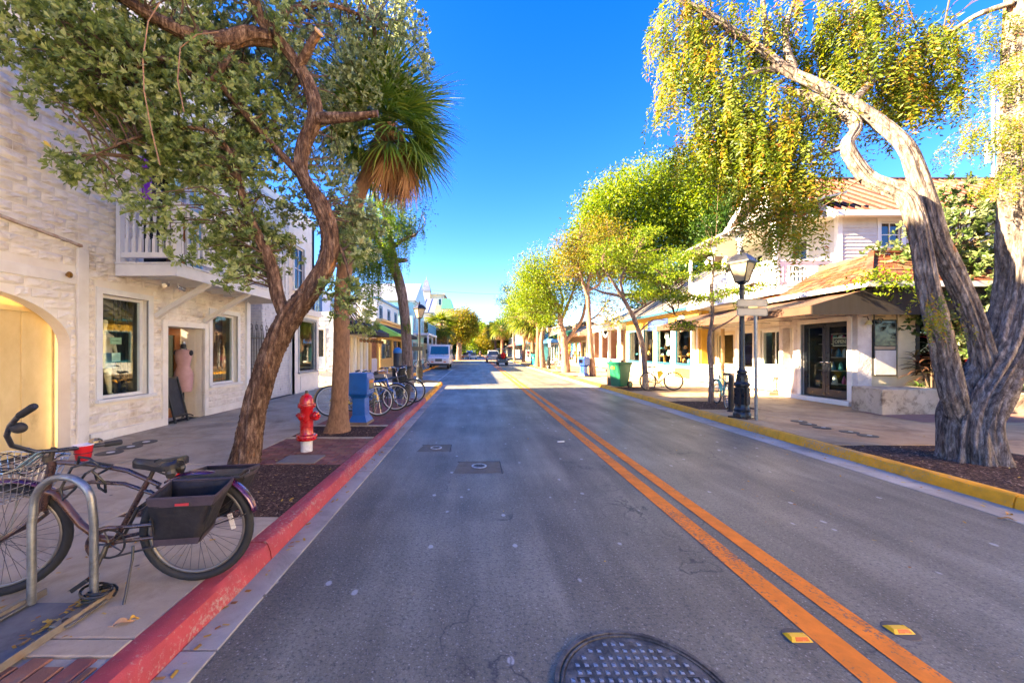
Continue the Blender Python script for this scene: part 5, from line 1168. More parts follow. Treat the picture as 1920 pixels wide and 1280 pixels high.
# back-row mass of roofs and gardens seen over the pavilion
BK = empty('yellow_back_house', (16,26,0), 'pale yellow house with grey hipped roof standing behind the yellow shop roofs', 'building')
mb = MB(); mb.box(14.2,22,23,31,0,5.6); mb.build('wall', mat('cream_wall', (.72,.6,.4), (.62,.5,.32)), BK)
mb = MB(); mb.add([(13.8,22.6,5.6),(22.4,22.6,5.6),(22.4,31.4,5.6),(13.8,31.4,5.6),(17,25.5,7.6),(19.5,25.5,7.6),(19.5,28.5,7.6),(17,28.5,7.6)],[(4,5,6,7),(0,1,5,4),(1,2,6,5),(2,3,7,6),(3,0,4,7)]); mb.build('roof', SEAM, BK)

# ================================================================ TREES
def catmull(P, Rr, step):
    P = np.array([tuple(p) for p in P], float); Rr = np.array(Rr, float)
    Q = np.vstack([2*P[0]-P[1], P, 2*P[-1]-P[-2]]); out = []; ro = []
    for i in range(len(P)-1):
        p0,p1,p2,p3 = Q[i:i+4]; n = max(2, int(np.linalg.norm(p2-p1)/step))
        for t in np.linspace(0,1,n,endpoint=False):
            out.append(.5*((2*p1)+(-p0+p2)*t+(2*p0-5*p1+4*p2-p3)*t*t+(-p0+3*p1-3*p2+p3)*t**3)); ro.append(Rr[i]*(1-t)+Rr[i+1]*t)
    out.append(P[-1]); ro.append(Rr[-1]); return np.array(out), np.array(ro)
def limb(name, P, Rr, m, parent, ns=40, step=.05, amp=.16, freq=5.0, lfreq=1.3, seed=1, twist=.0, flare=0, lump=.12, open_end=False):
    P, r = catmull(P, Rr, step); n = len(P); T = nrm(np.gradient(P, axis=0)); U = np.zeros_like(P)
    u = np.cross(T[0], [0,1,0]); u /= np.linalg.norm(u)
    for i in range(n):
        u = u - T[i]*np.dot(u,T[i]); u /= np.linalg.norm(u); U[i] = u
    Wv = np.cross(T, U); s = np.concatenate([[0], np.cumsum(np.linalg.norm(np.diff(P,axis=0),axis=1))])
    a = np.linspace(0, 2*np.pi, ns, endpoint=False); A, S = np.meshgrid(a, s); rr = r[:,None]*np.ones_like(A)
    At = A + twist*S
    q = np.stack([np.cos(At)*freq*.55, np.sin(At)*freq*.55, S*lfreq], -1)
    n1 = vnoise(q, seed); n2 = vnoise(q*np.array([2.4,2.4,1.3])+7, seed+1); n3 = vnoise(q*np.array([4.5,4.5,2.4]), seed+2)
    ridge = 1-np.abs(2*n1-1)*1.6; ridge2 = 1-np.abs(2*n2-1)*1.5
    big = vnoise(np.stack([np.cos(A)*.9, np.sin(A)*.9, S*.9], -1), seed+5)-.5
    k = 1 + amp*(ridge*.55+ridge2*.35+n3*.35-.75) + lump*2*big
    if flare: k = k*(1+flare*np.exp(-S/.16)*(.75+.6*vnoise(np.stack([np.cos(A)*2.2,np.sin(A)*2.2,S*0],-1),seed+9)))
    rr = rr*k
    V = P[:,None,:] + U[:,None,:]*(np.cos(A)*rr)[...,None] + Wv[:,None,:]*(np.sin(A)*rr)[...,None]
    V = V.reshape(-1,3) - np.array(base(parent)); i = np.arange(n-1)[:,None]*ns; j = np.arange(ns)[None,:]; j2 = (j+1)%ns
    Fc = np.stack([i+j, i+j2, i+ns+j2, i+ns+j], -1).reshape(-1,4)
    V = np.vstack([V, P[-1]-np.array(base(parent))]); e = (n-1)*ns
    cap = np.stack([np.full(ns, 0)+e+np.arange(ns), e+(np.arange(ns)+1)%ns, np.full(ns,len(V)-1), np.full(ns,len(V)-1)], -1)
    me = npmesh(name, V, Fc, m, smooth=True); o = newobj(name, me, parent); return o, P, r
def cutend(par, c, d, r, m):
    mb = MB(); d = Vector(d).normalized(); c = Vector(c); mb.tube([c-d*.01, c+d*.006], r, 16); return mb.build('cut_face', m, par)
def thin(name, paths, m, parent, n=5, kind='stuff'):
    mb = MB()
    for P, r in paths: mb.tube(P, r, n, cap=False)
    return mb.build(name, m, parent, smooth=60, kind=kind)
def blobpts(blobs, dens, shell=2.0, gate=.0, seed=3, zmin=.5):
    out = []; outd = []
    for (px,py,d,r,*e) in blobs:
        c = np.array(W(px,py,d)); sq = np.array(e[0]) if e else np.array([1,1,.8])
        n = max(2, int(dens*4*r*r)); v = nrm(RNG.normal(size=(n,3))); f = RNG.random(n)**(1/(3*shell*.6))
        p = c + v*sq*(f*r)[:,None]*(.82+.36*vnoise(v*2.1+px, seed))[:,None]; out.append(p); outd.append(v)
    P = np.vstack(out); D = np.vstack(outd)
    if gate: k = vnoise(P*1.7, seed) > gate; P, D = P[k], D[k]
    k = P[:,2] > zmin; return P[k], D[k]
def leafV(P, D, N, L, Wd, shape):
    """leaves as folded blades: P base, D direction, N up side"""
    S = nrm(np.cross(D, N)); N = nrm(np.cross(S, D)); L = L[:,None]; Wd = Wd[:,None]; n = len(P)
    if shape == 'diamond':
        V = np.stack([P, P+D*L*.45+S*Wd*.5+N*L*.06, P+D*L-N*L*.08, P+D*L*.45-S*Wd*.5+N*L*.06], 1); k = 4
        F = np.array([[0,1,2,3]])
        i = np.arange(n)[:,None,None]*k; return V.reshape(-1,3), (i+F[None]).reshape(-1,4), k
    V = np.stack([P, P+D*L*.32+S*Wd*.27+N*Wd*.12, P+D*L*.68+S*Wd*.5+N*Wd*.2, P+D*L-N*L*.06, P+D*L*.68-S*Wd*.5+N*Wd*.2, P+D*L*.32-S*Wd*.27+N*Wd*.12, P+D*L*.55], 1); k = 7
    F = np.array([[0,1,2,6],[6,2,3,3],[0,6,4,5],[6,3,4,4]]); F = np.array([[0,1,2,6],[0,6,4,5]]); F2 = np.array([[6,2,3,4]])
    F = np.vstack([F, F2]); i = np.arange(n)[:,None,None]*k; return V.reshape(-1,3), (i+F[None]).reshape(-1,4), k
def rosettes(name, P, D, m, parent, nl=8, L=.085, Wd=.036, up=.35, lo=35, hi=80, parts=0, jitter=.015, mats=None):
    n = len(P); A = nrm(D*.6 + np.array([0,0,up]) + RNG.normal(size=(n,3))*.35)
    R1 = nrm(np.cross(A, RNG.normal(size=(n,3)))); R2 = np.cross(A, R1); rn0 = RNG.random(n); PP=[];DD=[];NN=[];RR=[]
    for k in range(nl):
        a = 2*np.pi*k/nl*1.0 + RNG.uniform(-.3,.3,n) + (k%2)*.2; t = np.radians(RNG.uniform(lo,hi,n)) if k%2 else np.radians(RNG.uniform(lo*.5,hi*.75,n))
        rad = R1*np.cos(a)[:,None] + R2*np.sin(a)[:,None]; d = A*np.cos(t)[:,None] + rad*np.sin(t)[:,None]
        PP.append(P - A*(RNG.random(n)*jitter*2)[:,None]); DD.append(d); NN.append(A*np.sin(t)[:,None]-rad*np.cos(t)[:,None]); RR.append(np.clip(rn0*.7+RNG.random(n)*.3,0,1))
    PP=np.vstack(PP);DD=nrm(np.vstack(DD)+RNG.normal(size=(n*nl,3))*.1);NN=np.vstack(NN);RR=np.concatenate(RR); Ls=RNG.uniform(.65,1.15,n*nl)*L
    if parts:   # the largest-looking leaves as objects of their own
        dist = np.linalg.norm(PP - np.array([0,0,1.6]), axis=1) + (PP[:,1] < 1.2)*99 + (np.abs(PP[:,0]/np.maximum(PP[:,1],.1)+.55) > .68)*99
        idx = np.argsort(dist)[:parts]; V, Fc, k = leafV(np.array([[0,0,0.]]), np.array([[1.,0,0]]), np.array([[0,0,1.]]), np.array([1.]), np.array([Wd/L]), 'ob')
        mes = []
        for q in (.1,.3,.5,.7,.9): mes.append(npmesh('leaf', V, Fc, m, np.full(len(V), q)))
        for i in idx:
            S = np.cross(DD[i],NN[i]); S/=np.linalg.norm(S); N = np.cross(S,DD[i]); Mx = Matrix((tuple(DD[i]),tuple(-S),tuple(N))).transposed().to_euler()
            piece('leaf', mes[min(4,int(RR[i]*5))], parent, Vector(PP[i]), Mx, (Ls[i],)*3)
        keep = np.ones(len(PP), bool); keep[idx] = False; PP,DD,NN,RR,Ls = PP[keep],DD[keep],NN[keep],RR[keep],Ls[keep]
    V, Fc, k = leafV(PP, DD, NN, Ls, Ls*Wd/L, 'ob'); V = V - np.array(base(parent))
    o = newobj(name, npmesh(name, V, Fc, m, np.repeat(RR, k)), parent); o['kind'] = 'stuff'; return o
def strands(name, P, D, m, parent, length=.7, nl=16, L=.055, Wd=.02, droop=1.0, spread=.4, pairs=True, ragged=.5):
    """hanging feathery sprays: leaflets either side of an arching stem"""
    n = len(P); H_ = nrm(np.stack([D[:,0],D[:,1],np.zeros(n)],1)+RNG.normal(size=(n,3))*np.array([.5,.5,.1])); Ln = RNG.uniform(1-ragged,1+ragged*.4,n)*length
    PP=[];DD=[];NN=[];RR=[]; rn0 = RNG.random(n)
    for k in range(nl):
        t = (k+.5)/nl
        pos = P + H_*(spread*t*(1.4-t))*Ln[:,None] + np.array([0,0,-1])*(droop*t**1.6)*Ln[:,None]; tan = nrm(H_*spread*(1.4-2*t) + np.array([0,0,-1])*droop*1.6*t**.6)
        lat = nrm(np.cross(tan, H_+RNG.normal(size=(n,3))*.4)); 
        for s in ((1,-1) if pairs else (1 if k%2 else -1,)):
            PP.append(pos+RNG.normal(size=(n,3))*.008); DD.append(nrm(lat*s+tan*.7+RNG.normal(size=(n,3))*.3)); NN.append(nrm(np.cross(lat,tan)*s+RNG.normal(size=(n,3))*.4)); RR.append(np.clip(rn0*.65+RNG.random(n)*.35,0,1))
    PP=np.vstack(PP);DD=np.vstack(DD);NN=np.vstack(NN);RR=np.concatenate(RR);Ls=RNG.uniform(.6,1.2,len(PP))*L
    V,Fc,k = leafV(PP,DD,NN,Ls,Ls*Wd/L,'diamond'); V = V-np.array(base(parent))
    o = newobj(name, npmesh(name,V,Fc,m,np.repeat(RR,k)), parent); o['kind']='stuff'; return o
def clumps(name, P, D, m, parent, nl=9, L=.12, Wd=.055, spread=.22, flat=1.0):
    n = len(P); PP = np.repeat(P,nl,0)+RNG.normal(size=(n*nl,3))*spread*np.array([1,1,flat]); DD = nrm(np.repeat(D,nl,0)*.7+RNG.normal(size=(n*nl,3))+np.array([0,0,-.15]))
    NN = nrm(RNG.normal(size=(n*nl,3))*.7+np.array([0,0,1])); rn = np.clip(np.repeat(RNG.random(n),nl)*.65+RNG.random(n*nl)*.35,0,1); Ls=RNG.uniform(.6,1.2,n*nl)*L
    V,Fc,k = leafV(PP,DD,NN,Ls,Ls*Wd/L,'diamond'); V = V-np.array(base(parent))
    o = newobj(name, npmesh(name,V,Fc,m,np.repeat(rn,k)), parent); o['kind']='stuff'; return o
def twigs(parent, skel, P, m, frac=.25, r0=.02, r1=.004, name='twig', sag=.15, up=1):
    S = np.vstack([s[0] for s in skel]); Rs = np.concatenate([s[1] for s in skel]); idx = RNG.choice(len(P), int(len(P)*frac), replace=False); paths = []
    for i in idx:
        p = P[i]; d = np.linalg.norm(S-p,axis=1) + np.maximum(0, (S[:,2]-p[2])*up)*1.2; j = int(np.argmin(d)); a = S[j]; mid = (a+p)/2 + np.array([0,0,1])*np.linalg.norm(p-a)*sag + RNG.normal(size=3)*np.linalg.norm(p-a)*.1
        paths.append(([tuple(a), tuple((a+mid)/2+RNG.normal(size=3)*.02), tuple(mid), tuple((mid+p)/2+RNG.normal(size=3)*.02), tuple(p)], [min(r0,Rs[j]*.6), r0*.7, r0*.5, r0*.3+r1*.5, r1]))
    return thin(name, paths, m, parent, 4)

BARK_L = barkmat('cracked_brown_bark', (.025,.013,.008), (.16,.088,.052), (.42,.27,.17), 1.2, (.42,.17,.05))
BARK_R = barkmat('silver_shaggy_bark', (.03,.02,.016), (.2,.16,.135), (.42,.36,.31), 1.1, (.42,.17,.06))
BARK_G = barkmat('grey_bark', (.07,.045,.035), (.24,.17,.13), (.4,.31,.25), 1.2)
BARK_P = barkmat('pinkish_smooth_bark', (.14,.075,.045), (.3,.19,.12), (.4,.29,.21), .5)
TWIG = mat('twig', (.14,.085,.05), (.08,.045,.025), rough=.85)
LF_BUTTON = leafmat('leathery_leaf', [(0,(.07,.1,.02)),(.3,(.17,.23,.055)),(.65,(.33,.39,.12)),(.94,(.5,.52,.25)),(1,(.6,.4,.05))], .38, .4)
LF_SILVER = leafmat('silvery_leaf', [(0,(.12,.15,.05)),(.5,(.28,.33,.14)),(1,(.46,.5,.26))], .45, .4)
LF_TAMAR = leafmat('golden_feather_leaf', [(0,(.04,.08,.004)),(.35,(.11,.16,.007)),(.66,(.2,.22,.01)),(.82,(.3,.2,.012)),(.92,(.32,.11,.01)),(1,(.22,.06,.01))], .5, .45)
LF_MOSS = leafmat('hanging_green_leaf', [(0,(.05,.11,.008)),(.5,(.11,.2,.012)),(.85,(.2,.28,.02)),(1,(.34,.27,.03))], .5, .5)
LF_LIME = leafmat('lime_leaf', [(0,(.045,.095,.004)),(.4,(.12,.19,.008)),(.8,(.23,.28,.012)),(1,(.34,.28,.015))], .5, .45)
LF_DEEP = leafmat('deep_green_leaf', [(0,(.012,.035,.005)),(.5,(.035,.08,.01)),(1,(.09,.15,.02))], .4, .35)
LF_GOLD = leafmat('golden_leaf', [(0,(.05,.09,.005)),(.4,(.15,.16,.008)),(.8,(.28,.19,.012)),(1,(.32,.12,.012))], .5, .45)
LF_VAR = leafmat('variegated_leaf', [(0,(.03,.06,.01)),(.4,(.08,.13,.025)),(.7,(.22,.25,.1)),(1,(.38,.37,.2))], .45, .4)
CUT = mat('sawn_wood', (.7,.42,.17), (.5,.25,.08), scale=14, rough=.8)

# ---- left tree with leathery leaves
T = empty('leaning_tree', (W(462,870,5.0).x, 5.0, .12), 'leaning dark brown twisted tree with leathery green leaves beside the hydrant, over the left pavement', 'tree')
tp = [(458,895,5.0,.30),(462,850,5.0,.25),(478,765,5.0,.205),(500,690,5.0,.2),(523,635,5.0,.215),(548,590,5.0,.215),(583,545,5.0,.185),(611,495,5.0,.165),(617,440,4.98,.155),(600,385,4.95,.165),(566,325,4.95,.125),(570,270,4.95,.14),(590,218,4.95,.145),(578,160,4.95,.12),(545,105,4.9,.11),(502,55,4.85,.1),(478,10,4.8,.115),(470,-60,4.7,.09),(480,-170,4.7,.07)]
skel = []
o,P_,r_ = limb('trunk', [W(a,b,c) for a,b,c,_ in tp], [q[3]*.64 for q in tp], BARK_L, T, 96, .02, .42, 8, 1.2, 3, .9, flare=.2, lump=.14); skel.append((P_,r_))
def lm(T, pts, m, ns=32, name='limb', **k):
    o,P_,r_ = limb(name, [W(a,b,c) for a,b,c,_ in pts], [q[3]*(.72 if m is BARK_L else (.68 if name != 'trunk' else .84) if m is BARK_R else 1) for q in pts], m, T, ns, **k); skel.append((P_,r_)); return o
lm(T, [(540,600,5.0,.13),(522,560,4.98,.12),(512,510,4.95,.11),(500,475,4.9,.1),(478,430,4.85,.08),(455,370,4.8,.06),(440,300,4.7,.045)], BARK_L, 56, step=.03, amp=.3, freq=6, seed=8, twist=.8)
lm(T, [(553,135,4.95,.08),(572,105,4.85,.075),(588,75,4.75,.07),(598,60,4.7,.066)], BARK_L, 40, step=.02, amp=.25, freq=6, seed=12); e = W(598,60,4.7); cutend(T, e, e-W(588,75,4.75), .06, CUT)
lm(T, [(588,222,4.95,.1),(625,221,4.85,.085),(665,219,4.8,.07),(708,213,4.75,.05)], BARK_L, 40, step=.03, amp=.3, freq=6, seed=15); e = W(708,213,4.75); cutend(T, e, (1,0,0), .04, mat('broken_wood', (.16,.08,.04), (.07,.035,.02)))
lm(T, [(510,75,4.85,.12),(465,68,4.75,.14),(420,78,4.6,.13),(370,72,4.5,.115),(310,45,4.4,.1),(250,10,4.3,.085),(180,-40,4.2,.06)], BARK_L, 56, step=.03, amp=.3, freq=6, seed=21, twist=.7)
lm(T, [(440,75,4.7,.09),(400,150,4.6,.05),(360,140,4.5,.045),(300,110,4.4,.035),(210,150,4.3,.02)], BARK_L, 20, step=.05, seed=22)
lm(T, [(566,330,4.95,.07),(500,260,4.9,.05),(430,180,4.8,.05),(380,120,4.7,.04),(330,90,4.6,.03)], BARK_L, 24, step=.05, seed=23)
lm(T, [(500,60,4.85,.07),(540,20,5.2,.05),(620,10,5.6,.04),(700,40,6.0,.03)], BARK_L, 20, step=.05, seed=24)
lm(T, [(617,450,5.0,.05),(640,470,5.05,.035),(655,520,5.0,.025),(650,570,4.95,.018)], BARK_L, 16, step=.05, seed=25)
lm(T, [(440,300,4.7,.045),(400,250,4.6,.035),(330,240,4.5,.028),(250,260,4.4,.02),(180,290,4.25,.012)], BARK_L, 16, step=.05, seed=26)
near = [(40,10,4.2,.62),(125,50,4.3,.62),(225,30,4.3,.72),(330,50,4.5,.8),(430,20,4.7,.8),(110,140,4.35,.36),(150,215,4.3,.42),(140,305,4.15,.26),(215,150,4.4,.66),(245,255,4.5,.6),(190,330,4.3,.3),(300,180,4.6,.75),
        (300,330,4.4,.5),(350,280,4.7,.62),(420,200,4.9,.8),(400,350,4.8,.62),(300,395,4.35,.3),(370,440,4.75,.48),(440,440,4.9,.52),(480,500,5.1,.3),(560,460,5.3,.35),(350,470,4.6,.25),(440,520,4.7,.24),(500,330,5.1,.6),(500,230,5.3,.6),(520,440,5.2,.4),(545,520,5.3,.28),(40,90,4.3,.3),(660,580,4.9,.3),(640,545,4.8,.26),(655,470,5.1,.32),(690,615,4.9,.14)]
P,D = blobpts(near, 250, 2.0, .37)
k = (P[:,0] > -6.05); P,D = P[k],D[k]
rosettes('crown', P, D, LF_BUTTON, T, 8, .078, .03, parts=300)
twigs(T, skel, P, TWIG, .07, .016, .003)
far_ = [(560,60,5.6,.75),(640,60,6.2,1.0),(720,80,6.5,.85),(660,230,6.2,.42),(690,130,6.3,.5),(625,300,6,.42),(645,420,6,.42),(680,470,6.2,.3),(770,130,6.4,.35),(640,170,6.0,.6),(560,180,5.7,.5),(690,20,6.6,.8),(500,130,5.5,.6),(450,100,5.4,.7),(380,130,5.3,.7),(620,350,5.5,.35),(650,400,5.6,.4),(560,400,5.5,.3),(700,420,6,.3),(480,300,5.6,.7),(400,260,5.6,.8),(300,230,5.4,.7),(330,130,5.5,.8)]
P,D = blobpts(far_, 180, 2.0, .37, seed=5); k = (P[:,0] > -6.0); P,D = P[k],D[k]
rosettes('crown', P, D, LF_SILVER, T, 7, .08, .034)
twigs(T, skel, P, TWIG, .05, .014, .003)
mb = MB()     # long hanging shoots
for pts in ([(300,5,3.9),(278,40,3.9),(268,110,3.9),(270,170,3.9),(283,240,3.95),(300,310,4)],[(410,60,4.1),(370,65,4.1),(338,90,4.1),(333,150,4.1),(345,210,4.1)]):
    mb.tube([W(*q) for q in pts], .006, 5)
mb.build('shoot', mat('young_bark', (.36,.2,.1), (.25,.13,.07)), T)

# ---- fan palms
def frondmesh(seed, m, nb=34, pet=.5, bl=.78, droop=.45, fan=100, name='frond', width=.03):
    r = random.Random(seed); V = []; Fc = []; rn = []
    # petiole
    for i in range(5):
        t = i/4; x = pet*t; z = -.05*t*t
        for dy,dz in ((-.012,0),(.012,0),(0,.012)): V.append((x,dy,z+dz)); rn.append(.75)
    for i in range(4):
        a = i*3
        for k in range(3): Fc.append((a+k, a+(k+1)%3, a+3+(k+1)%3, a+3+k))
    for b in range(nb):
        u = (b+.5)/nb*2-1; ang = R(fan)*u + r.uniform(-.04,.04); L = bl*(1-.25*abs(u)**2)*r.uniform(.85,1.08); ca, sa = math.cos(ang), math.sin(ang)
        o = pet + .12*math.cos(ang)*0; dr = droop*r.uniform(.7,1.3); tone = r.random(); i0 = len(V); tw = r.uniform(-.4,.4)
        for k in range(5):
            t = k/4; w = width*(.55+.9*t if t < .45 else (1-t)*1.7)*.5; w = max(w, .001); rad = L*t
            x = o + ca*rad*(1-.18*t*dr); y = sa*rad*(1-.18*t*dr); z = -.05 - dr*L*t**2.2 + .05*abs(u)*t + (.02 if b%2 else 0)*t
            V += [(x-sa*w*-1*-1, y+ca*w, z+w*tw), (x+sa*w, y-ca*w, z-w*tw)]; rn += [tone*.8+.2*t]*2
        for k in range(4): a = i0+2*k; Fc.append((a,a+1,a+3,a+2))
    return npmesh(name, np.array(V), np.array(Fc), m, np.array(rn))
LF_PALM = leafmat('palm_leaf', [(0,(.05,.1,.015)),(.5,(.12,.21,.025)),(.85,(.27,.34,.05)),(1,(.45,.42,.08))], .4, .4)
LF_PALMY = leafmat('sunlit_palm_leaf', [(0,(.04,.08,.006)),(.5,(.11,.16,.012)),(.85,(.22,.22,.02)),(1,(.32,.2,.025))], .45, .4)
LF_DEAD = leafmat('dead_palm_leaf', [(0,(.14,.06,.025)),(.5,(.3,.14,.06)),(.9,(.5,.28,.13)),(1,(.6,.4,.2))], .8, .2)
FR = {k: [frondmesh(i+j*10, m, nb, .5, .78, dr, fan, nm, wd) for i in range(3)] for j,(k,m,dr,fan,nm,nb,wd) in enumerate([('g',LF_PALM,.42,105,'frond',34,.03),('y',LF_PALMY,.45,105,'frond',26,.045),('d',LF_DEAD,.25,30,'dead_frond',26,.022)])}
PTR = mat('palm_fibre_trunk', (.3,.16,.085), (.12,.065,.035), scale=30, rough=.95, bump=.9, bscale=80, bdist=.01, st=(1,1,.35))
def orient(d, roll=0):
    d = Vector(d).normalized(); up = Vector((0,0,1)); y = up.cross(d)
    if y.length < .05: y = Vector((0,1,0))
    y.normalize(); z = d.cross(y); M = Matrix((d,y,z)).transposed(); return (M @ Matrix.Rotation(roll,3,'X')).to_euler()
def palm(name, label, trunk, rad, crown_s, nfr, ndead, fk='g', group=None, seed=1, sweep=(0,0,0), deadbias=None):
    r = random.Random(seed); b = Vector(trunk[0]); T = empty(name, (b.x,b.y,b.z), label, 'palm tree', group)
    o,P_,r_ = limb('trunk', trunk, rad, PTR, T, 28, .05, .05, 9, 5, seed, flare=.35, lump=.03)
    c = Vector(trunk[-1])
    for i in range(nfr):
        el = math.asin(max(-1,min(1, -.72 + 1.68*(i+.5)/nfr))); az = i*2.39996 + r.uniform(-.2,.2); d = Vector((math.cos(az)*math.cos(el), math.sin(az)*math.cos(el), math.sin(el))) + Vector(sweep)
        piece('frond', FR[fk][i%3], T, c + d.normalized()*.06*crown_s, orient(d, r.uniform(-.3,.3)), (crown_s*r.uniform(.85,1.1),)*3)
    for i in range(ndead):
        az = i*2.39996 + r.uniform(-.4,.4) if deadbias is None else deadbias + r.uniform(-1.3,1.3); q_ = r.uniform(.0,.3); d = Vector((math.cos(az)*q_, math.sin(az)*q_, -1)) 
        piece('dead_frond', FR['d'][i%3], T, c + Vector((math.cos(az)*r.uniform(.08,.3)*crown_s,math.sin(az)*r.uniform(.08,.3)*crown_s,r.uniform(-.05,.15)*crown_s)), orient(d, r.uniform(-1.5,1.5)), (crown_s*r.uniform(.6,1.0),)*3)
    mb = MB(); mb.ball((c.x,c.y,c.z), .16*crown_s, (1,1,1.3), 10); mb.build('crown_heart', PTR, T)
    return T
near_palm = palm('fan_palm', 'fan palm with thick fibrous trunk and brown dead fronds, between red hydrant and blue box', [(-2.57,7.1,.0),(-2.53,7.1,.6),(-2.5,7.12,1.6),(-2.48,7.15,2.8),(-2.3,7.2,4.2),(-1.95,7.25,5.2),(-1.72,7.25,5.75)], [.23,.155,.145,.14,.135,.13,.13], 1.25, 60, 34, 'g', seed=4, sweep=(.08,-.05,.05), deadbias=0)
LBLS = [('right_x', 0)]
palm('fan_palm', 'bushy fan palm above the white mail truck on the left side of the street', [(-4.9,50,0),(-4.85,50,2.5),(-4.7,50,4.9)], [.25,.2,.2], 2.25, 38, 14, 'y', 'palms down the street', 11)
palm('fan_palm', 'golden fan palm with brown skirt behind the turquoise box on the right pavement', [(6.1,41,0),(6.0,41,2.5),(5.9,41,5.0)], [.25,.2,.2], 2.4, 34, 22, 'y', 'palms down the street', 12)
palm('fan_palm', 'tall dark fan palm at the pavement edge beside the distant bicycles on the right', [(5.75,36,0),(5.8,36,3),(5.85,36,6.2)], [.25,.19,.19], 2.0, 32, 20, 'y', 'palms down the street', 13)
palm('fan_palm', 'yellow fan palm rising over the golf cart, right one of two far palms', [(5.6,84,0),(5.6,84,4),(5.6,84,6.6)], [.3,.25,.25], 2.8, 34, 14, 'y', 'palms down the street', 14)
palm('fan_palm', 'yellow fan palm over the parked cars, left one of two far palms', [(5.0,100,0),(5.0,100,4),(5.0,100,7.2)], [.3,.25,.25], 3.0, 32, 12, 'y', 'palms down the street', 15)
palm('fan_palm', 'orange-tipped fan palm over the turquoise awnings on the right', [(6.4,52,0),(6.5,52,3),(6.6,52,6.0)], [.25,.2,.2], 2.4, 32, 24, 'y', 'palms down the street', 16)

# ---- hanging mossy tree on the left
skel = []; T = empty('hanging_leaf_tree', (-2.5,14,.13), 'grey-barked tree with curtains of hanging feathery green leaves behind the black litter bin', 'tree')
lm(T, [(764,737,14,.26),(764,690,14,.2),(762,630,14,.185),(757,570,14,.18),(748,525,14,.17),(738,500,13.9,.15),(722,470,13.7,.12),(700,440,13.5,.09)], BARK_G, 48, name='trunk', step=.08, amp=.3, seed=31)
lm(T, [(742,505,13.9,.13),(735,460,13.9,.11),(725,410,13.8,.09),(700,360,13.6,.07)], BARK_G, 24, step=.1, seed=32)
lm(T, [(735,465,13.9,.08),(755,450,13.7,.07),(780,440,13.5,.05)], BARK_G, 20, step=.1, seed=33); lm(T, [(738,490,13.9,.1),(760,488,13.8,.08),(762,488,13.8,.06)], BARK_G, 20, step=.06, seed=34)
lm(T, [(735,470,13.9,.08),(690,470,13.4,.06),(650,480,13,.04),(630,500,12.8,.02)], BARK_G, 20, step=.1, seed=35)
hb = [(690,470,13.2,.9,(1,1,.7)),(650,470,13,.8,(1,1,.7)),(730,430,13.6,.8),(700,400,13.4,.9),(740,390,13.8,.7),(660,420,13.2,.8),(715,490,13.5,.7,(1,1,.7)),(770,420,13.9,.45),(745,470,13.9,.4),(690,530,13.3,.5),(650,530,13,.4)]
P,D = blobpts(hb, 70, 2, .25); strands('crown', P, D, LF_MOSS, T, .75, 13, .075, .03); twigs(T, skel, P, TWIG, .07, .02, .005)
P,D = blobpts([(730,330,14,.6),(790,410,14,.35),(800,380,14,.25),(760,360,14,.5),(700,320,14,.6)], 40, 2, .3); clumps('crown', P, D, LF_DEEP, T, 7, .1, .045, .16); twigs(T, skel, P, TWIG, .2, .02, .005)
P,D = blobpts([(762,610,13.8,.14,(1,1,1.6))], 150, 2); strands('ivy', P, D, LF_MOSS, T, .2, 6, .07, .03)

# ---- big silver-barked tree on the right
skel = []; bx = W(1825,858,5.15); T = empty('shaggy_bark_tree', (bx.x, 5.15, .12), 'huge three-stemmed tree with silvery shaggy bark in the dark mulch bed on the right', 'tree')
lm(T, [(1822,885,5.2,.38),(1822,850,5.2,.34),(1820,800,5.2,.32),(1832,755,5.2,.33),(1858,710,5.2,.31),(1890,650,5.2,.29),(1910,580,5.2,.275),(1920,500,5.2,.26),(1921,400,5.15,.25),(1920,300,5.1,.245),(1922,200,5.1,.235),(1924,100,5.1,.22),(1926,0,5.1,.21),(1920,-150,5.1,.17)], BARK_R, 120, name='trunk', step=.022, amp=.45, freq=8.5, lfreq=.8, seed=41, flare=.22, lump=.1)
lm(T, [(1806,815,5.25,.2),(1796,770,5.2,.19),(1786,735,5.15,.175),(1773,680,5.15,.17),(1758,610,5.1,.165),(1742,540,5.1,.16),(1727,460,5.1,.155),(1714,405,5.1,.148),(1695,368,5.15,.15),(1662,351,5.25,.145),(1631,337,5.35,.135),(1605,308,5.4,.125),(1588,272,5.45,.11),(1604,243,5.5,.1),(1592,220,5.6,.11),(1560,206,5.8,.1),(1520,180,6.0,.08),(1470,170,6.2,.06)], BARK_R, 84, step=.025, amp=.42, freq=7.5, lfreq=.8, seed=42, lump=.12)
lm(T, [(1842,760,5.2,.2),(1848,700,5.2,.175),(1838,640,5.2,.165),(1817,575,5.2,.165),(1787,510,5.2,.155),(1760,455,5.2,.145),(1743,400,5.2,.15),(1722,335,5.25,.15),(1696,275,5.3,.13),(1650,232,5.45,.12),(1594,195,5.6,.115),(1537,161,5.8,.105),(1481,135,6.0,.1),(1432,97,6.1,.09),(1387,67,6.2,.08),(1331,28,6.3,.07),(1275,0,6.4,.06),(1200,-40,6.5,.04)], BARK_R, 84, step=.025, amp=.42, freq=7.5, lfreq=.8, seed=43, lump=.12)
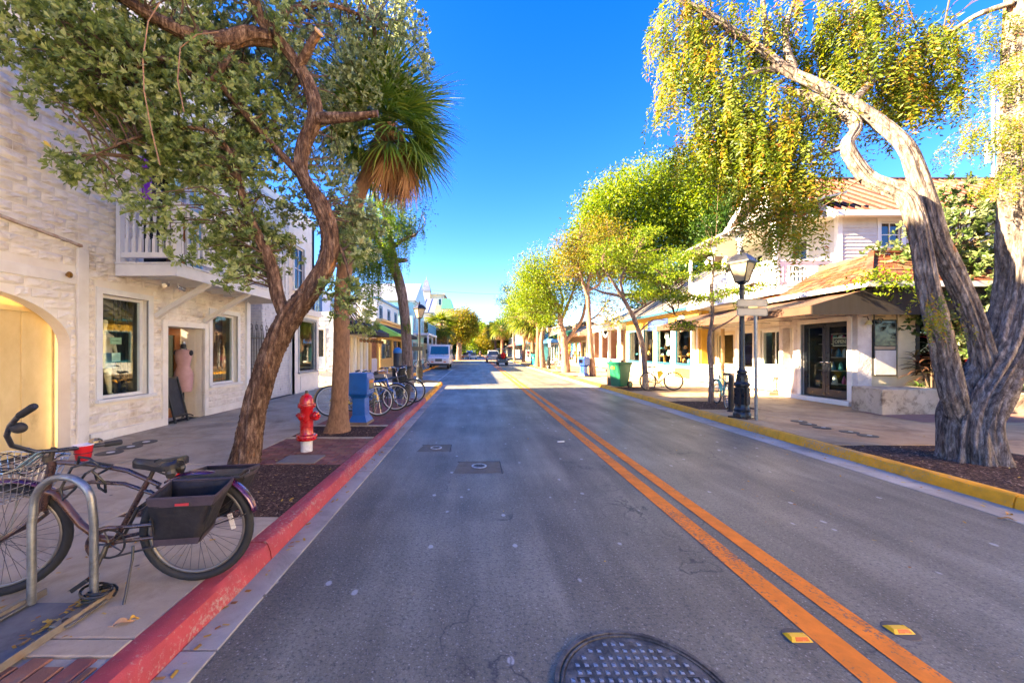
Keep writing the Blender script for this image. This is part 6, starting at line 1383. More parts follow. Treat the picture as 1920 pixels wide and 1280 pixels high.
for i,pts in enumerate([[(1600,190,5.6,.06),(1630,150,5.7,.055),(1628,95,5.8,.05),(1608,50,5.9,.04),(1605,0,6,.03)],[(1600,188,5.6,.05),(1640,150,5.7,.04),(1690,120,5.8,.03)],[(1490,130,6,.06),(1475,90,6,.05),(1475,45,6,.045),(1490,0,6.1,.03)],
      [(1440,90,6.1,.05),(1435,50,6.1,.045),(1430,0,6.1,.04)],[(1590,272,5.45,.04),(1550,288,5.6,.03),(1510,295,5.8,.015)],[(1490,140,6,.07),(1440,130,6.1,.05),(1380,150,6.2,.035),(1310,190,6.3,.02)],[(1900,5,5.1,.05),(1830,30,5.3,.04),(1770,70,5.6,.03),(1700,110,5.8,.015)],
      [(1560,206,5.8,.06),(1500,230,6,.045),(1450,290,6.1,.03),(1400,330,6.2,.02)],[(1520,180,6,.05),(1480,260,6.1,.035),(1470,340,6.1,.02)],[(1470,150,6.1,.04),(1400,200,6.2,.03),(1330,230,6.3,.02)]]): lm(T, [(a,b,c,r*1.25) for a,b,c,r in pts], BARK_R, 18, step=.06, amp=.2, seed=50+i)
cb = [(1275,45,6.4,.5),(1345,30,6.2,.55),(1300,130,6.4,.55),(1375,120,6.2,.6),(1270,190,6.4,.42),(1350,210,6.3,.62),(1420,190,6.1,.62),(1440,60,6.1,.5),(1290,260,6.5,.36),(1400,280,6.2,.6),(1465,280,6,.55),(1440,360,6.1,.45),(1500,330,5.9,.42),(1500,60,6,.55),(1560,110,6,.5),(1530,220,6.0,.45),(1610,60,6,.5),(1640,130,5.9,.5),(1700,110,5.9,.5),(1740,160,5.9,.4),(1720,70,6,.35),(1590,20,6,.4),(1680,190,5.9,.35),(1480,410,5.9,.33)]
P,D = blobpts(cb, 140, 1.6, .36, seed=8); strands('crown', P, D, LF_TAMAR, T, .62, 12, .078, .026, spread=.5); twigs(T, skel, P, TWIG, .12, .014, .003, sag=.1, up=-1)
cb2 = [(1845,55,5.2,.26),(1815,95,5.3,.22),(1845,165,5.0,.25),(1835,250,4.9,.26),(1880,235,4.85,.3),(1905,320,4.8,.2),(1900,120,4.9,.2),(1860,345,4.9,.16),(1768,600,4.85,.14,(1,1,1)),(1745,560,4.8,.1)]
P,D = blobpts(cb2, 260, 1.6, .3, seed=9); strands('ivy', P, D, LF_TAMAR, T, .28, 10, .04, .014, spread=1.0)
thin('bare_twig', [([W(a,b,c) for a,b,c in q], [.012,.008,.005,.002]) for q in ([(1700,0,5.8),(1720,60,5.8),(1760,90,5.8),(1800,110,5.8)],[(1640,0,6),(1660,40,6),(1700,80,6),(1730,130,6)],[(1780,0,5.6),(1770,50,5.6),(1790,130,5.6),(1800,200,5.6)],[(1550,230,5.9),(1500,290,5.9),(1490,360,5.9),(1480,420,5.9)])], TWIG, T)

# ---- variegated tree in the garden on the right, creeper on the tiled roof
skel = []; T = empty('variegated_tree', (12.5,10.3,.5), 'pale variegated leafy tree in the garden behind the three-stemmed trunk', 'tree')
o,P_,r_ = limb('trunk', [(13.0,10.2,.3),(12.9,10.2,1.5),(12.6,10.1,3),(12.6,10,4.2)], [.12,.1,.08,.04], BARK_G, T, 16); skel.append((P_,r_))
P,D = blobpts([(1700,500,10.3,1.0),(1780,440,10,1.1),(1830,520,9.8,1.1),(1760,560,10,.9),(1860,600,9.6,.9),(1720,590,10,.6),(1850,690,9.5,.7),(1810,400,9.8,.6),(1790,350,9.7,.35),(1900,480,9.6,1.0),(1900,720,9.5,.6),(1660,540,9.9,.5),(1900,390,9.6,.7),(1830,640,9.6,.7)], 55, 1.8, .25, seed=14)
rosettes('crown', P, D, LF_VAR, T, 8, .15, .06); twigs(T, skel, P, TWIG, .08, .02, .004)
cr = empty('roof_creeper', (10,9.2,3.6), 'yellow-green creeper spreading over the rusty shingled corner roof', 'creeper')
P,D = blobpts([(1640,520,9.2,.25,(1,.6,.5)),(1600,530,9.4,.12,(1,.6,.4)),(1670,530,9.1,.35,(1,.6,.7)),(1700,540,9.1,.35)], 90, 1.6, .2, seed=15); clumps('foliage', P, D, LF_LIME, cr, 7, .1, .05, .09)
thin('stem', [([tuple(W(1560,525,9.4)),tuple(W(1600,515,9.3)),tuple(W(1650,525,9.2)),tuple(W(1720,540,9.1))], .01)], TWIG, cr)

# ---- street trees on the right
def ytree(name, label, base_, limbs, blobs, leafm, barkm, L=.12, nl=9, dens=50, spread=.2, flat=1, gate=.25, group=None, seed=60, twf=.1, Wd=.05):
    global skel
    skel = []; T = empty(name, base_, label, 'tree', group)
    for i,pts in enumerate(limbs): lm(T, pts, barkm, 24 if i == 0 else 14, name='trunk' if i == 0 else 'limb', step=.12, amp=.15, seed=seed+i)
    P,D = blobpts(blobs, dens, 1.7, gate, seed=seed); clumps('crown', P, D, leafm, T, nl, L, Wd, spread, flat); twigs(T, skel, P, TWIG, twf, .03, .006, sag=.05); return T
ytree('young_street_tree', 'thin young street tree with flat airy layers of leaves left of the big street lamp', tuple(W(1333,755,10.9)), [[(1333,757,10.9,.075),(1334,700,10.9,.06),(1330,640,10.9,.055),(1336,590,10.9,.045),(1334,540,10.9,.04),(1338,490,10.9,.025),(1330,460,10.9,.012)],
    [(1334,620,10.9,.03),(1370,600,10.8,.022),(1400,575,10.7,.012)],[(1332,615,10.9,.025),(1300,610,11,.015),(1265,590,11,.008)],[(1335,560,10.9,.025),(1380,545,10.7,.015),(1420,520,10.6,.008)],[(1335,560,10.9,.025),(1290,550,11,.015),(1250,520,11,.008)],[(1336,520,10.9,.02),(1380,500,10.8,.012),(1400,480,10.8,.006)]],
    [(1270,520,11,.5,(1,1,.16)),(1300,480,11,.55,(1,1,.15)),(1310,560,11,.6,(1.2,1,.14)),(1260,560,11,.5,(1,1,.16)),(1380,545,10.8,.5,(1,1,.15)),(1350,500,10.9,.5,(1,1,.14)),(1400,500,10.7,.45,(1,1,.15)),(1400,570,10.7,.35,(1,1,.2)),(1330,455,10.9,.35,(1,1,.2)),(1280,610,11,.4,(1,1,.2)),(1430,535,10.6,.3,(1,1,.2)),(1240,500,11,.35,(1,1,.2))], LF_LIME, BARK_G, .085, 7, 90, .09, .4, .2, seed=61, twf=.12, Wd=.038)
ytree('slanting_street_tree', 'slanting young street tree by the yellow-framed bicycle, right pavement', tuple(W(1210,730,14.9)), [[(1211,731,14.9,.13),(1209,690,14.9,.1),(1203,640,14.9,.09),(1190,600,14.8,.085),(1172,565,14.7,.075),(1150,530,14.5,.05),(1130,500,14.5,.03)],
    [(1185,590,14.8,.06),(1215,570,14.8,.045),(1240,555,14.8,.03),(1270,530,14.8,.015)],[(1170,560,14.7,.06),(1165,520,14.6,.05),(1190,480,14.6,.03)],[(1165,555,14.7,.06),(1130,548,14.5,.05),(1110,540,14.4,.02)],[(1200,620,14.9,.04),(1225,600,14.9,.025),(1250,600,14.9,.012)]],
    [(1190,490,14.7,.9,(1,1,.45)),(1230,520,14.8,.8,(1,1,.3)),(1150,470,14.5,.8,(1,1,.5)),(1200,550,14.8,.7,(1,1,.25)),(1260,550,14.8,.6,(1,1,.25)),(1250,480,14.8,.7,(1,1,.4)),(1120,500,14.5,.5,(1,1,.4)),(1210,440,14.7,.6,(1,1,.5))], LF_LIME, BARK_G, .11, 8, 60, .14, .45, .25, seed=62)
ytree('pale_bark_tree', 'tall slim pale-barked tree just right of the blue newspaper box', tuple(W(1110,705,22.5)), [[(1112,706,22.5,.2),(1108,660,22.5,.16),(1105,610,22.5,.14),(1103,570,22.5,.13),(1101,540,22.5,.11),(1108,510,22.4,.08),(1120,480,22.3,.05)],
    [(1102,560,22.5,.1),(1090,520,22.4,.08),(1080,480,22.3,.05),(1085,450,22.2,.03)],[(1103,545,22.5,.09),(1125,530,22.4,.07),(1118,500,22.4,.05),(1140,460,22.4,.03)],[(1106,600,22.5,.06),(1120,590,22.5,.04),(1135,570,22.5,.02)]],
    [(1105,470,22.3,1.7,(1,1,.75)),(1070,500,22.2,1.3),(1140,500,22.5,1.3),(1150,450,22.5,1.2),(1060,460,22,.9),(1145,570,22.3,.8,(.8,.8,1.2)),(1120,430,22.5,1.0),(1150,600,22,.5)], LF_GOLD, BARK_P, .15, 8, 34, .25, 1, .33, seed=63, twf=.2, Wd=.065)
ytree('forked_pale_tree', 'thick pale tree forking low into several limbs on the right pavement before the green awning', tuple(W(1061,698,27)), [[(1061,699,27,.34),(1060,670,27,.27),(1057,640,27,.25),(1056,628,27,.24),(1050,600,27,.17),(1048,580,27,.14),(1035,555,26.8,.1),(1025,530,26.6,.06)],
    [(1060,642,27,.17),(1075,622,27,.14),(1090,600,27,.12),(1098,570,27,.1),(1102,545,27,.07)],[(1053,600,27,.12),(1065,570,27,.1),(1075,545,27,.07),(1080,520,27,.04)],[(1050,590,27,.1),(1055,560,27,.08),(1045,530,27,.05)],[(1054,650,27.1,.1),(1048,632,27.1,.1),(1055,612,27.1,.08)]],
    [(1030,520,26.8,2.2,(1,1,.8)),(1070,500,27,2.0),(1000,540,26.8,1.6),(1090,540,27.2,1.5),(1040,570,26.5,1.2,(1,1,.6)),(1010,500,27,1.5),(1100,470,27.5,1.5),(985,570,27,.9)], LF_LIME, BARK_P, .16, 9, 34, .28, 1, .28, seed=64, twf=.12, Wd=.07)
ytree('broad_green_tree', 'huge broad lime-green tree rising behind the yellow shop roofs', (15.5,32,0), [[(1250,690,32,.6),(1245,600,32,.5),(1255,540,32,.42),(1280,490,32,.3),(1300,440,32,.2)],[(1250,570,32,.35),(1200,520,32,.25),(1150,470,31,.15),(1120,420,31,.08)],[(1255,545,32,.3),(1230,480,32,.2),(1210,400,32,.1)],[(1270,510,32,.3),(1330,470,32,.2),(1370,420,32,.1)]],
    [(1120,400,30,2.0),(1100,440,30,1.5),(1160,370,31,2.4),(1220,350,32,2.6),(1290,340,32,2.6),(1350,330,32,2.6),(1180,440,31,2.4),(1240,430,32,2.8),(1310,430,32,2.8),(1370,410,32,2.4),(1150,490,31,2.0),(1120,480,30,1.2),(1210,500,32,2.0),(1390,350,33,2.5),(1280,400,31,2.6)], LF_LIME, BARK_G, .26, 10, 30, .42, 1, .26, seed=65, twf=.05, Wd=.12)
ytree('dark_green_tree', 'dark green leafy tree behind the porch of the white corner house', (17,27,0), [[(1330,690,27,.4),(1330,560,27,.3),(1340,500,27,.2)]], [(1290,520,27,1.6),(1340,490,27,1.8),(1390,470,27,1.8),(1250,530,27,1.4),(1380,400,28,1.8),(1420,330,28,1.6),(1340,430,28,1.6),(1300,580,26,1.3),(1250,570,26,1.1),(1210,560,26,1.0)], LF_DEEP, BARK_G, .25, 9, 30, .35, 1, .2, seed=66, twf=.05, Wd=.11)
ytree('feathery_green_tree', 'rounded golden-green tree behind the palm above the mail truck', (-2.9,66,0), [[(860,680,66,.5),(862,630,66,.4),(866,610,66,.25)]], [(868,598,66,2.3),(880,605,66,1.8),(860,615,66,1.8),(885,620,66,1.2),(850,625,66,1.6),(872,632,66,1.2),(845,600,66,1.4)], LF_GOLD, BARK_G, .3, 9, 30, .35, 1, .2, seed=67, Wd=.14)
ytree('sidewalk_green_tree', 'golden-green tree leaning over the right pavement behind the far lamp post', tuple(W(1020,690,33.2)), [[(1018,690,33.2,.25),(1015,640,33,.2),(1020,600,33,.16),(1010,570,33,.08)]], [(1000,560,33,1.8),(975,560,36,1.2),(1020,590,33,1.3),(960,585,38,1.2),(990,520,34,1.1),(1035,600,32,.9)], LF_LIME, BARK_G, .2, 9, 34, .3, 1, .25, seed=68, Wd=.09)
ytree('thin_topped_tree', 'sparse thin-topped tree sticking out left of the right-hand row of trees', (3.9+2.1,58,0), [[(965,680,58,.2),(962,620,58,.15),(955,570,58,.1),(950,545,58,.05)]], [(948,540,58,.9),(940,565,58,.9),(955,560,58,1.0),(945,600,58,1.2),(962,590,58,1.4)], LF_DEEP, BARK_G, .28, 7, 22, .3, 1, .3, seed=69, Wd=.1)
for i,(px,py,d,r,lab,lf) in enumerate([(842,645,80,2.6,'dark green bushy tree behind the mail truck roof',LF_DEEP),(905,640,150,6,'green tree at the far end of the street, just left of the pedestrian',LF_LIME),(925,636,120,4,'golden tree at the far right end of the street',LF_GOLD),(880,648,180,6,'yellow-green tree at the far left end of the street',LF_LIME),(828,635,120,4,'green tree between the turreted building and the palm',LF_DEEP),(945,628,105,3.2,'golden green tree behind the far palms on the right',LF_GOLD),(893,640,260,12,'pale green distant tree closing the end of the street',LF_LIME)]):
    x = (px-VX)*d/F; ytree('distant_tree', lab, (x,d,0), [[(px,VY+1.5*F/d,d,r*.1),(px,py+8,d,r*.08),(px,py,d,r*.04)]], [(px,py,d,r),(px-r*F/d*.6,py+4,d,r*.7),(px+r*F/d*.6,py+5,d,r*.7),(px,py-r*F/d*.5,d,r*.6)], lf, BARK_G, r*.1, 8, 120/r, r*.12, 1, .15, 'trees closing the street', 80+i, .02, r*.05)

# cordyline and low plants in the planter
LFC = leafmat('cordyline_leaf', [(0,(.03,.012,.012)),(.4,(.07,.035,.02)),(.7,(.06,.09,.025)),(.9,(.3,.03,.03)),(1,(.4,.04,.04))], .4, .35)
def strapleaf(L, w, q, droop=.5):
    n = 6; V = []
    for i in range(n+1):
        t = i/n; ww = w*math.sin(math.pi*min(1,t*.9+.08))**.7; z = .35*L*t - droop*L*t*t; V += [(L*t*.9, ww, z+ww*.5), (L*t*.9, 0, z), (L*t*.9, -ww, z+ww*.5)]
    return npmesh('leaf', np.array(V), np.array([(i*3+k,i*3+k+1,i*3+k+4,i*3+k+3) for i in range(n) for k in (0,1)]), LFC if q < 2 else LF_VAR, np.full(len(V), q if q < 2 else .3))
def cordyline(x, y, z, hs, label, n=22, L=.5, qs=(.1,.3,.5,.95)):
    T = empty('cordyline', (x,y,z), label, 'plant', 'plants in the planter'); ms = [strapleaf(L, .035, q) for q in qs]
    for k,(dx,dy,h) in enumerate(hs):
        mb = MB(); mb.tube([(x,y,z),(x+dx*.5,y+dy*.5,z+h*.5),(x+dx,y+dy,z+h)],[.022,.018,.014],6); mb.build('stem', TWIG, T)
        for i in range(n):
            f = i/n; az = i*2.4; q = len(ms)-1 if f > .72 and k == 0 and len(ms) > 3 else i % max(1,len(ms)-1); piece('leaf', ms[q], T, (x+dx*(.6+.4*f),y+dy*(.6+.4*f),z+h*(.5+.5*f)), (0, -R(-15+60*f), az), (1-.3*f,)*3)
cordyline(11.5, 9.7, .5, [(.0,0,1.5),(.25,.1,1.15),(-.3,.1,1.0),(.1,.2,.7)], 'tall dark red-topped cordyline in the planter beside the notice case')
cordyline(12.4, 9.7, .5, [(.0,0,.9),(.25,.1,.6)], 'shorter dark cordyline in the planter just left of the big trunk', 16)
cordyline(11.05, 9.6, .5, [(.0,0,.25),(.1,.05,.2)], 'low leafy plant at the left end of the planter by the cream wall', 12, .32, (2,2,2))
cordyline(11.9, 9.6, .5, [(.0,0,.3),(.15,.05,.25)], 'low green plant at the foot of the red-topped cordyline', 12, .36, (2,2,2))
# ================================================================ STREET FURNITURE AND THINGS
REDG = mat('hydrant_red', (.5,.006,.008), (.38,.005,.007), scale=6, rough=.3, bump=.35, bscale=25, coat=.4, dirt=(.3,.01,.01), dlo=.6)
def hydrant(x, y, z):
    r = empty('fire_hydrant', (x,y,z), 'red fire hydrant on a white base in the brick paving, left pavement', 'fire hydrant')
    mb = MB(); mb.lathe([(.082,0),(.082,.17),(.078,.175)], (x,y,z), 20); mb.build('white_base', mat('worn_white', (.72,.7,.66), (.5,.48,.44), scale=9, rough=.6, dirt=(.25,.2,.16), dscale=6), r, smooth=40)
    mb = MB(); mb.lathe([(.14,.172),(.145,.18),(.145,.205),(.14,.212),(.14,.216),(.145,.222),(.142,.24),(.1,.25),(.092,.27),(.09,.36),(.097,.365),(.097,.375),(.09,.38),(.09,.62),(.098,.64),(.12,.645),(.125,.655),(.125,.668),(.118,.672)], (x,y,z), 28); mb.build('barrel', REDG, r, smooth=35)
    mb = MB(); mb.lathe([(.118,.672),(.125,.678),(.123,.692),(.1,.7),(.097,.74),(.088,.78),(.068,.815),(.04,.835),(.03,.838),(.03,.85),(.024,.852)], (x,y,z), 24); mb.build('bonnet', REDG, r, smooth=35)
    mb = MB(); mb.lathe([(.024,.85),(.02,.89),(.001,.893)], (x,y,z), 5); mb.build('operating_nut', STEELD, r)
    for d,rr,L in (((1,-.15,0),.058,.17),((-1,.15,0),.04,.13),((-.15,-1,0),.045,.14)):
        d = Vector(d).normalized(); c = Vector((x,y,z+.52)); mb = MB(); mb.tube([c+d*.05,c+d*(L-.04),c+d*(L-.04),c+d*(L-.03)],[rr*.9,rr*.9,rr*1.2,rr*1.2],18); mb.build('nozzle', REDG, r, smooth=35)
        mb = MB(); mb.tube([c+d*(L-.028),c+d*(L+.005),c+d*(L+.012)],[rr*1.12,rr*1.05,rr*.6],10); mb.tube([c+d*(L+.012),c+d*(L+.04)],rr*.4,5); mb.build('nozzle_cap', REDG, r, smooth=20)
    mb = MB()
    for zz,rr in ((.197,.128),(.232,.128),(.66,.112),(.684,.112)):
        for k in range(8): a = k*math.pi/4+.3; mb.tube([(x+rr*math.cos(a),y+rr*math.sin(a),z+zz-.018),(x+rr*math.cos(a),y+rr*math.sin(a),z+zz+.02)],.009,6)
    mb.build('bolts', REDG, r); return r
hydrant(-2.5, 5.66, .128)
def newsbox(name, x, y, z, m, label, rz, s=1.0, m2=None):
    r = empty(name, (0,0,0), label, 'newspaper box')
    mb = MB(); mb.box(-.24,.24,-.2,.2,0,.05); mb.build('foot', mat('rusty_foot', (.25,.17,.12), (.1,.07,.05)), r, bevel=.01)
    def taper(z0,z1,a0,b0,a1,b1):
        mb = MB(); mb.add([(-a0,-b0,z0),(a0,-b0,z0),(a0,b0,z0),(-a0,b0,z0),(-a1,-b1,z1),(a1,-b1,z1),(a1,b1,z1),(-a1,b1,z1)],[(0,3,2,1),(4,5,6,7),(0,1,5,4),(1,2,6,5),(2,3,7,6),(3,0,4,7)]); return mb
    mb = taper(.05,.18,.23,.19,.15,.13); mb.build('flared_base', m, r, bevel=.008)
    mb = taper(.18,.52,.15,.13,.14,.125); mb.build('pedestal', m, r, bevel=.008)
    mb = taper(.52,.6,.14,.125,.225,.2); mb.build('shoulder', m, r, bevel=.006)
    mb = MB(); mb.prism([(-.225,-.2,.6),(.225,-.2,.6),(.225,-.2,.98),(.15,-.2,1.03),(-.225,-.2,1.03)],(0,.4,0)); mb.build('cabinet', m, r, bevel=.012)
    mb = MB(); mb.box(-.19,.19,-.212,-.201,.64,.94); d = mb.build('door', m, r, bevel=.004); mb = MB(); mb.box(-.14,.14,-.217,-.2125,.7,.9); mb.build('pane', DGLASS, d)
    mb = MB(); mb.tube([(-.05,-.215,.67),(-.05,-.235,.67),(.05,-.235,.67),(.05,-.215,.67)],.006,6); mb.build('handle', CHROME, d)
    r.location = (x,y,z); WL[r.name] = Vector((x,y,z)); r.rotation_euler = (0,0,rz); r.scale = (s,s,s); return r
BLUE = mat('box_blue', (.006,.1,.4), (.005,.08,.33), scale=5, rough=.42, bump=.2, bscale=30, dirt=(.008,.07,.26), dscale=6)
newsbox('newspaper_box', -2.36, 7.86, .13, BLUE, 'blue metal newspaper box beside the fibrous palm trunk, left pavement', R(88))
newsbox('newspaper_box', 6.25, 22.3, .13, mat('bright_blue', (.004,.05,.32), rough=.4), 'bright blue newspaper box beside the pale slim tree, right pavement', R(-60), 1.1)
newsbox('newspaper_box', 5.95, 40, .13, paint('turq_box', (.03,.45,.42), .4), 'turquoise newspaper box by the golden palm on the far right pavement', R(-80), 1.1)
def litterbin(x, y, label, h=.98, rad=.3, m=None):
    m = m or mat('bin_black', (.022,.024,.024), (.012,.013,.013), rough=.5, bump=.3)
    r = empty('litter_bin', (x,y,.13), label, 'litter bin')
    mb = MB(); mb.lathe([(rad-.05,.04),(rad-.05,h-.06)], (x,y,.13), 24); mb.f = mb.f[:-2]; mb.build('liner', DARK, r, smooth=40)
    sl = MB(); sl.box(-.016,.016,-.005,.005,0,h-.14); me = sl.mesh('slat', mat=m)
    for k in range(30): a = k*2*math.pi/30; piece('slat', me, r, (x+(rad-.02)*math.cos(a), y+(rad-.02)*math.sin(a), .19), (0,0,a+math.pi/2))
    fl = MB(); fl.add([(-.016,0,0),(.016,0,0),(.02,.045,.09),(-.02,.045,.09),(-.016,.006,0),(.016,.006,0),(.02,.051,.088),(-.02,.051,.088)],[(0,1,2,3),(4,7,6,5),(0,4,5,1),(1,5,6,2),(2,6,7,3),(3,7,4,0)]); me2 = fl.mesh('slat_tip', mat=m)
    for k in range(30): a = k*2*math.pi/30; piece('slat_tip', me2, r, (x+(rad-.02)*math.cos(a), y+(rad-.02)*math.sin(a), .05+h), (0,0,a-math.pi/2))
    for zz in (.1,.5,h-.08): mb = MB(); mb.tube([(x+(rad-.03)*math.cos(t),y+(rad-.03)*math.sin(t),.13+zz) for t in [i*2*math.pi/28 for i in range(28)]],.014,6,closed=True); mb.build('hoop', m, r, smooth=60)
    mb = MB(); mb.lathe([(rad-.1,0),(rad-.02,.0),(rad-.02,.05),(rad-.08,.06)], (x,y,.13), 24); mb.build('base_ring', m, r, smooth=30); return r
litterbin(-2.38, 12.2, 'black slatted litter bin at the end of the row of parked bicycles, left pavement')
b_ = litterbin(5.62+.2, 16.6, 'dark brown slatted litter bin hidden behind the green wheeled bin', .98, .17, mat('bin_brown', (.12,.08,.05), (.08,.05,.03)))
# street lamps
def lamp(x, y, label, h=3.85, z=.13, rz=0, lit=None, part_of='street lamps along the pavements', gl=None):
    r = empty('street_lamp', (0,0,0), label, 'street lamp', part_of); s = h/3.85; m = mat('lamp_black', (.018,.018,.02), (.012,.012,.013), rough=.33, bump=.25, bscale=30)
    mb = MB(); mb.box(-.21,.21,-.21,.21,0,.03); mb.lathe([(.185,.03),(.185,.1),(.165,.14),(.17,.2),(.15,.24),(.14,.3),(.135,.72),(.165,.76),(.165,.8),(.13,.84),(.115,.95),(.12,1.0),(.09,1.03)], n=12, ph=.26); mb.build('pedestal', m, r, smooth=28)
    mb = MB(); mb.lathe([(.09,1.03),(.11,1.05),(.11,1.09),(.075,1.12),(.062,1.2),(.052,2.5),(.048,3.0),(.06,3.02),(.06,3.05),(.045,3.07),(.05,3.12),(.09,3.15),(.1,3.17)], n=14); mb.build('post', m, r, smooth=30)
    mb = MB()
    for k in range(10): a = k*.628; mb.bar((.1*math.cos(a),.1*math.sin(a),.32),(.1*math.cos(a)*1.0,.1*math.sin(a),.7),.1,.085)
    mb.build('fluting', m, r)
    head = MB(); w0, w1, z0, z1 = .1, .2, 3.19, 3.62
    for k in range(4):
        a = k*math.pi/2+math.pi/4; a2 = a+math.pi/2
        head.bar((w0*1.414*math.cos(a),w0*1.414*math.sin(a),z0),(w1*1.414*math.cos(a),w1*1.414*math.sin(a),z1),.022,.022)
        head.bar((w0*1.414*math.cos(a),w0*1.414*math.sin(a),z0),(w0*1.414*math.cos(a2),w0*1.414*math.sin(a2),z0),.022,.022)
        head.bar((w1*1.414*math.cos(a),w1*1.414*math.sin(a),z1),(w1*1.414*math.cos(a2),w1*1.414*math.sin(a2),z1),.03,.025)
    head.box(-.1,.1,-.1,.1,3.165,3.185); hd = head.build('lantern_frame', m, r)
    gm = gl or mat('milky_glass', (.4,.32,.2), (.34,.27,.17), rough=.25, bump=0)
    for k in range(4):
        a = k*math.pi/2+math.pi/4; a2 = a+math.pi/2; q0, q1 = w0*1.36, w1*1.36; mb = MB(); mb.add([(q0*math.cos(a),q0*math.sin(a),z0),(q0*math.cos(a2),q0*math.sin(a2),z0),(q1*math.cos(a2),q1*math.sin(a2),z1),(q1*math.cos(a),q1*math.sin(a),z1)],[(0,1,2,3)]); mb.build('glass_panel', gm, hd)
    mb = MB(); mb.lathe([(.33,3.63),(.33,3.655),(.27,3.73),(.2,3.8),(.14,3.83),(.13,3.845),(.05,3.86)], n=4, ph=math.pi/4); mb.build('roof', m, r)
    mb = MB(); mb.lathe([(.045,3.855),(.03,3.88),(.06,3.91),(.035,3.945),(.018,3.96),(.028,3.98),(.012,4.0),(.001,4.05)], n=12); mb.build('finial', m, r, smooth=40)
    r.location = (x,y,z); r.scale = (s,s,s); r.rotation_euler = (0,0,rz); WL[r.name] = Vector((x,y,z)); return r
LP = lamp(5.88, 8.5, 'tall black street lamp with milky lantern beside the street name plates, right pavement', 3.62, rz=R(32))
mb = MB(); mb.tube([(5.9,8.45,2.55),(6.35,8.42,2.6)],.012,6); thing1('banner_arm', mb, BLACKM, (5.9,8.45,2.55), 'thin black arm sticking out of the near street lamp post', 'bracket')
copy_tree(LP, (-2.62,17.7,.13), R(40), 'black street lamp at the corner of the left pavement before the mail truck')
copy_tree(LP, (5.95,31.5,.13), R(20), 'black street lamp above the parked bicycles and white notice on the right pavement')
copy_tree(LP, (-4.6,62,.13), R(10), 'small distant street lamp just right of the palm behind the mail truck')
mb = MB(); mb.box(5.85,6.05,31.2,31.23,1.9,2.55); thing1('white_notice', mb, WHITE_CLEAN, (5.95,31.2,1.9), 'white rectangular notice fixed to the lamp post by the distant bicycles', 'sign')
mb = MB(); mb.box(-2.95,-2.45,17.5,17.56,1.62,1.8); thing1('plant_bracket', mb, BLACKM, (-2.7,17.5,1.7), 'black flat board fixed across the lamp post in front of the mail truck', 'sign')
mb = MB(); mb.lathe([(.085,0),(.085,.02),(.06,.04),(.058,.82),(.062,.84),(.05,.88),(.02,.9)], (6.2,9.35,.13), 16)
thing1('bollard', mb, BLACKM, (6.2,9.35,.13), 'short black round bollard in front of the green bicycle left of the lamp', 'bollard', smooth=35)
# street sign seen from behind
sg = empty('street_name_sign', (5.98,8.2,.13), 'back of two stacked street name plates on a thin galvanised post beside the lamp', 'sign')
mb = MB(); mb.tube([(5.98,8.2,.1),(5.96,8.2,2.62)],.032,12); mb.tube([(5.96,8.2,2.62),(5.96,8.2,2.66)],[.034,.02],12); mb.build('post', GALV, sg, smooth=50)
def plate(z):
    pts = []; w, h, r = .33, .085, .035; x0 = 5.86
    for cx,cz,a in ((w-r,h-r,0),(-w+r,h-r,90),(-w+r,-h+r,180),(w-r,-h+r,270)):
        for t in (0,45,90): pts.append((x0+cx+r*math.cos(R(a+t)), 8.15, z+cz+r*math.sin(R(a+t))))
    mb = MB(); mb.prism(pts,(0,.006,0)); p = mb.build('name_plate', paint('plate_grey', (.5,.47,.4), .4), sg)
    mb = MB(); n = len(pts); Q = [((q[0]-x0)*.955+x0, 8.146, (q[2]-z)*.86+z) for q in pts]; mb.tube(Q,.004,4,closed=True); mb.build('edge_line', paint('dark_line', (.04,.04,.035)), p)
plate(2.62); plate(2.43)
mb = MB(); mb.box(5.76,5.96,8.13,8.145,2.51,2.545); mb.build('clamp', mat('brass_clamp', (.55,.5,.3), rough=.4, metal=.6), sg)
# green wheeled bin
def wbin(x, y, rz, m, label):
    r = empty('wheeled_bin', (0,0,0), label, 'wheeled bin')
    mb = MB(); mb.add([(-.23,-.25,.06),(.23,-.25,.06),(.23,.2,.06),(-.23,.2,.06),(-.3,-.34,.95),(.3,-.34,.95),(.3,.34,.95),(-.3,.34,.95)],[(0,3,2,1),(4,5,6,7),(0,1,5,4),(1,2,6,5),(2,3,7,6),(3,0,4,7)]); mb.build('body', m, r, bevel=.025)
    mb = MB(); mb.box(-.325,.325,-.36,.35,.93,.965); mb.build('rim', m, r, bevel=.01)
    mb = MB(); mb.prism([(-.33,-.4,.968),(-.33,.36,.968),(-.33,.3,1.03),(-.33,-.3,1.05)],(.66,0,0)); mb.build('lid', m, r, bevel=.012)
    mb = MB(); mb.tube([(-.24,.36,.95),(-.24,.44,.96),(.24,.44,.96),(.24,.36,.95)],.016,8); mb.build('handle', m, r)
    for s in (-1,1):
        mb = MB(); mb.lathe([(.08,-.03),(.13,-.028),(.13,.028),(.08,.03)], (s*.26,.27,.13), 18, 'x'); w = mb.build('wheel', RUBBER, r, smooth=40)
        mb = MB(); mb.lathe([(.03,-.034),(.075,-.031),(.075,.031),(.03,.034)], (s*.26,.27,.13), 12, 'x'); mb.build('hub', m, w)
    mb = MB(); mb.box(-.14,.02,-.345,-.33,.75,.85); mb.build('sticker', paint('yellow_sticker', (.8,.6,.02)), r)
    r.location = (x,y,.13); r.rotation_euler = (0,0,rz); WL[r.name] = Vector((x,y,.13)); return r
wbin(5.8, 15.5, R(-62), mat('bin_green', (.006,.15,.06), (.005,.12,.05), rough=.4), 'green wheeled rubbish bin with yellow sticker on the right pavement')
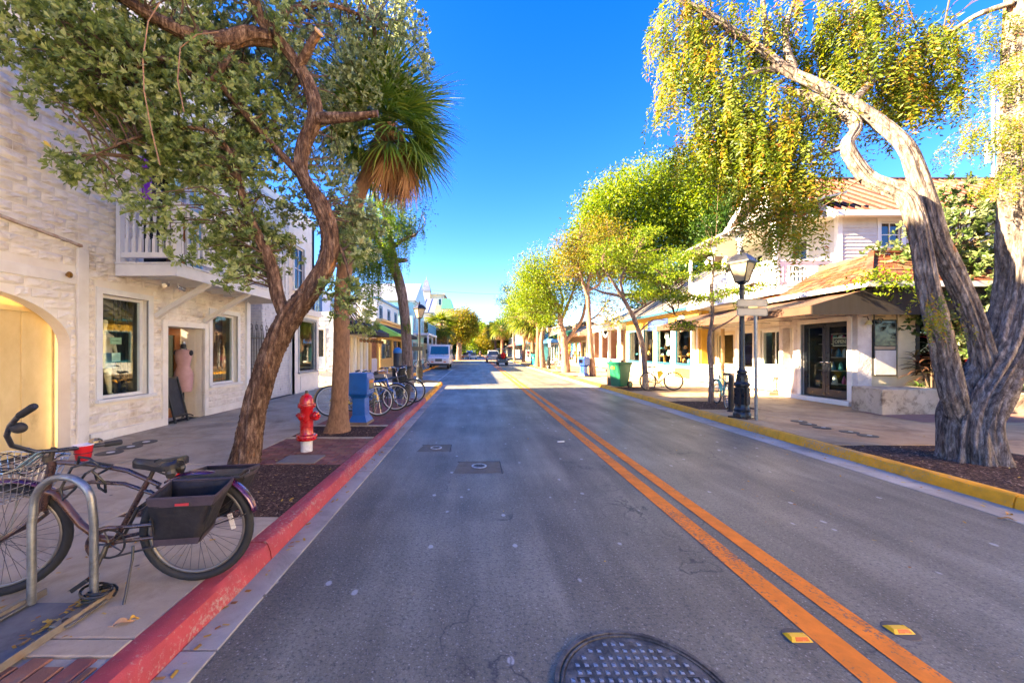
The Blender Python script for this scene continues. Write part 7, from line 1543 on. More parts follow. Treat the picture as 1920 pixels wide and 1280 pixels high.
wbin(6.0, 38.5, R(-80), mat('bin_teal', (.02,.3,.3), rough=.4), 'teal wheeled bin beside the golden palm far on the right pavement')
# ---- bicycles
def wheel(par, c, r_, axis, tm, rm, sm, tw=.02, ns=28, name='wheel'):
    """c hub centre, axis unit vector across the wheel"""
    c = Vector(c); ax = Vector(axis).normalized(); u = Vector((0,0,1)); u = (u-ax*u.dot(ax)).normalized(); w = ax.cross(u)
    ring = lambda q: [c+(u*math.cos(t)+w*math.sin(t))*q for t in [i*2*math.pi/40 for i in range(40)]]
    mb = MB(); mb.tube(ring(r_-tw), tw, 10, closed=True); W_ = mb.build(name, tm, par, smooth=60)
    mb = MB(); mb.tube(ring(r_-2*tw-.006), .011, 8, closed=True); mb.build('rim', rm, W_, smooth=60)
    mb = MB()
    for i in range(ns):
        a = i*2*math.pi/ns; s = 1 if i%2 else -1; b = a + .5*(1 if (i//2)%2 else -1); h = c+ax*.028*s+(u*math.cos(b)+w*math.sin(b))*.022
        mb.tube([h, c+(u*math.cos(a)+w*math.sin(a))*(r_-2*tw-.012)], .0014, 3, cap=False)
    mb.build('spoke', sm, W_, kind='stuff')
    mb = MB(); mb.tube([c-ax*.05, c-ax*.03, c+ax*.03, c+ax*.05],[.008,.02,.02,.008],10); mb.build('hub', rm, W_, smooth=40); return W_
def saddle(par, c, fwd, m, s=1.0, tail_label=None):
    c = Vector(c); f = Vector(fwd).normalized(); l = Vector((0,0,1)).cross(f); V = []; n = 9
    pr = [(-.15,.0),(-.14,.07),(-.11,.095),(-.06,.09),(0,.055),(.05,.03),(.1,.02),(.13,.018),(.145,.005)]
    for (x,w) in pr:
        for k in range(8):
            a = math.pi*k/7; V.append(c+f*x*s+l*w*s*math.cos(a)+Vector((0,0,(.03*math.sin(a)*(1 if w > .01 else .3)+.018*(x/.15)**2-.0)*s)))
    Fc = [(i*8+k,i*8+k+1,(i+1)*8+k+1,(i+1)*8+k) for i in range(n-1) for k in range(7)]+[(i*8,(i+1)*8,(i+1)*8+7,i*8+7) for i in range(n-1)]
    V2 = [Vector(v) for v in V]; mb = MB(); mb.add(V2,Fc); mb.add([v-Vector((0,0,.03*s)) for v in V2[0::8]+V2[7::8][::-1]],[tuple(range(2*n))])
    # skirt
    rim = V2[0::8]+V2[7::8][::-1]; mb.add(rim+[v-Vector((0,0,.03*s)) for v in rim],[(i,(i+1)%len(rim),len(rim)+(i+1)%len(rim),len(rim)+i) for i in range(len(rim))])
    return mb.build('saddle', m, par, smooth=50)
def bike(x, y, rz, label, frame_c, wheel_r=.33, saddle_c=(.02,.02,.02), rim_c=None, style='cruiser', lean=0, steer=0, basket=None, z=.13, group='bicycles parked along the street', tyre=None):
    r = empty('bicycle', (0,0,0), label, 'bicycle', group); fm = paint('frame'+str(frame_c), frame_c, .3, coat=.5); sm = paint('saddle'+str(saddle_c), saddle_c, .45); rm = rim_c and paint('rim'+str(rim_c), rim_c, .35) or CHROME; tm = tyre and paint('tyre'+str(tyre), tyre, .7) or RUBBER
    wb = 1.06; R0 = Vector((0,0,wheel_r)); F0 = Vector((wb,0,wheel_r)); BB = Vector((.43,0,.28)); ST = Vector((.25,0,.7)); HT = Vector((.86,0,.78)); HB = Vector((.9,0,.62)); HD = Vector((.83,0,.9))
    mb = MB()
    if style == 'cruiser':
        mb.tube([ST*.95+BB*.05, (.45,0,.72), (.66,0,.74), HT],.016,8); mb.tube([BB,(.6,0,.36),(.78,0,.5),HB],.02,8)
    else: mb.tube([ST,HT],.015,8); mb.tube([BB,HB],.018,8)
    mb.tube([BB,ST+(ST-BB)*.1],.016,8); mb.tube([HB-Vector((-.01,0,.03)),HT+Vector((-.01,0,.03))],.02,8)
    for s in (-1,1): mb.tube([BB+Vector((0,s*.03,0)),R0+Vector((0,s*.06,0))],.01,6); mb.tube([ST+Vector((0,s*.02,-.03)),R0+Vector((0,s*.06,0))],.009,6)
    mb.build('frame', fm, r, smooth=50)
    st = Matrix.Rotation(steer,4,(HT-HB).normalized()); piv = HB
    T_ = lambda v: piv + (st @ (Vector(v)-piv).to_4d().to_3d()) if steer else Vector(v)
    mb = MB()
    for s in (-1,1): mb.tube([T_(HB+Vector((0,s*.02,-.02))),T_(HB+Vector((.01,s*.06,-.06))),T_(F0+Vector((-.02,s*.06,.14))),T_(F0+Vector((0,s*.06,0)))],.011,6)
    mb.build('fork', fm, r, smooth=50)
    ax = T_(F0+Vector((0,1,0)))-T_(F0); wheel(r, R0, wheel_r, (0,1,0), tm, rm, CHROME); wheel(r, T_(F0), wheel_r, ax, tm, rm, CHROME)
    mb = MB(); mb.tube([T_(HT),T_(HD)],.012,8)
    if style == 'cruiser': hp = [(.62,.32,1.0),(.72,.3,1.03),(.84,.2,1.04),(.86,.06,.93),(.84,0,.91),(.86,-.06,.93),(.84,-.2,1.04),(.72,-.3,1.03),(.62,-.32,1.0)]
    else: hp = [(.82,.3,.97),(.86,.12,.94),(.86,0,.93),(.86,-.12,.94),(.82,-.3,.97)]
    mb.tube([T_(q) for q in hp],.011,8); hb = mb.build('handlebar', CHROME if style=='cruiser' else BLACKM, r, smooth=60)
    for a,b in ((hp[0],hp[1]),(hp[-1],hp[-2])): mb = MB(); a=Vector(a); b=Vector(b); mb.tube([T_(a),T_(a+(b-a)*.95)],.017,8); mb.build('grip', BLACKM, hb, smooth=60)
    saddle(r, ST+Vector((-.03,0,.17)), (1,0,0), sm); mb = MB(); mb.tube([ST,ST+Vector((-.025,0,.16))],.011,8); mb.build('seat_post', CHROME, r)
    mb = MB(); mb.tube([BB+Vector((0,-.05,0))+Vector((math.cos(t),0,math.sin(t)))*.085 for t in [i*.4189 for i in range(15)]],.006,4,closed=True); mb.tube([BB+Vector((0,-.07,0)),BB+Vector((.1,-.075,-.13))],.009,6); mb.tube([BB+Vector((0,.07,0)),BB+Vector((-.1,.075,.13))],.009,6); mb.tube([BB-Vector((0,.07,0)),BB+Vector((0,.07,0))],.014,8); ck = mb.build('crank', STEELD, r)
    for s,q in ((-1,(.1,-.12,-.13)),(1,(-.1,.12,.13))): mb = MB(); c = BB+Vector(q); mb.box(c.x-.045,c.x+.045,c.y-.045,c.y+.045,c.z-.012,c.z+.012); mb.build('pedal', BLACKM, ck)
    mb = MB(); mb.tube([BB+Vector((0,-.05,.085)),R0+Vector((0,-.05,.035))],.005,4); mb.tube([BB+Vector((0,-.05,-.085)),R0+Vector((0,-.05,-.035))],.005,4); mb.build('chain', STEELD, r)
    if style == 'cruiser':
        for c,mk in ((R0,1),(F0,0)):
            mb = MB(); pts = [c+Vector((math.cos(t),0,math.sin(t)))*(wheel_r+.018) for t in [R(q) for q in (range(20,200,15) if mk else range(50,180,15))]]; pts = pts if mk else [T_(q) for q in pts]; n=len(pts)
            V = [p+Vector((0,s*.03,0)) for p in pts for s in (-1,1)]; mb.add(V,[(2*i,2*i+1,2*i+3,2*i+2) for i in range(n-1)]); o = mb.build('mudguard', fm, r); o.modifiers.new('t','SOLIDIFY').thickness = .003
    if basket:
        mb = MB(); c = T_((1.0,0,.78))
        for zz in (0,.07,.14,.22):
            k = 1+zz*.8; mb.tube([c+Vector((a*.13*k,b*.17*k,zz)) for a,b in ((-1,-1),(1,-1),(1,1),(-1,1))],.004,4,closed=True)
        for k in range(16):
            t = k*math.pi/8; a = max(-1,min(1,1.4*math.cos(t))); b = max(-1,min(1,1.4*math.sin(t))); mb.tube([c+Vector((a*.13,b*.17,0)),c+Vector((a*.152,b*.2,.22))],.003,4)
        mb.build('basket', paint('basket'+str(basket), basket, .5), r)
    mb = MB(); mb.tube([(.3,.05,.28),(.22,.2,.0)],.007,6); mb.build('kickstand', STEELD, r)
    r.location = (x,y,z); r.rotation_euler = (lean,0,rz); WL[r.name] = Vector((x,y,z)); return r
bike(-3.28, 8.62, R(3), 'yellow bicycle with white rims, nearest of the row behind the palm and blue box', (.75,.45,.02), .35, lean=R(-4), tyre=(.05,.05,.05), rim_c=(.75,.75,.72))
bike(-3.05, 9.4, R(4), 'blue bicycle second in the row behind the blue box', (.02,.12,.5), .34, saddle_c=(.03,.05,.08), lean=R(5), rim_c=(.6,.6,.6))
bike(-2.95, 10.1, R(-2), 'black bicycle third in the row behind the blue box', (.03,.03,.04), .34, lean=R(-4))
bike(-2.85, 10.9, R(6), 'bicycle with tan leather saddle at the far end of the row before the litter bin', (.05,.05,.055), .34, saddle_c=(.4,.17,.05), lean=R(4), rim_c=(.6,.55,.45))
rk = empty('bicycle_rack', (-2.6,9.8,.13), 'black tubular bicycle rack among the parked bicycles on the left pavement', 'bicycle rack')
for y in (9.05,9.75,10.5): mb = MB(); mb.tube([(-2.9,y,.1),(-2.9,y,.75),(-2.82,y,.85),(-2.5,y,.85),(-2.42,y,.75),(-2.42,y,.1)],.022,8); mb.build('hoop', BLACKM, rk, smooth=60)
bike(6.35, 14.15, R(12), 'black bicycle with yellow frame bag leaning on the slanting street tree', (.05,.05,.05), .35, style='road', lean=R(-6), steer=R(-25), rim_c=(.1,.1,.1))
mb = MB(); mb.prism([(6.78,14.25,.55),(6.98,14.28,.78),(6.88,14.28,.88),(6.72,14.25,.82)],(0,.05,0)); thing1('frame_bag', mb, paint('bag_yellow', (.75,.6,.02)), (6.85,14.25,.6), 'yellow bag strapped in the bicycle frame by the slanting tree', 'bag')
bike(6.35, 9.75, R(70), 'pale green bicycle locked behind the black bollard near the lamp', (.12,.4,.3), .34, lean=R(3), steer=R(10), rim_c=(.2,.2,.2))
bike(6.05, 33.2, R(8), 'silver bicycle parked in the mulch bed by the distant right lamp', (.6,.6,.6), .34, style='road')
bike(6.5, 30.6, R(-60), 'white bicycle with pink basket leaning by the distant right lamp', (.75,.75,.75), .34, basket=(.75,.08,.3))
bike(-4.7, 30.5, R(50), 'dark bicycle on the left pavement beside the mail truck', (.1,.1,.1), .33)

# ---- the cruiser in front with its panniers
CB = empty('cruiser_bicycle', (-1.8,2.46,.13), 'bronze cruiser bicycle with wire front basket and two black rear baskets at the hoop rack', 'bicycle')
Rw = Vector((-1.79,2.47,.465)); Fw = Vector((-2.86,2.31,.465)); fx = (Fw-Rw).normalized(); fx.z = 0; fx.normalize(); lf = Vector((0,0,1)).cross(fx); wbl = (Fw-Rw).length
def Q(x, y, z): return Vector((Rw.x,Rw.y,.13)) + fx*x + lf*y + Vector((0,0,z))
BRZ = mat('bronze_frame', (.13,.075,.06), (.08,.045,.04), scale=6, rough=.28, metal=.6, bump=.1, coat=.6); CPP = mat('copper_paint', (.2,.085,.04), (.12,.05,.03), rough=.3, metal=.5, coat=.6)
PURP = mat('plum_mudguard', (.1,.015,.07), (.06,.01,.04), rough=.2, metal=.3, bump=.1, coat=1)
RIMM = mat('dull_rim', (.28,.25,.22), (.16,.14,.12), rough=.4, metal=.6)
wheel(CB, Rw, .335, lf, RUBBER, RIMM, STEELD, tw=.026, ns=36); fa = (lf*.97+fx*-.22).normalized(); wheel(CB, Fw, .335, fa, RUBBER, RIMM, STEELD, tw=.026, ns=36)
BBc = Q(.47,0,.29)
mb = MB()
mb.tube([Q(.22,0,.62), Q(.4,0,.72), Q(.6,0,.77), Q(.78,0,.79)],.015,10)                        # upper tube
mb.tube([Q(.24,0,.56), Q(.42,0,.64), Q(.6,0,.66), Q(.78,0,.62), Q(.86,0,.58)],.012,10)
mb.tube([Q(.47,0,.29), Q(.28,0,.67)],.016,10); mb.tube([Q(.87,0,.5), Q(.81,0,.8)],.022,12)
for s in (-1,1):
    mb.tube([Q(.47,s*.03,.29), Q(.3,s*.055,.31), Q(0,s*.065,.335)],.012,8); mb.tube([Q(.26,s*.03,.6), Q(.1,s*.06,.5), Q(.0,s*.068,.36)],.008,6)
mb.build('frame', BRZ, CB, smooth=60)
mb = MB(); mb.tube([Q(.47,0,.29), Q(.56,0,.31), Q(.66,0,.4), Q(.74,0,.52), Q(.8,0,.6), Q(.86,0,.62)],.021,12); mb.tube([BBc-lf*.045,BBc+lf*.045],.026,12); mb.build('down_tube', CPP, CB, smooth=60)
mb = MB()
for s in (-1,1): mb.tube([Q(.87,s*.02,.5),Q(.885,s*.055,.46),Q(1.0,s*.065,.36) if 0 else Q(.96,s*.062,.4),Fw+fa*s*.065],.012,8)
mb.build('fork', BRZ, CB, smooth=60)
def fender(c, ax, a0, a1, r_, m, w=.036):
    u = Vector((0,0,1)); side = u.cross(ax).normalized(); n = 22; V = []
    for i in range(n+1):
        t = R(a0+(a1-a0)*i/n); p = (side*math.cos(t)+u*math.sin(t))
        for k in range(6): b = math.pi*k/5; V.append(c+p*(r_+.016*math.sin(b))+ax*w*math.cos(b))
    mb = MB(); mb.add(V,[(i*6+k,i*6+k+1,(i+1)*6+k+1,(i+1)*6+k) for i in range(n) for k in range(5)]); o = mb.build('mudguard', m, CB, smooth=60); o.modifiers.new('t','SOLIDIFY').thickness = .003
sgn = 1 if Vector((0,0,1)).cross(lf).dot(fx) > 0 else -1
fender(Rw, lf, 180-15 if sgn > 0 else 15, 60 if sgn > 0 else 120, .352, PURP); fender(Fw, fa, 30 if sgn < 0 else 150, 120 if sgn < 0 else 60, .352, PURP) if 0 else fender(Fw, fa, 35, 175, .352, PURP)
for q in ([Rw+lf*.07, Rw+lf*.07-fx*.315+Vector((0,0,.1))],[Rw-lf*.07, Rw-lf*.07-fx*.33+Vector((0,0,.12))],[Fw-fa*.07, Fw+fx*-.28+Vector((0,0,.2))-fa*.04]): mb = MB(); mb.tube(q,.004,4); mb.build('mudguard_stay', CHROME, CB)
# crank, chain guard, chain, pedals with reflectors
mb = MB(); cg = [BBc-lf*-.05+ (fx*math.cos(t)*.115+Vector((0,0,math.sin(t)*.1))) for t in [R(a) for a in range(-60,120,15)]]; cg += [Q(.2,.05,.395), Q(.02,.05,.385)]; mb.tube(cg,.014,8); mb.build('chain_guard', BRZ, CB, smooth=60)
mb = MB(); mb.tube([BBc+lf*.05+(fx*math.cos(t)+Vector((0,0,1))*math.sin(t))*.085 for t in [i*2*math.pi/20 for i in range(20)]],.006,5,closed=True)
for k in range(5): t = k*1.2566; mb.tube([BBc+lf*.05,BBc+lf*.05+(fx*math.cos(t)+Vector((0,0,1))*math.sin(t))*.085],.005,4)
mb.tube([Q(.47,.05,.205),Q(0,.05,.3)],.006,4); mb.build('chainring', STEELD, CB)
pd = [(1,Q(.53,.085,.12)),(-1,Q(.40,-.085,.45))]
for s,p in pd:
    mb = MB(); mb.tube([BBc+lf*s*.05, BBc+lf*s*.075, p],.011,8); ca = mb.build('crank_arm', STEELD, CB, smooth=50)
    mb = MB(); c = p+lf*s*.06; Mx = Matrix((fx,lf,Vector((0,0,1)))).transposed().to_4x4() @ Matrix.Rotation(R(35),4,'Y'); Mx.translation = c; mb.boxm(Mx,.1,.09,.025); pe = mb.build('pedal', BLACKM, ca, bevel=.004)
    mb = MB(); M2 = Mx.copy(); M2.translation = c + Mx.to_3x3() @ Vector((.052*1,0,0)); mb.boxm(M2,.004,.05,.018); M3_ = Mx.copy(); M3_.translation = c - Mx.to_3x3() @ Vector((.052,0,0)); mb.boxm(M3_,.004,.05,.018); mb.build('reflector', RETO, pe)
mb = MB(); mb.tube([Q(.34,.05,.27), Q(.33,.07,.2), Q(.29,.2,.0)],.007,8); mb.build('kickstand', STEELD, CB)
mb = MB(); mb.tube([Q(.28,0,.66),Q(.25,0,.735)],.013,8); mb.build('seat_post', STEELD, CB)
SDL = mat('black_vinyl', (.018,.018,.02), (.012,.012,.014), rough=.3, bump=.15); saddle(CB, Q(.23,0,.755), fx, SDL, 1.0)
mb = MB(); mb.tube([Q(.1,-.03,.745),Q(.16,-.03,.69),Q(.26,0,.72)],.006,5); mb.tube([Q(.1,.03,.745),Q(.16,.03,.69),Q(.26,0,.72)],.006,5); mb.lathe([(.02,0),(.03,.03),(.02,.06)],Q(.13,.05,.68),8); mb.lathe([(.02,0),(.03,.03),(.02,.06)],Q(.13,-.05,.68),8); mb.build('saddle_spring', STEELD, CB)
mb = MB(); mb.tube([Q(.13,0,.66),Q(.11,0,.67),Q(.1,0,.67)],[.02,.022,.012],10); mb.build('tail_reflector', paint('red_reflector', (.7,.01,.01), .15), CB, smooth=40)
# handlebars swept far back, grips, bell, brake lever
mb = MB(); mb.tube([Q(.83,0,.78), Q(.805,0,.88)],.014,10); mb.tube([Q(.84,0,.8),Q(.835,0,.83)],.026,12); mb.build('stem', STEELD, CB, smooth=50)
hbp = [Q(.67,-.34,.83),Q(.72,-.25,.835),Q(.765,-.16,.84),Q(.79,-.08,.85),Q(.805,0,.86),Q(.85,.06,.87),Q(.9,.14,.93),Q(.87,.2,1.0),Q(.81,.25,1.06),Q(.71,.32,1.12),Q(.6,.36,1.18)]
BARM = mat('bar_steel', (.1,.1,.11), (.06,.06,.065), rough=.3, metal=.7)
mb = MB(); mb.tube(hbp,.013,12); hb = mb.build('handlebar', BARM, CB, smooth=70)
for a,b in ((hbp[0],hbp[1]),(hbp[-1],hbp[-2])): mb = MB(); mb.tube([a,a.lerp(b,.1),a.lerp(b,.85),a.lerp(b,.95)],[.017,.019,.018,.014],12); mb.build('grip', RUBBER, hb, smooth=60)
mb = MB(); mb.ball(hbp[-3]+Vector((.05,0,-.01)), .03, (1.3,1,1), 12); mb.build('horn_bulb', RUBBER, hb, smooth=60)
mb = MB(); c = Q(.74,-.22,.86); mb.lathe([(.035,0),(.035,.012),(.02,.025),(.001,.028)], c, 16); mb.build('bell', mat('bell_brass', (.45,.36,.22), rough=.25, metal=.9), hb, smooth=40)
mb = MB()
for s in (0,.06): mb.add([tuple(Q(.82,s+.0,.87)),tuple(Q(.82,s+.03,.87)),tuple(Q(.93,s+.03,.78)),tuple(Q(.93,s,.78))],[(0,1,2,3)])
st_ = mb.build('basket_strap', mat('blue_steel_strap', (.35,.5,.55), rough=.35, metal=.7), CB); st_.modifiers.new('t','SOLIDIFY').thickness = .004
# wire basket in front
WIRE = mat('basket_wire', (.5,.5,.5), rough=.3, metal=.9)
mb = MB(); x0,x1,w0,w1 = .9,1.16,.17,.2
def bk(x,y,z): return Q(x,y,z)
top = [bk(.88,-.21,.79),bk(.88,.21,.79),bk(1.24,.21,.82),bk(1.24,-.21,.82)]; bot = [bk(.93,-.15,.6),bk(.93,.15,.6),bk(1.17,.15,.6),bk(1.17,-.15,.6)]
mb.tube(top,.0045,5,closed=True)
for t in (.12,.35,.6,.85,1): mb.tube([a.lerp(b,t) for a,b in zip(top,bot)],.0026,4,closed=True)
for i in range(4):
    n = 9 if i%2 == 0 else 9
    for k in range(n): u = k/n; mb.tube([top[i].lerp(top[(i+1)%4],u),bot[i].lerp(bot[(i+1)%4],u)],.0022,4)
for k in range(1,8): u = k/8; mb.tube([bot[0].lerp(bot[1],u),bot[3].lerp(bot[2],u)],.0022,4); mb.tube([bot[0].lerp(bot[3],u),bot[1].lerp(bot[2],u)],.0022,4)
wbk = mb.build('front_basket', WIRE, CB)
mb = MB()
for k in range(7):     # elastic net over the basket
    pts = [top[0].lerp(top[3],(k+.5)/7) + (top[1]-top[0])*t + Vector((0,0,-.06*math.sin(math.pi*t)+.02*math.sin(9*t+k))) for t in [i/8 for i in range(9)]]; mb.tube(pts,.003,4)
for k in range(5):
    pts = [top[0].lerp(top[1],(k+.5)/5) + (top[3]-top[0])*t + Vector((0,0,-.06*math.sin(math.pi*t)+.02*math.cos(8*t+k))) for t in [i/8 for i in range(9)]]; mb.tube(pts,.003,4)
mb.build('elastic_net', RUBBER, wbk)
mb = MB(); mb.tube([Fw+fa*.07, bk(1.1,.13,.6)],.005,5); mb.tube([Fw-fa*.07, bk(1.1,-.13,.6)],.005,5); mb.build('basket_stay', GALV, CB)
mb = MB()
for i in range(5):
    c = bk(1.02+.02*i,.17,.6+.01*i); a = i*1.3; mb.add([c,c+Vector((.03*math.cos(a),.02,.02)),c+Vector((.06*math.cos(a),.02*math.sin(a),.0)),c+Vector((.03*math.cos(a),-.02,-.015))],[(0,1,2,3)])
thing1('leaf_sprig', mb, LF_LIME, bk(1.02,.17,.6), 'small bright green leaves caught in the wire front basket', 'leaves')
# rear rack and folding cloth baskets
mb = MB()
for s in (-1,1): mb.tube([Q(.2,s*.05,.58),Q(.1,s*.06,.67),Q(-.28,s*.07,.67),Q(-.3,0,.67)],.006,6); mb.tube([Q(-.18,s*.07,.67),Q(0,s*.075,.34)],.005,6)
for k in range(5): mb.tube([Q(.08-.08*k,-.06,.67),Q(.08-.08*k,.06,.67)],.005,5)
mb.build('rear_rack', BLACKM, CB)
mb = MB(); mb.boxm(Matrix.Translation(Q(-.1,0,.682)) @ Matrix((fx,lf,Vector((0,0,1)))).transposed().to_4x4(), .34,.12,.012); mb.build('rack_board', BLACKM, CB)
FABR = mat('black_nylon', (.014,.012,.014), (.008,.007,.009), scale=9, rough=.75, bump=.6, bscale=14, bdist=.01); FABT = mat('plum_binding', (.06,.042,.055), (.04,.03,.038), scale=12, rough=.7, bump=.6, bscale=40); MESHF = mat('nylon_mesh', (.018,.02,.02), rough=.9, bump=.5, bscale=200)
def pannier(s, tagit):
    y0, y1 = s*.09, s*.31; root_l = Q
    tp_ = [Q(.1,y0,.67),Q(-.25,y0,.67),Q(-.25,y1,.64),Q(.1,y1,.64)]; bt = [Q(.1,y0,.37),Q(-.13,y0,.37),Q(-.13,y1*.8,.35),Q(.1,y1*.8,.35)]
    mb = MB(); n = 6; NZ = 6
    for i in range(4):
        a0_,a1_,b0_,b1_ = tp_[i],tp_[(i+1)%4],bt[i],bt[(i+1)%4]; V = []
        for j in range(NZ+1):
            for k in range(n+1):
                u,v = k/n,j/NZ; p = a0_.lerp(a1_,u).lerp(b0_.lerp(b1_,u),v); V.append(p + lf*s*(.012*math.sin(5*u+7*v+i)*math.sin(math.pi*v) if i in (0,2) else 0) + Vector((0,0,-.012*math.sin(math.pi*u) if j == 0 else 0)))
        mb.add(V,[(j*(n+1)+k,j*(n+1)+k+1,(j+1)*(n+1)+k+1,(j+1)*(n+1)+k) for j in range(NZ) for k in range(n)])
    mb.poly(bt); pn = mb.build('pannier', FABR, CB, smooth=40); sd = pn.modifiers.new('t','SOLIDIFY'); sd.thickness = .006
    for i in range(4):
        a0_,a1_,b0_,b1_ = tp_[i],tp_[(i+1)%4],bt[i],bt[(i+1)%4]; out = ((a0_+a1_)/2-(tp_[0]+tp_[2])/2).normalized()*.005; mb = MB(); V = [a0_+out,a1_+out,a1_.lerp(b1_,.18)+out,a0_.lerp(b0_,.18)+out]
        mb.add(V,[(0,1,2,3)]); bd = mb.build('binding', FABT, pn); bd.modifiers.new('t','SOLIDIFY').thickness = .004
        mb = MB(); mb.add([a0_.lerp(b0_,.86)+out*1.2,a1_.lerp(b1_,.86)+out*1.2,b1_+out*1.2,b0_+out*1.2],[(0,1,2,3)]); mb.build('lower_band', FABT, pn)
    mb = MB(); mb.tube([p+Vector((0,0,.002)) for p in tp_],.006,6,closed=True); mb.build('rim_wire', FABT, pn)
    if tagit: mb = MB(); a = tp_[3].lerp(tp_[2],.42)+lf*s*.01+Vector((0,0,-.035)); b = tp_[3].lerp(tp_[2],.62)+lf*s*.01+Vector((0,0,-.035)); mb.bar(a,b,.003,.014); mb.build('red_tag', paint('tag_red', (.5,.03,.04)), pn)
    return pn
near_s = 1 if Q(0,1,0).y < Q(0,-1,0).y else -1
pannier(near_s, True); pannier(-near_s, False)
mb = MB(); c = Rw + (-fx*.2+Vector((0,0,.03))); mb.boxm(Matrix.Translation(c) @ Matrix((fx,lf,Vector((0,0,1)))).transposed().to_4x4() @ Matrix.Rotation(R(15),4,'Y'), .025,.012,.1); mb.build('spoke_reflector', paint('clear_reflector', (.75,.7,.65), .2), CB)
# rack hoop, rails and feet, cable locks, cup
HR = empty('hoop_rack', (-2.5,2.33,.13), 'galvanised hoop bicycle rack with two floor rails under the cruiser bicycle', 'bicycle rack')
hy = 2.22
pts = [(-2.57,hy,.14),(-2.57,hy,.6)] + [(-2.4+.17*math.cos(t),hy+.01,.7+.17*math.sin(t)) for t in [math.pi-i*math.pi/14 for i in range(15)]] + [(-2.23,hy+.02,.6),(-2.23,hy+.02,.14)]
mb = MB(); mb.tube(pts,.0205,16); mb.build('hoop', GALV, HR, smooth=70)
RUSTR = mat('weathered_rail', (.26,.23,.19), (.13,.11,.09), scale=8, rough=.7, metal=.3, bump=.6, bscale=40, dirt=(.22,.12,.05), dscale=5)
for x in (-2.62,-2.2):
    mb = MB(); mb.box(x-.028,x+.028,.6,hy+.1,.132,.142); mb.box(x+.018,x+.028,.6,hy+.1,.142,.172); mb.build('rail', RUSTR, HR, bevel=.002)
    mb = MB(); mb.box(x-.05,x+.05,hy-.2,hy+.03,.172 if 0 else .143,.152); ft_ = mb.build('foot_plate', GALV, HR, bevel=.002); mb = MB(); mb.lathe([(.014,0),(.014,.012),(.001,.014)],(x-.005,hy-.16,.152),6); mb.build('bolt', STEELD, ft_)
mb = MB(); mb.box(-2.59,-2.23,.6,hy+.02,.1315,.1335); mb.build('infill', mat('dark_concrete', (.16,.155,.15), (.09,.088,.085), scale=6, rough=.85, bump=.5, world=True, dirt=(.05,.048,.045), dscale=5), HR)
def cable(label, c, r0, loops, tilt, rise, seed):
    rr = random.Random(seed); pts = []
    for i in range(loops*16):
        t = i*2*math.pi/16; k = r0*(1+.25*math.sin(t*.37+seed)); p = Vector((math.cos(t)*k, math.sin(t)*k*.8, rise*i/(loops*16)+.012*math.sin(t*1.3))); p = Matrix.Rotation(tilt,3,'X') @ p; pts.append(Vector(c)+p)
    mb = MB(); mb.tube(pts,.0075,8); o = thing1('cable_lock', mb, mat('cable_black', (.02,.02,.02), rough=.3, bump=.1), c, label, 'cable lock', smooth=60); return o
cable('black coiled cable lock lying at the foot of the galvanised hoop', (-2.2,2.24,.175), .07, 3, R(8), .05, 1)
mb = MB(); s0 = [Q(.63,.06,.79),Q(.6,.09,.84),Q(.54,.1,.83),Q(.5,.08,.78),Q(.56,.1,.74),Q(.6,.12,.66),Q(.66,.12,.6),Q(.68,.11,.66),Q(.63,.1,.78),Q(.56,.06,.8),Q(.45,.05,.77),Q(.5,.02,.74),Q(.58,.0,.7),Q(.56,.0,.62),Q(.51,.02,.6),Q(.5,.04,.66),Q(.56,.05,.74)]
mb.tube(s0,.0075,8); thing1('cable_lock', mb, mat('cable_black', (.02,.02,.02), rough=.3, bump=.1), Q(.6,.1,.7), 'black cable lock looped round the frame tubes and the galvanised hoop', 'cable lock', smooth=60)
cup = empty('plastic_cup', Q(.78,-.16,.74), 'red plastic cup with white inside by the handlebar of the cruiser bicycle', 'cup'); c = Q(.775,-.17,.755)
mb = MB(); mb.lathe([(.036,0),(.05,.1)], c, 24); mb.f = mb.f[:-1]; o = mb.build('wall', paint('cup_red', (.5,.008,.015), .35), cup, smooth=40)
mb = MB(); mb.lathe([(.033,.006),(.0475,.1)], c, 24); mb.f = mb.f[:-1]; mb.build('lining', paint('cup_white', (.75,.7,.78), .4), cup, smooth=40)
mb = MB(); mb.tube([c+Vector((.0505*math.cos(t),.0505*math.sin(t),.1)) for t in [i*.2618 for i in range(24)]],.003,6,closed=True); mb.build('lip', paint('cup_white', (.75,.7,.78), .4), cup)
mb = MB(); mb.tube([c+Vector((.045*math.cos(t),.045*math.sin(t),.05)) for t in [i*.2618 for i in range(24)]],.003,6,closed=True); mb.tube([c+Vector((0,.045,.05)),Q(.78,-.1,.86)],.004,5); mb.build('cup_ring', BLACKM, cup)

# ---- dress form, A-board, window mannequin
def mannequin(c, parts, m, name, label):
    pass
DF = empty('dress_form', (-6.42,8.42,.15), 'headless dress form in a dusty pink sleeveless dress standing in the shop doorway', 'dress form')
def bodylathe(c, rings, m, name, par, n=28, smooth=60, cap=True):
    V = []; 
    for (z, a, b, ox) in rings:
        for k in range(n): t = 2*math.pi*k/n; V.append((c[0]+ox+a*math.cos(t), c[1]+b*math.sin(t), c[2]+z))
    mb = MB(); q = len(rings); mb.add(V,[(i*n+k,i*n+(k+1)%n,(i+1)*n+(k+1)%n,(i+1)*n+k) for i in range(q-1) for k in range(n)]+([tuple(range(n-1,-1,-1)),tuple(range((q-1)*n,q*n))] if cap else [])); return mb.build(name, m, par, smooth=smooth)
PINK = mat('dusty_pink_knit', (.52,.31,.28), (.44,.25,.23), scale=8, rough=.85, bump=.3, bscale=90)
c = (-6.42,8.42,.15)
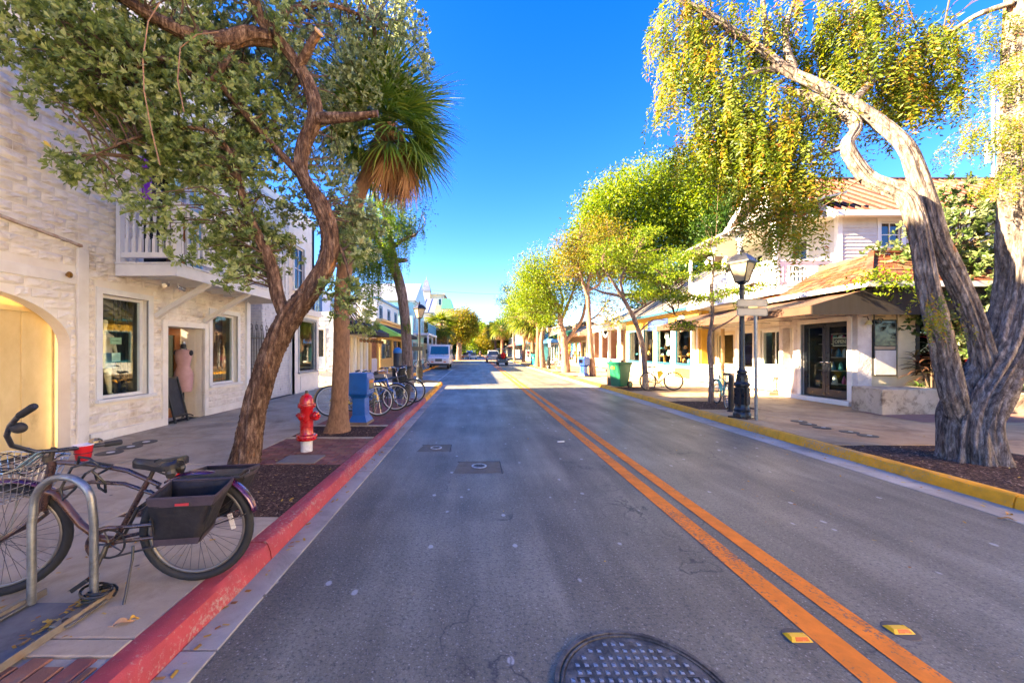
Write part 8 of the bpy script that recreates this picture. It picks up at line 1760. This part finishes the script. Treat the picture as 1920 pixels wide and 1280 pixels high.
bodylathe(c, [(.56,.155,.13,0),(.6,.165,.14,0),(.75,.18,.15,0),(.9,.19,.155,0),(.98,.178,.145,0),(1.1,.13,.1,0),(1.15,.128,.1,0),(1.28,.16,.13,0),(1.36,.165,.13,0),(1.44,.16,.1,0),(1.47,.14,.085,0),(1.485,.1,.075,0)], PINK, 'dress', DF)
bodylathe(c, [(1.4,.1,.075,0),(1.475,.085,.07,0),(1.5,.06,.055,0),(1.56,.052,.05,0),(1.6,.052,.05,0),(1.61,.03,.03,0)], mat('black_velvet', (.015,.015,.018), rough=.7), 'neck', DF)
for s in (-1,1): mb = MB(); mb.ball((c[0]+s*.17,c[1],c[2]+1.41),.048,(.6,1,1.3),12); mb.build('shoulder_cap', mat('black_velvet', (.015,.015,.018), rough=.7), DF, smooth=60)
mb = MB(); mb.tube([(c[0]+.062*math.cos(t),c[1]+.058*math.sin(t),c[2]+1.5+.01*math.cos(3*t)) for t in [i*.35 for i in range(18)]],.008,6,closed=True); mb.tube([(c[0],c[1],c[2]+1.61),(c[0],c[1],c[2]+1.66)],[.04,.03],12); mb.build('necklace', mat('pearl', (.6,.55,.42), rough=.3, metal=.5), DF)
mb = MB(); mb.tube([(c[0],c[1],c[2]),(c[0],c[1],c[2]+.6)],.016,10)
for k in range(4): a = k*1.57+.5; mb.tube([(c[0],c[1],c[2]+.08),(c[0]+.14*math.cos(a),c[1]+.14*math.sin(a),c[2]+.05),(c[0]+.18*math.cos(a),c[1]+.18*math.sin(a),c[2]+.015)],.012,8)
mb.build('stand', BLACKM, DF, smooth=50)
AB = empty('a_board', (-6.36,7.95,.13), 'black folding A-board standing open at the left side of the shop doorway', 'signboard')
for s_ in (-1,1):
    fx0, tx0 = -6.36+s_*.27, -6.36+s_*.025; mb = MB()
    for y in (7.78,8.12): mb.bar((fx0,y,.13),(tx0,y,1.06),.035,.03,(0,1,0))
    for t in (.15,.98): mb.bar((fx0+(tx0-fx0)*t,7.79,.13+.93*t),(fx0+(tx0-fx0)*t,8.11,.13+.93*t),.03,.035)
    fr_ = mb.build('frame', BLACKM, AB); mb = MB(); q = lambda t: (fx0+(tx0-fx0)*t, .13+.93*t)
    mb.add([(q(.16)[0],7.8,q(.16)[1]),(q(.16)[0],8.1,q(.16)[1]),(q(.97)[0],8.1,q(.97)[1]),(q(.97)[0],7.8,q(.97)[1])],[(0,1,2,3)]); mb.build('board', mat('slate_board', (.025,.025,.028), rough=.7), fr_)
# figure in the first window: skin-modifier body, pale
def skinbody(name, joints, edges, m, par, off, sub=2, root=0):
    me = bpy.data.meshes.new(name); me.from_pydata([tuple(Vector(j[:3])) for j in joints], edges, []); o = newobj(name, me, par); o.location = Vector(off)-base(par); me.materials.append(m)
    sk = o.modifiers.new('skin','SKIN'); sk.use_smooth_shade = True
    for i, j in enumerate(joints): v = me.skin_vertices[0].data[i]; v.radius = (j[3], j[4] if len(j) > 4 else j[3]); v.use_root = (i == root)
    ss = o.modifiers.new('sub','SUBSURF'); ss.levels = sub; ss.render_levels = sub; return o
MQ = empty('window_mannequin', (-6.55,6.75,.8), 'pale mannequin in cream top and frayed denim shorts in the first shop window', 'mannequin')
SKM = mat('mannequin_cream', (.72,.62,.4), (.66,.56,.36), rough=.35, bump=0)
J = [(0,0,.66,.1,.085),(0,0,.78,.08,.07),(0,0,.95,.095,.075),(0,0,1.08,.09,.07),(0,0,1.16,.04),(0,.02,1.28,.045),(0,.02,1.36,.055),   # pelvis..head
     (-.02,-.08,.6,.075),(-.03,-.08,.33,.048),(-.02,-.09,.05,.03),(.06,-.09,.02,.025),(-.02,.08,.6,.075),(0,.08,.33,.048),(.02,.09,.05,.03),(.09,.09,.02,.025),
     (0,-.15,1.06,.04),(.0,-.2,.86,.032),(.06,-.19,.68,.022),(0,.15,1.06,.04),(.0,.2,.86,.032),(.06,.19,.68,.022)]
E = [(0,1),(1,2),(2,3),(3,4),(4,5),(5,6),(0,7),(7,8),(8,9),(9,10),(0,11),(11,12),(12,13),(13,14),(3,15),(15,16),(16,17),(3,18),(18,19),(19,20)]
skinbody('body', J, E, SKM, MQ, (-6.55,6.75,.8))
DNM = mat('frayed_denim', (.12,.25,.38), (.2,.34,.44), scale=20, rough=.9, bump=.5)
bodylathe((-6.55,6.75,.8), [(.5,.13,.18,0),(.56,.13,.18,0),(.66,.125,.165,0),(.76,.1,.125,0),(.79,.1,.12,0)], DNM, 'shorts', MQ)
bodylathe((-6.55,6.75,.8), [(.77,.105,.125,0),(.86,.1,.12,0),(.97,.12,.15,0),(1.06,.1,.16,0),(1.1,.07,.12,0)], mat('cream_top', (.7,.55,.38), (.62,.47,.32), rough=.8), 'top', MQ)
# paper signs in the window
ws = empty('closed_sign', LEFT.P(6.77,1.78,-.13), 'pale green framed CLOSED sign hanging in the first shop window', 'sign')
mb = MB(); LEFT.box(mb,6.66,6.87,1.72,1.84,-.152,-.148); mb.build('board', paint('sign_green', (.5,.68,.42)), ws)
mb = MB()
for q in ((6.672,6.858,1.73,1.734),(6.672,6.858,1.826,1.83),(6.672,6.676,1.73,1.83),(6.854,6.858,1.73,1.83)): LEFT.box(mb,*q,-.147,-.146)
mb.build('border', paint('dark_green_ink', (.05,.12,.06)), ws)
text(ws, 'CLOSED', LEFT, 6.765, 1.778, -.1465, .042, paint('dark_green_ink', (.05,.12,.06)), ext=.001)
wn_ = empty('paper_notice', LEFT.P(6.77,1.5,-.13), 'pale green paper notice under the CLOSED sign in the window', 'notice')
mb = MB(); LEFT.box(mb,6.69,6.85,1.42,1.57,-.152,-.148); mb.build('paper', paint('notice_green', (.5,.7,.58)), wn_)
mb = MB()
for k in range(5): LEFT.box(mb,6.71,6.83-.02*(k%2),1.445+.022*k,1.45+.022*k,-.147,-.1465)
mb.build('lines', paint('grey_ink', (.2,.3,.25)), wn_)

# ---- vehicles
MW = mat('van_white', (.78,.77,.73), (.72,.71,.67), rough=.3, bump=0, coat=.5)
def carwheel(par, c, r_, w, tag_=None):
    mb = MB(); mb.lathe([(r_*.6,-w/2),(r_*.95,-w/2),(r_,-w*.35),(r_,w*.35),(r_*.95,w/2),(r_*.6,w/2)], c, 24, 'x'); W_ = mb.build('wheel', RUBBER, par, smooth=40)
    mb = MB(); mb.lathe([(.02,-w*.42),(r_*.3,-w*.45),(r_*.6,-w*.4),(r_*.6,w*.4),(r_*.3,w*.45),(.02,w*.42)], c, 16, 'x'); mb.build('rim', CHROME, W_, smooth=40)
def mailtruck(x, y):
    T = empty('mail_truck', (x,y,0), 'white boxy mail truck with big windscreen parked facing the camera on the left side', 'mail truck')
    side = [(-2.1,.4),(-2.1,.95),(-1.95,1.12),(-1.3,1.22),(-.95,2.08),(-.85,2.15),(2.4,2.15),(2.45,2.05),(2.45,.4)]
    mb = MB(); w = .95; V = [(x-w, y+a, b) for a,b in side]; mb.prism(V,(2*w,0,0)); mb.build('body', MW, T, bevel=.06, seg=3)
    mb = MB(); mb.box(x-.98,x+.98,y-.95,y+2.45,2.12,2.2); mb.build('roof_cap', MW, T, bevel=.03)
    mb = MB(); mb.add([(x-.84,y-1.285,1.3),(x+.84,y-1.285,1.3),(x+.78,y-.99,2.03),(x-.78,y-.99,2.03)],[(0,1,2,3)]); o = mb.build('windscreen', mat('teal_glass', (.02,.12,.15), (.015,.09,.12), rough=.08, bump=0, coat=1), T); o.location = Vector(o.location)+Vector((0,-.012,.0))
    for s in (-1,1):
        mb = MB(); mb.prism([(x+s*.955,y-1.1,1.3),(x+s*.955,y-.3,1.3),(x+s*.955,y-.3,2.0),(x+s*.955,y-.85,2.0)],(s*.006,0,0)); mb.build('side_window', DGLASS, T)
        carwheel(T,(x+s*.8,y-1.35,.33),.33,.2); carwheel(T,(x+s*.8,y+1.5,.33),.33,.2)
        mb = MB(); mb.tube([(x+s*.95,y-1.2,1.5),(x+s*1.15,y-1.3,1.55)],.015,6); mb.box(x+s*1.16-.07,x+s*1.16+.07,y-1.33,y-1.29,1.38,1.75); mb.build('mirror', BLACKM, T)
        mb = MB(); mb.lathe([(.09,0),(.09,-.02),(.06,-.03),(.001,-.03)],(x+s*.55,y-2.1,.82),14,'y'); mb.build('headlight', mat('lamp_glass', (.7,.7,.68), rough=.1, bump=0), T)
        mb = MB(); mb.box(x+s*.55-.11,x+s*.55+.11,y-2.125,y-2.1,.6,.68); mb.build('indicator', RETO, T)
    mb = MB(); mb.box(x-.3,x+.3,y-2.115,y-2.1,.68,.92); g = mb.build('grille', BLACKM, T)
    for k in range(5): mb = MB(); mb.box(x-.29,x+.29,y-2.13,y-2.116,.7+k*.045,.72+k*.045); mb.build('grille_bar', GALV, g)
    mb = MB(); mb.box(x-.97,x+.97,y-2.25,y-2.08,.32,.5); mb.build('bumper', BLACKM, T, bevel=.02)
    for s in (-.35,.35): mb = MB(); mb.tube([(x+s,y-1.4,1.28),(x+s+.3,y-1.3,1.36)],.012,5); mb.build('wiper', BLACKM, T)
    return T
mailtruck(-3.35, 36.2)
def golfcart(x, y, label, bodyc, away=True, s=1.0, roofc=(.6,.6,.58)):
    T = empty('golf_cart', (0,0,0), label, 'golf cart', 'golf carts on the road'); bm_ = paint('cart'+str(bodyc), bodyc, .3, coat=.5)
    mb = MB(); mb.prism([(-.6,-1.2,.3),(-.6,-1.15,.75),(-.6,-.6,.8),(-.6,-.35,.45),(-.6,.6,.42),(-.6,.85,.85),(-.6,1.15,.7),(-.6,1.2,.35)],(1.2,0,0)); mb.build('body', bm_, T, bevel=.04)
    mb = MB(); mb.box(-.64,.64,-1.0,1.0,1.82,1.87); mb.build('roof', paint('cartroof'+str(roofc), roofc, .5), T, bevel=.03)
    for a in (-1,1):
        for b in (-.85,.8): mb = MB(); mb.tube([(a*.56,b,.7),(a*.56,b*.95,1.84)],.018,6); mb.build('roof_post', BLACKM, T)
        for b in (-.85,.85): carwheel(T,(a*.5,b,.23),.23,.2)
        mb = MB(); mb.box(a*.45-.07,a*.45+.07,-1.225,-1.2,.58,.68); mb.build('tail_light', WHITE_CLEAN, T)
    mb = MB(); mb.box(-.5,.5,-.75,-.25,.8,.92); mb.box(-.5,.5,-.82,-.75,.92,1.3); mb.box(-.5,.5,-.1,.25,.7,.82); mb.box(-.5,.5,-.16,-.1,.82,1.25); mb.build('seat', paint('cart_seat', (.06,.055,.05)), T, bevel=.03)
    mb = MB(); mb.add([(-.5,.75,.95),(.5,.75,.95),(.5,.7,1.75),(-.5,.7,1.75)],[(0,1,2,3)]); mb.build('windscreen', GLASS, T)
    T.location = (x,y,0); T.rotation_euler = (0,0,0 if away else math.pi); WL[T.name] = Vector((x,y,0)); T.scale = (s,s,s); return T
golfcart(2.95, 44, 'dark golf cart carrying a red bag, driving away in the right lane', (.03,.03,.035))
mb = MB(); mb.ball((3.0,42.85,1.1),.3,(.85,.45,1.15),14); thing1('red_bag', mb, mat('red_cloth', (.7,.02,.01), (.5,.01,.01), rough=.8), (3.0,42.85,.8), 'bright red bag on the back of the dark golf cart', 'bag', smooth=60)
golfcart(-.55, 74, 'cream golf cart coming towards the camera in the left lane', (.7,.66,.55), False, roofc=(.7,.6,.4))
golfcart(-2.2, 80, 'tan golf cart crossing behind the mail truck', (.5,.4,.25), False, roofc=(.6,.5,.35))
def car(x, y, label, c, away=True, suv=True, name='parked_car', cat='car'):
    T = empty(name, (0,0,0), label, cat); bm_ = paint('car'+str(c), c, .25, coat=.8); h = 1.7 if suv else 1.45
    mb = MB(); mb.prism([(-.9,-2.2,.35),(-.9,-2.2,.95),(-.9,-2.05,1.0),(-.9,1.0,1.02),(-.9,2.15,.85),(-.9,2.25,.4)],(1.8,0,0)); mb.build('body', bm_, T, bevel=.08, seg=3)
    mb = MB(); mb.add([(-.85,-2.05,.98),(.85,-2.05,.98),(.85,1.05,.98),(-.85,1.05,.98),(-.68,-1.75,h),(.68,-1.75,h),(.68,.25,h),(-.68,.25,h)],[(0,3,2,1),(4,5,6,7),(0,1,5,4),(1,2,6,5),(2,3,7,6),(3,0,4,7)]); mb.build('cabin', bm_, T, bevel=.05)
    mb = MB(); mb.add([(-.72,-2.03,1.06),(.72,-2.03,1.06),(.6,-1.8,h-.1),(-.6,-1.8,h-.1)],[(0,1,2,3)]); o = mb.build('rear_window', mat('car_glass', (.015,.02,.025), rough=.06, bump=0, coat=1), T)
    mb = MB(); mb.add([(-.74,1.02,1.06),(.74,1.02,1.06),(.62,.34,h-.1),(-.62,.34,h-.1)],[(0,1,2,3)]); mb.build('windscreen', mat('car_glass', (.015,.02,.025), rough=.06, bump=0, coat=1), T)
    for s in (-1,1):
        mb = MB(); mb.add([(s*.85,-1.7,1.08),(s*.85,.75,1.08),(s*.71,.15,h-.1),(s*.71,-1.6,h-.1)],[(0,1,2,3)]); mb.build('side_window', mat('car_glass', (.015,.02,.025), rough=.06, bump=0, coat=1), T)
        for b in (-1.4,1.4): carwheel(T,(s*.82,b,.34),.34,.22)
        mb = MB(); mb.box(s*.78-.08,s*.78+.08,-2.215,-2.19,.75,.95); mb.build('tail_light', paint('red_reflector', (.7,.01,.01), .15), T)
        mb = MB(); mb.box(s*.7-.13,s*.7+.13,2.2,2.24,.65,.78); mb.build('headlight', mat('lamp_glass', (.7,.7,.68), rough=.1, bump=0), T)
    T.location = (x,y,0); T.rotation_euler = (0,0,0 if away else math.pi); WL[T.name] = Vector((x,y,0)); return T
car(2.35, 55, 'silver and black car driving away just ahead of the dark golf cart', (.45,.44,.43), name='silver_car')
car(-1.6, 92, 'light blue pickup-like car facing the camera behind the cream golf cart', (.45,.55,.65), False, name='distant_car')
# tricycle rickshaws crossing
for i,(x,y,c,l) in enumerate([(-3.4,70,(.55,.35,.02),'yellow three-wheeled cycle cart crossing the far junction on the left'),(-2.6,67,(.35,.12,.04),'brown open cycle cart next to the yellow one at the far junction')]):
    T = empty('cycle_cart', (x,y,0), l, 'cycle cart', 'cycle carts at the far junction'); mb = MB(); mb.box(x-.5,x+.5,y-.4,y+.4,.5,.8); mb.build('tub', paint('tub%d'%i, c, .5), T, bevel=.05)
    for a,b in ((-.5,0),(.5,0),(-1.3,0)): wheel(T,(x+a,y+b-.5*(a>-1),.34),.34,(0,1,0),RUBBER,CHROME,CHROME)
    mb = MB(); mb.tube([(x-.5,y,.5),(x-1.3,y,.34)],.03,6); mb.tube([(x-.8,y,.45),(x-.9,y,.95),(x-1.0,y-.2,1.0)],.02,6); mb.build('frame', STEELD, T)
    mb = MB()
    for k in range(6): mb.add([(x-.6+.2*k,y-.5,1.85+.12*math.sin(math.pi*k/6)),(x-.4+.2*k,y-.5,1.85+.12*math.sin(math.pi*(k+1)/6)),(x-.4+.2*k,y+.5,1.85+.12*math.sin(math.pi*(k+1)/6)),(x-.6+.2*k,y+.5,1.85+.12*math.sin(math.pi*k/6))],[(0,1,2,3)])
    mb.tube([(x-.5,y-.4,.8),(x-.5,y-.4,1.88)],.02,5); mb.tube([(x+.5,y-.4,.8),(x+.5,y-.4,1.88)],.02,5); mb.build('canopy', DARK, T)
# ---- people far down the street
def person(x, y, z, rz, shirt, trousers, label, s=1.0, stride=.22, skin=(.35,.18,.11), hair=(.03,.02,.015)):
    P_ = empty('person', (0,0,0), label, 'person', 'people in the distance'); st = stride
    J = [(0,0,.93,.13,.1),(0,0,1.1,.115,.09),(0,0,1.32,.14,.095),(0,0,1.43,.1,.075),(0,0,1.5,.05),(0,.01,1.57,.05),(0,.015,1.65,.085,.09),(0,.015,1.72,.07,.075),
         (-.1,st*.3,.72,.085),(-.1,st*.5,.48,.06),(-.1,st,.09,.038),(-.1,st+.12,.04,.035),(.1,-st*.2,.72,.085),(.1,-st*.4,.48,.06),(.1,-st*1.2,.12,.038),(.1,-st*1.2+.1,.04,.035),
         (-.19,0,1.4,.06),(-.24,-.06,1.14,.042),(-.22,.05,.9,.03),(-.22,.1,.82,.025),(.19,0,1.4,.06),(.24,-.02,1.14,.042),(.23,.12,.92,.03),(.22,.17,.85,.025)]
    E = [(0,1),(1,2),(2,3),(3,4),(4,5),(5,6),(6,7),(0,8),(8,9),(9,10),(10,11),(0,12),(12,13),(13,14),(14,15),(3,16),(16,17),(17,18),(18,19),(3,20),(20,21),(21,22),(22,23)]
    skinbody('body', J, E, paint('skin'+str(skin), skin, .6), P_, (0,0,0), 1)
    tr = [(0,0,.97,.145,.115),(0,0,.85,.14,.12),(-.1,st*.3,.72,.1),(-.1,st*.5,.48,.075),(-.1,st*.9,.16,.06),(.1,-st*.2,.72,.1),(.1,-st*.4,.48,.075),(.1,-st*1.1,.18,.06)]
    skinbody('trousers', tr, [(0,1),(1,2),(2,3),(3,4),(1,5),(5,6),(6,7)], paint('tr'+str(trousers), trousers, .8), P_, (0,0,0), 1)
    sh = [(0,0,.95,.14,.11),(0,0,1.12,.13,.1),(0,0,1.33,.15,.11),(0,0,1.42,.11,.09),(-.19,0,1.4,.075),(-.235,-.05,1.2,.06),(.19,0,1.4,.075),(.235,-.02,1.2,.06)]
    skinbody('shirt', sh, [(0,1),(1,2),(2,3),(3,4),(4,5),(3,6),(6,7)], paint('sh'+str(shirt), shirt, .8), P_, (0,0,0), 1)
    mb = MB(); mb.ball((0,-.005,1.69),.1,(.9,1,1),10); mb.build('hair', paint('hair'+str(hair), hair, .6), P_, smooth=60)
    P_.location = (x,y,z); P_.rotation_euler = (0,0,rz); P_.scale = (s,s,s); WL[P_.name] = Vector((x,y,z))
person(.9, 88, 0, 0, (.1,.1,.12), (.03,.03,.04), 'person in dark clothes walking down the middle of the far road')
person(7.2, 53.5, .13, .6, (.6,.1,.15), (.1,.12,.2), 'person in a pinkish red top on the far right pavement before the turquoise shop')
person(-4.9, 27.5, .13, 2.8, (.65,.12,.1), (.6,.55,.5), 'person in a red top on the left pavement beside the ochre shop')
person(7.0, 92, .13, 0, (.1,.2,.5), (.05,.05,.06), 'person in a blue top far down the right pavement')
# far street furniture: oval hanging sign, rounded collection box, traffic signal
hs_ = empty('oval_hanging_sign', (6.3,47,2.9), 'orange oval hanging sign on a post before the turquoise awnings', 'sign')
mb = MB(); mb.prism([(6.9+.75*math.cos(t),47,3.1+.5*math.sin(t)) for t in [i*math.pi/12 for i in range(24)]],(0,.08,0)); mb.build('board', paint('sign_orange', (.75,.16,.02), .5), hs_)
mb = MB(); mb.tube([(6.9,47.04,.13),(6.9,47.04,3.9)],.05,8); mb.build('post', BLACKM, hs_)
mb = MB(); mb.lathe([(.26,0),(.26,1.35),(.2,1.5),(.05,1.6)],(-4.75,23.2,.13),18); thing1('information_pillar', mb, mat('pillar_dark', (.02,.035,.05), rough=.4), (-4.75,23.2,.13), 'dark rounded pillar box with blue top on the left pavement behind the tree trunk', 'pillar box', smooth=40)
mb = MB(); mb.lathe([(.27,0),(.27,.12),(.2,.26),(.05,.34)],(-4.75,23.2,1.48),18); thing1('pillar_cap', mb, paint('cap_blue', (.02,.2,.5)), (-4.75,23.2,1.48), 'blue rounded cap on the dark pillar box behind the grey tree trunk', 'cap', smooth=40)
ts = empty('traffic_signal', (-4.2,60,0), 'black hanging traffic signal post above the mail truck roof', 'traffic light')
mb = MB(); mb.tube([(-4.4,60,0),(-4.4,60,5.2)],.07,8); mb.build('pole', BLACKM, ts); mb = MB(); mb.box(-4.65,-4.15,59.7,60,4.0,5.1); hh = mb.build('housing', BLACKM, ts); mb = MB(); mb.box(-4.95,-3.85,59.6,60.0,5.1,5.2); mb.build('visor', BLACKM, ts)
mb = MB(); mb.lathe([(.16,0),(.16,-.05),(.001,-.05)],(-4.4,59.7,4.2),12,'y'); mb.build('lens', paint('green_lens', (.02,.5,.25), .2), hh)
# ---- wires across the street
for (a,b,sg_,l) in (((-9,62,11.6),(14,62,11.0),.5,'long thin overhead wire crossing the sky above the far street'),((-6,95,6.2),(12,95,5.9),.3,'lower thin overhead wire crossing over the far road')):
    mb = MB(); pts = [Vector(a).lerp(Vector(b),t)-Vector((0,0,sg_*4*t*(1-t))) for t in [i/16 for i in range(17)]]; mb.tube(pts,.018,4); thing1('overhead_wire', mb, BLACKM, a, l, 'wire')
# signal mast far behind the right trunk
am = empty('antenna_mast', (24,18.6,5), 'thin white antenna mast behind the right-hand trunk', 'antenna')
ax_, ay_ = (1862-VX)*18/F, 18.0
mb = MB(); mb.tube([(ax_,ay_,6),(ax_,ay_,14.2)],.05,8); mb.build('mast', WHITE_CLEAN, am)
for z,o in ((10.4,-.25),(11.0,.2),(12.2,.2)): mb = MB(); mb.box(ax_+o-.07,ax_+o+.07,ay_-.05,ay_+.05,z,z+1.0); mb.bar((ax_,ay_,z+.4),(ax_+o,ay_,z+.4),.05,.05); mb.build('antenna_panel', WHITE_CLEAN, am)
# cups and debris in the road
mb = MB(); d_ = GP(1052,829,0); mb.tube([(d_[0]-.06,d_[1],.012),(d_[0]+.06,d_[1]+.02,.012)],.012,6); thing1('paper_scrap', mb, WHITE_CLEAN, (d_[0],d_[1],0), 'small white scrap lying beside the double orange line', 'litter')
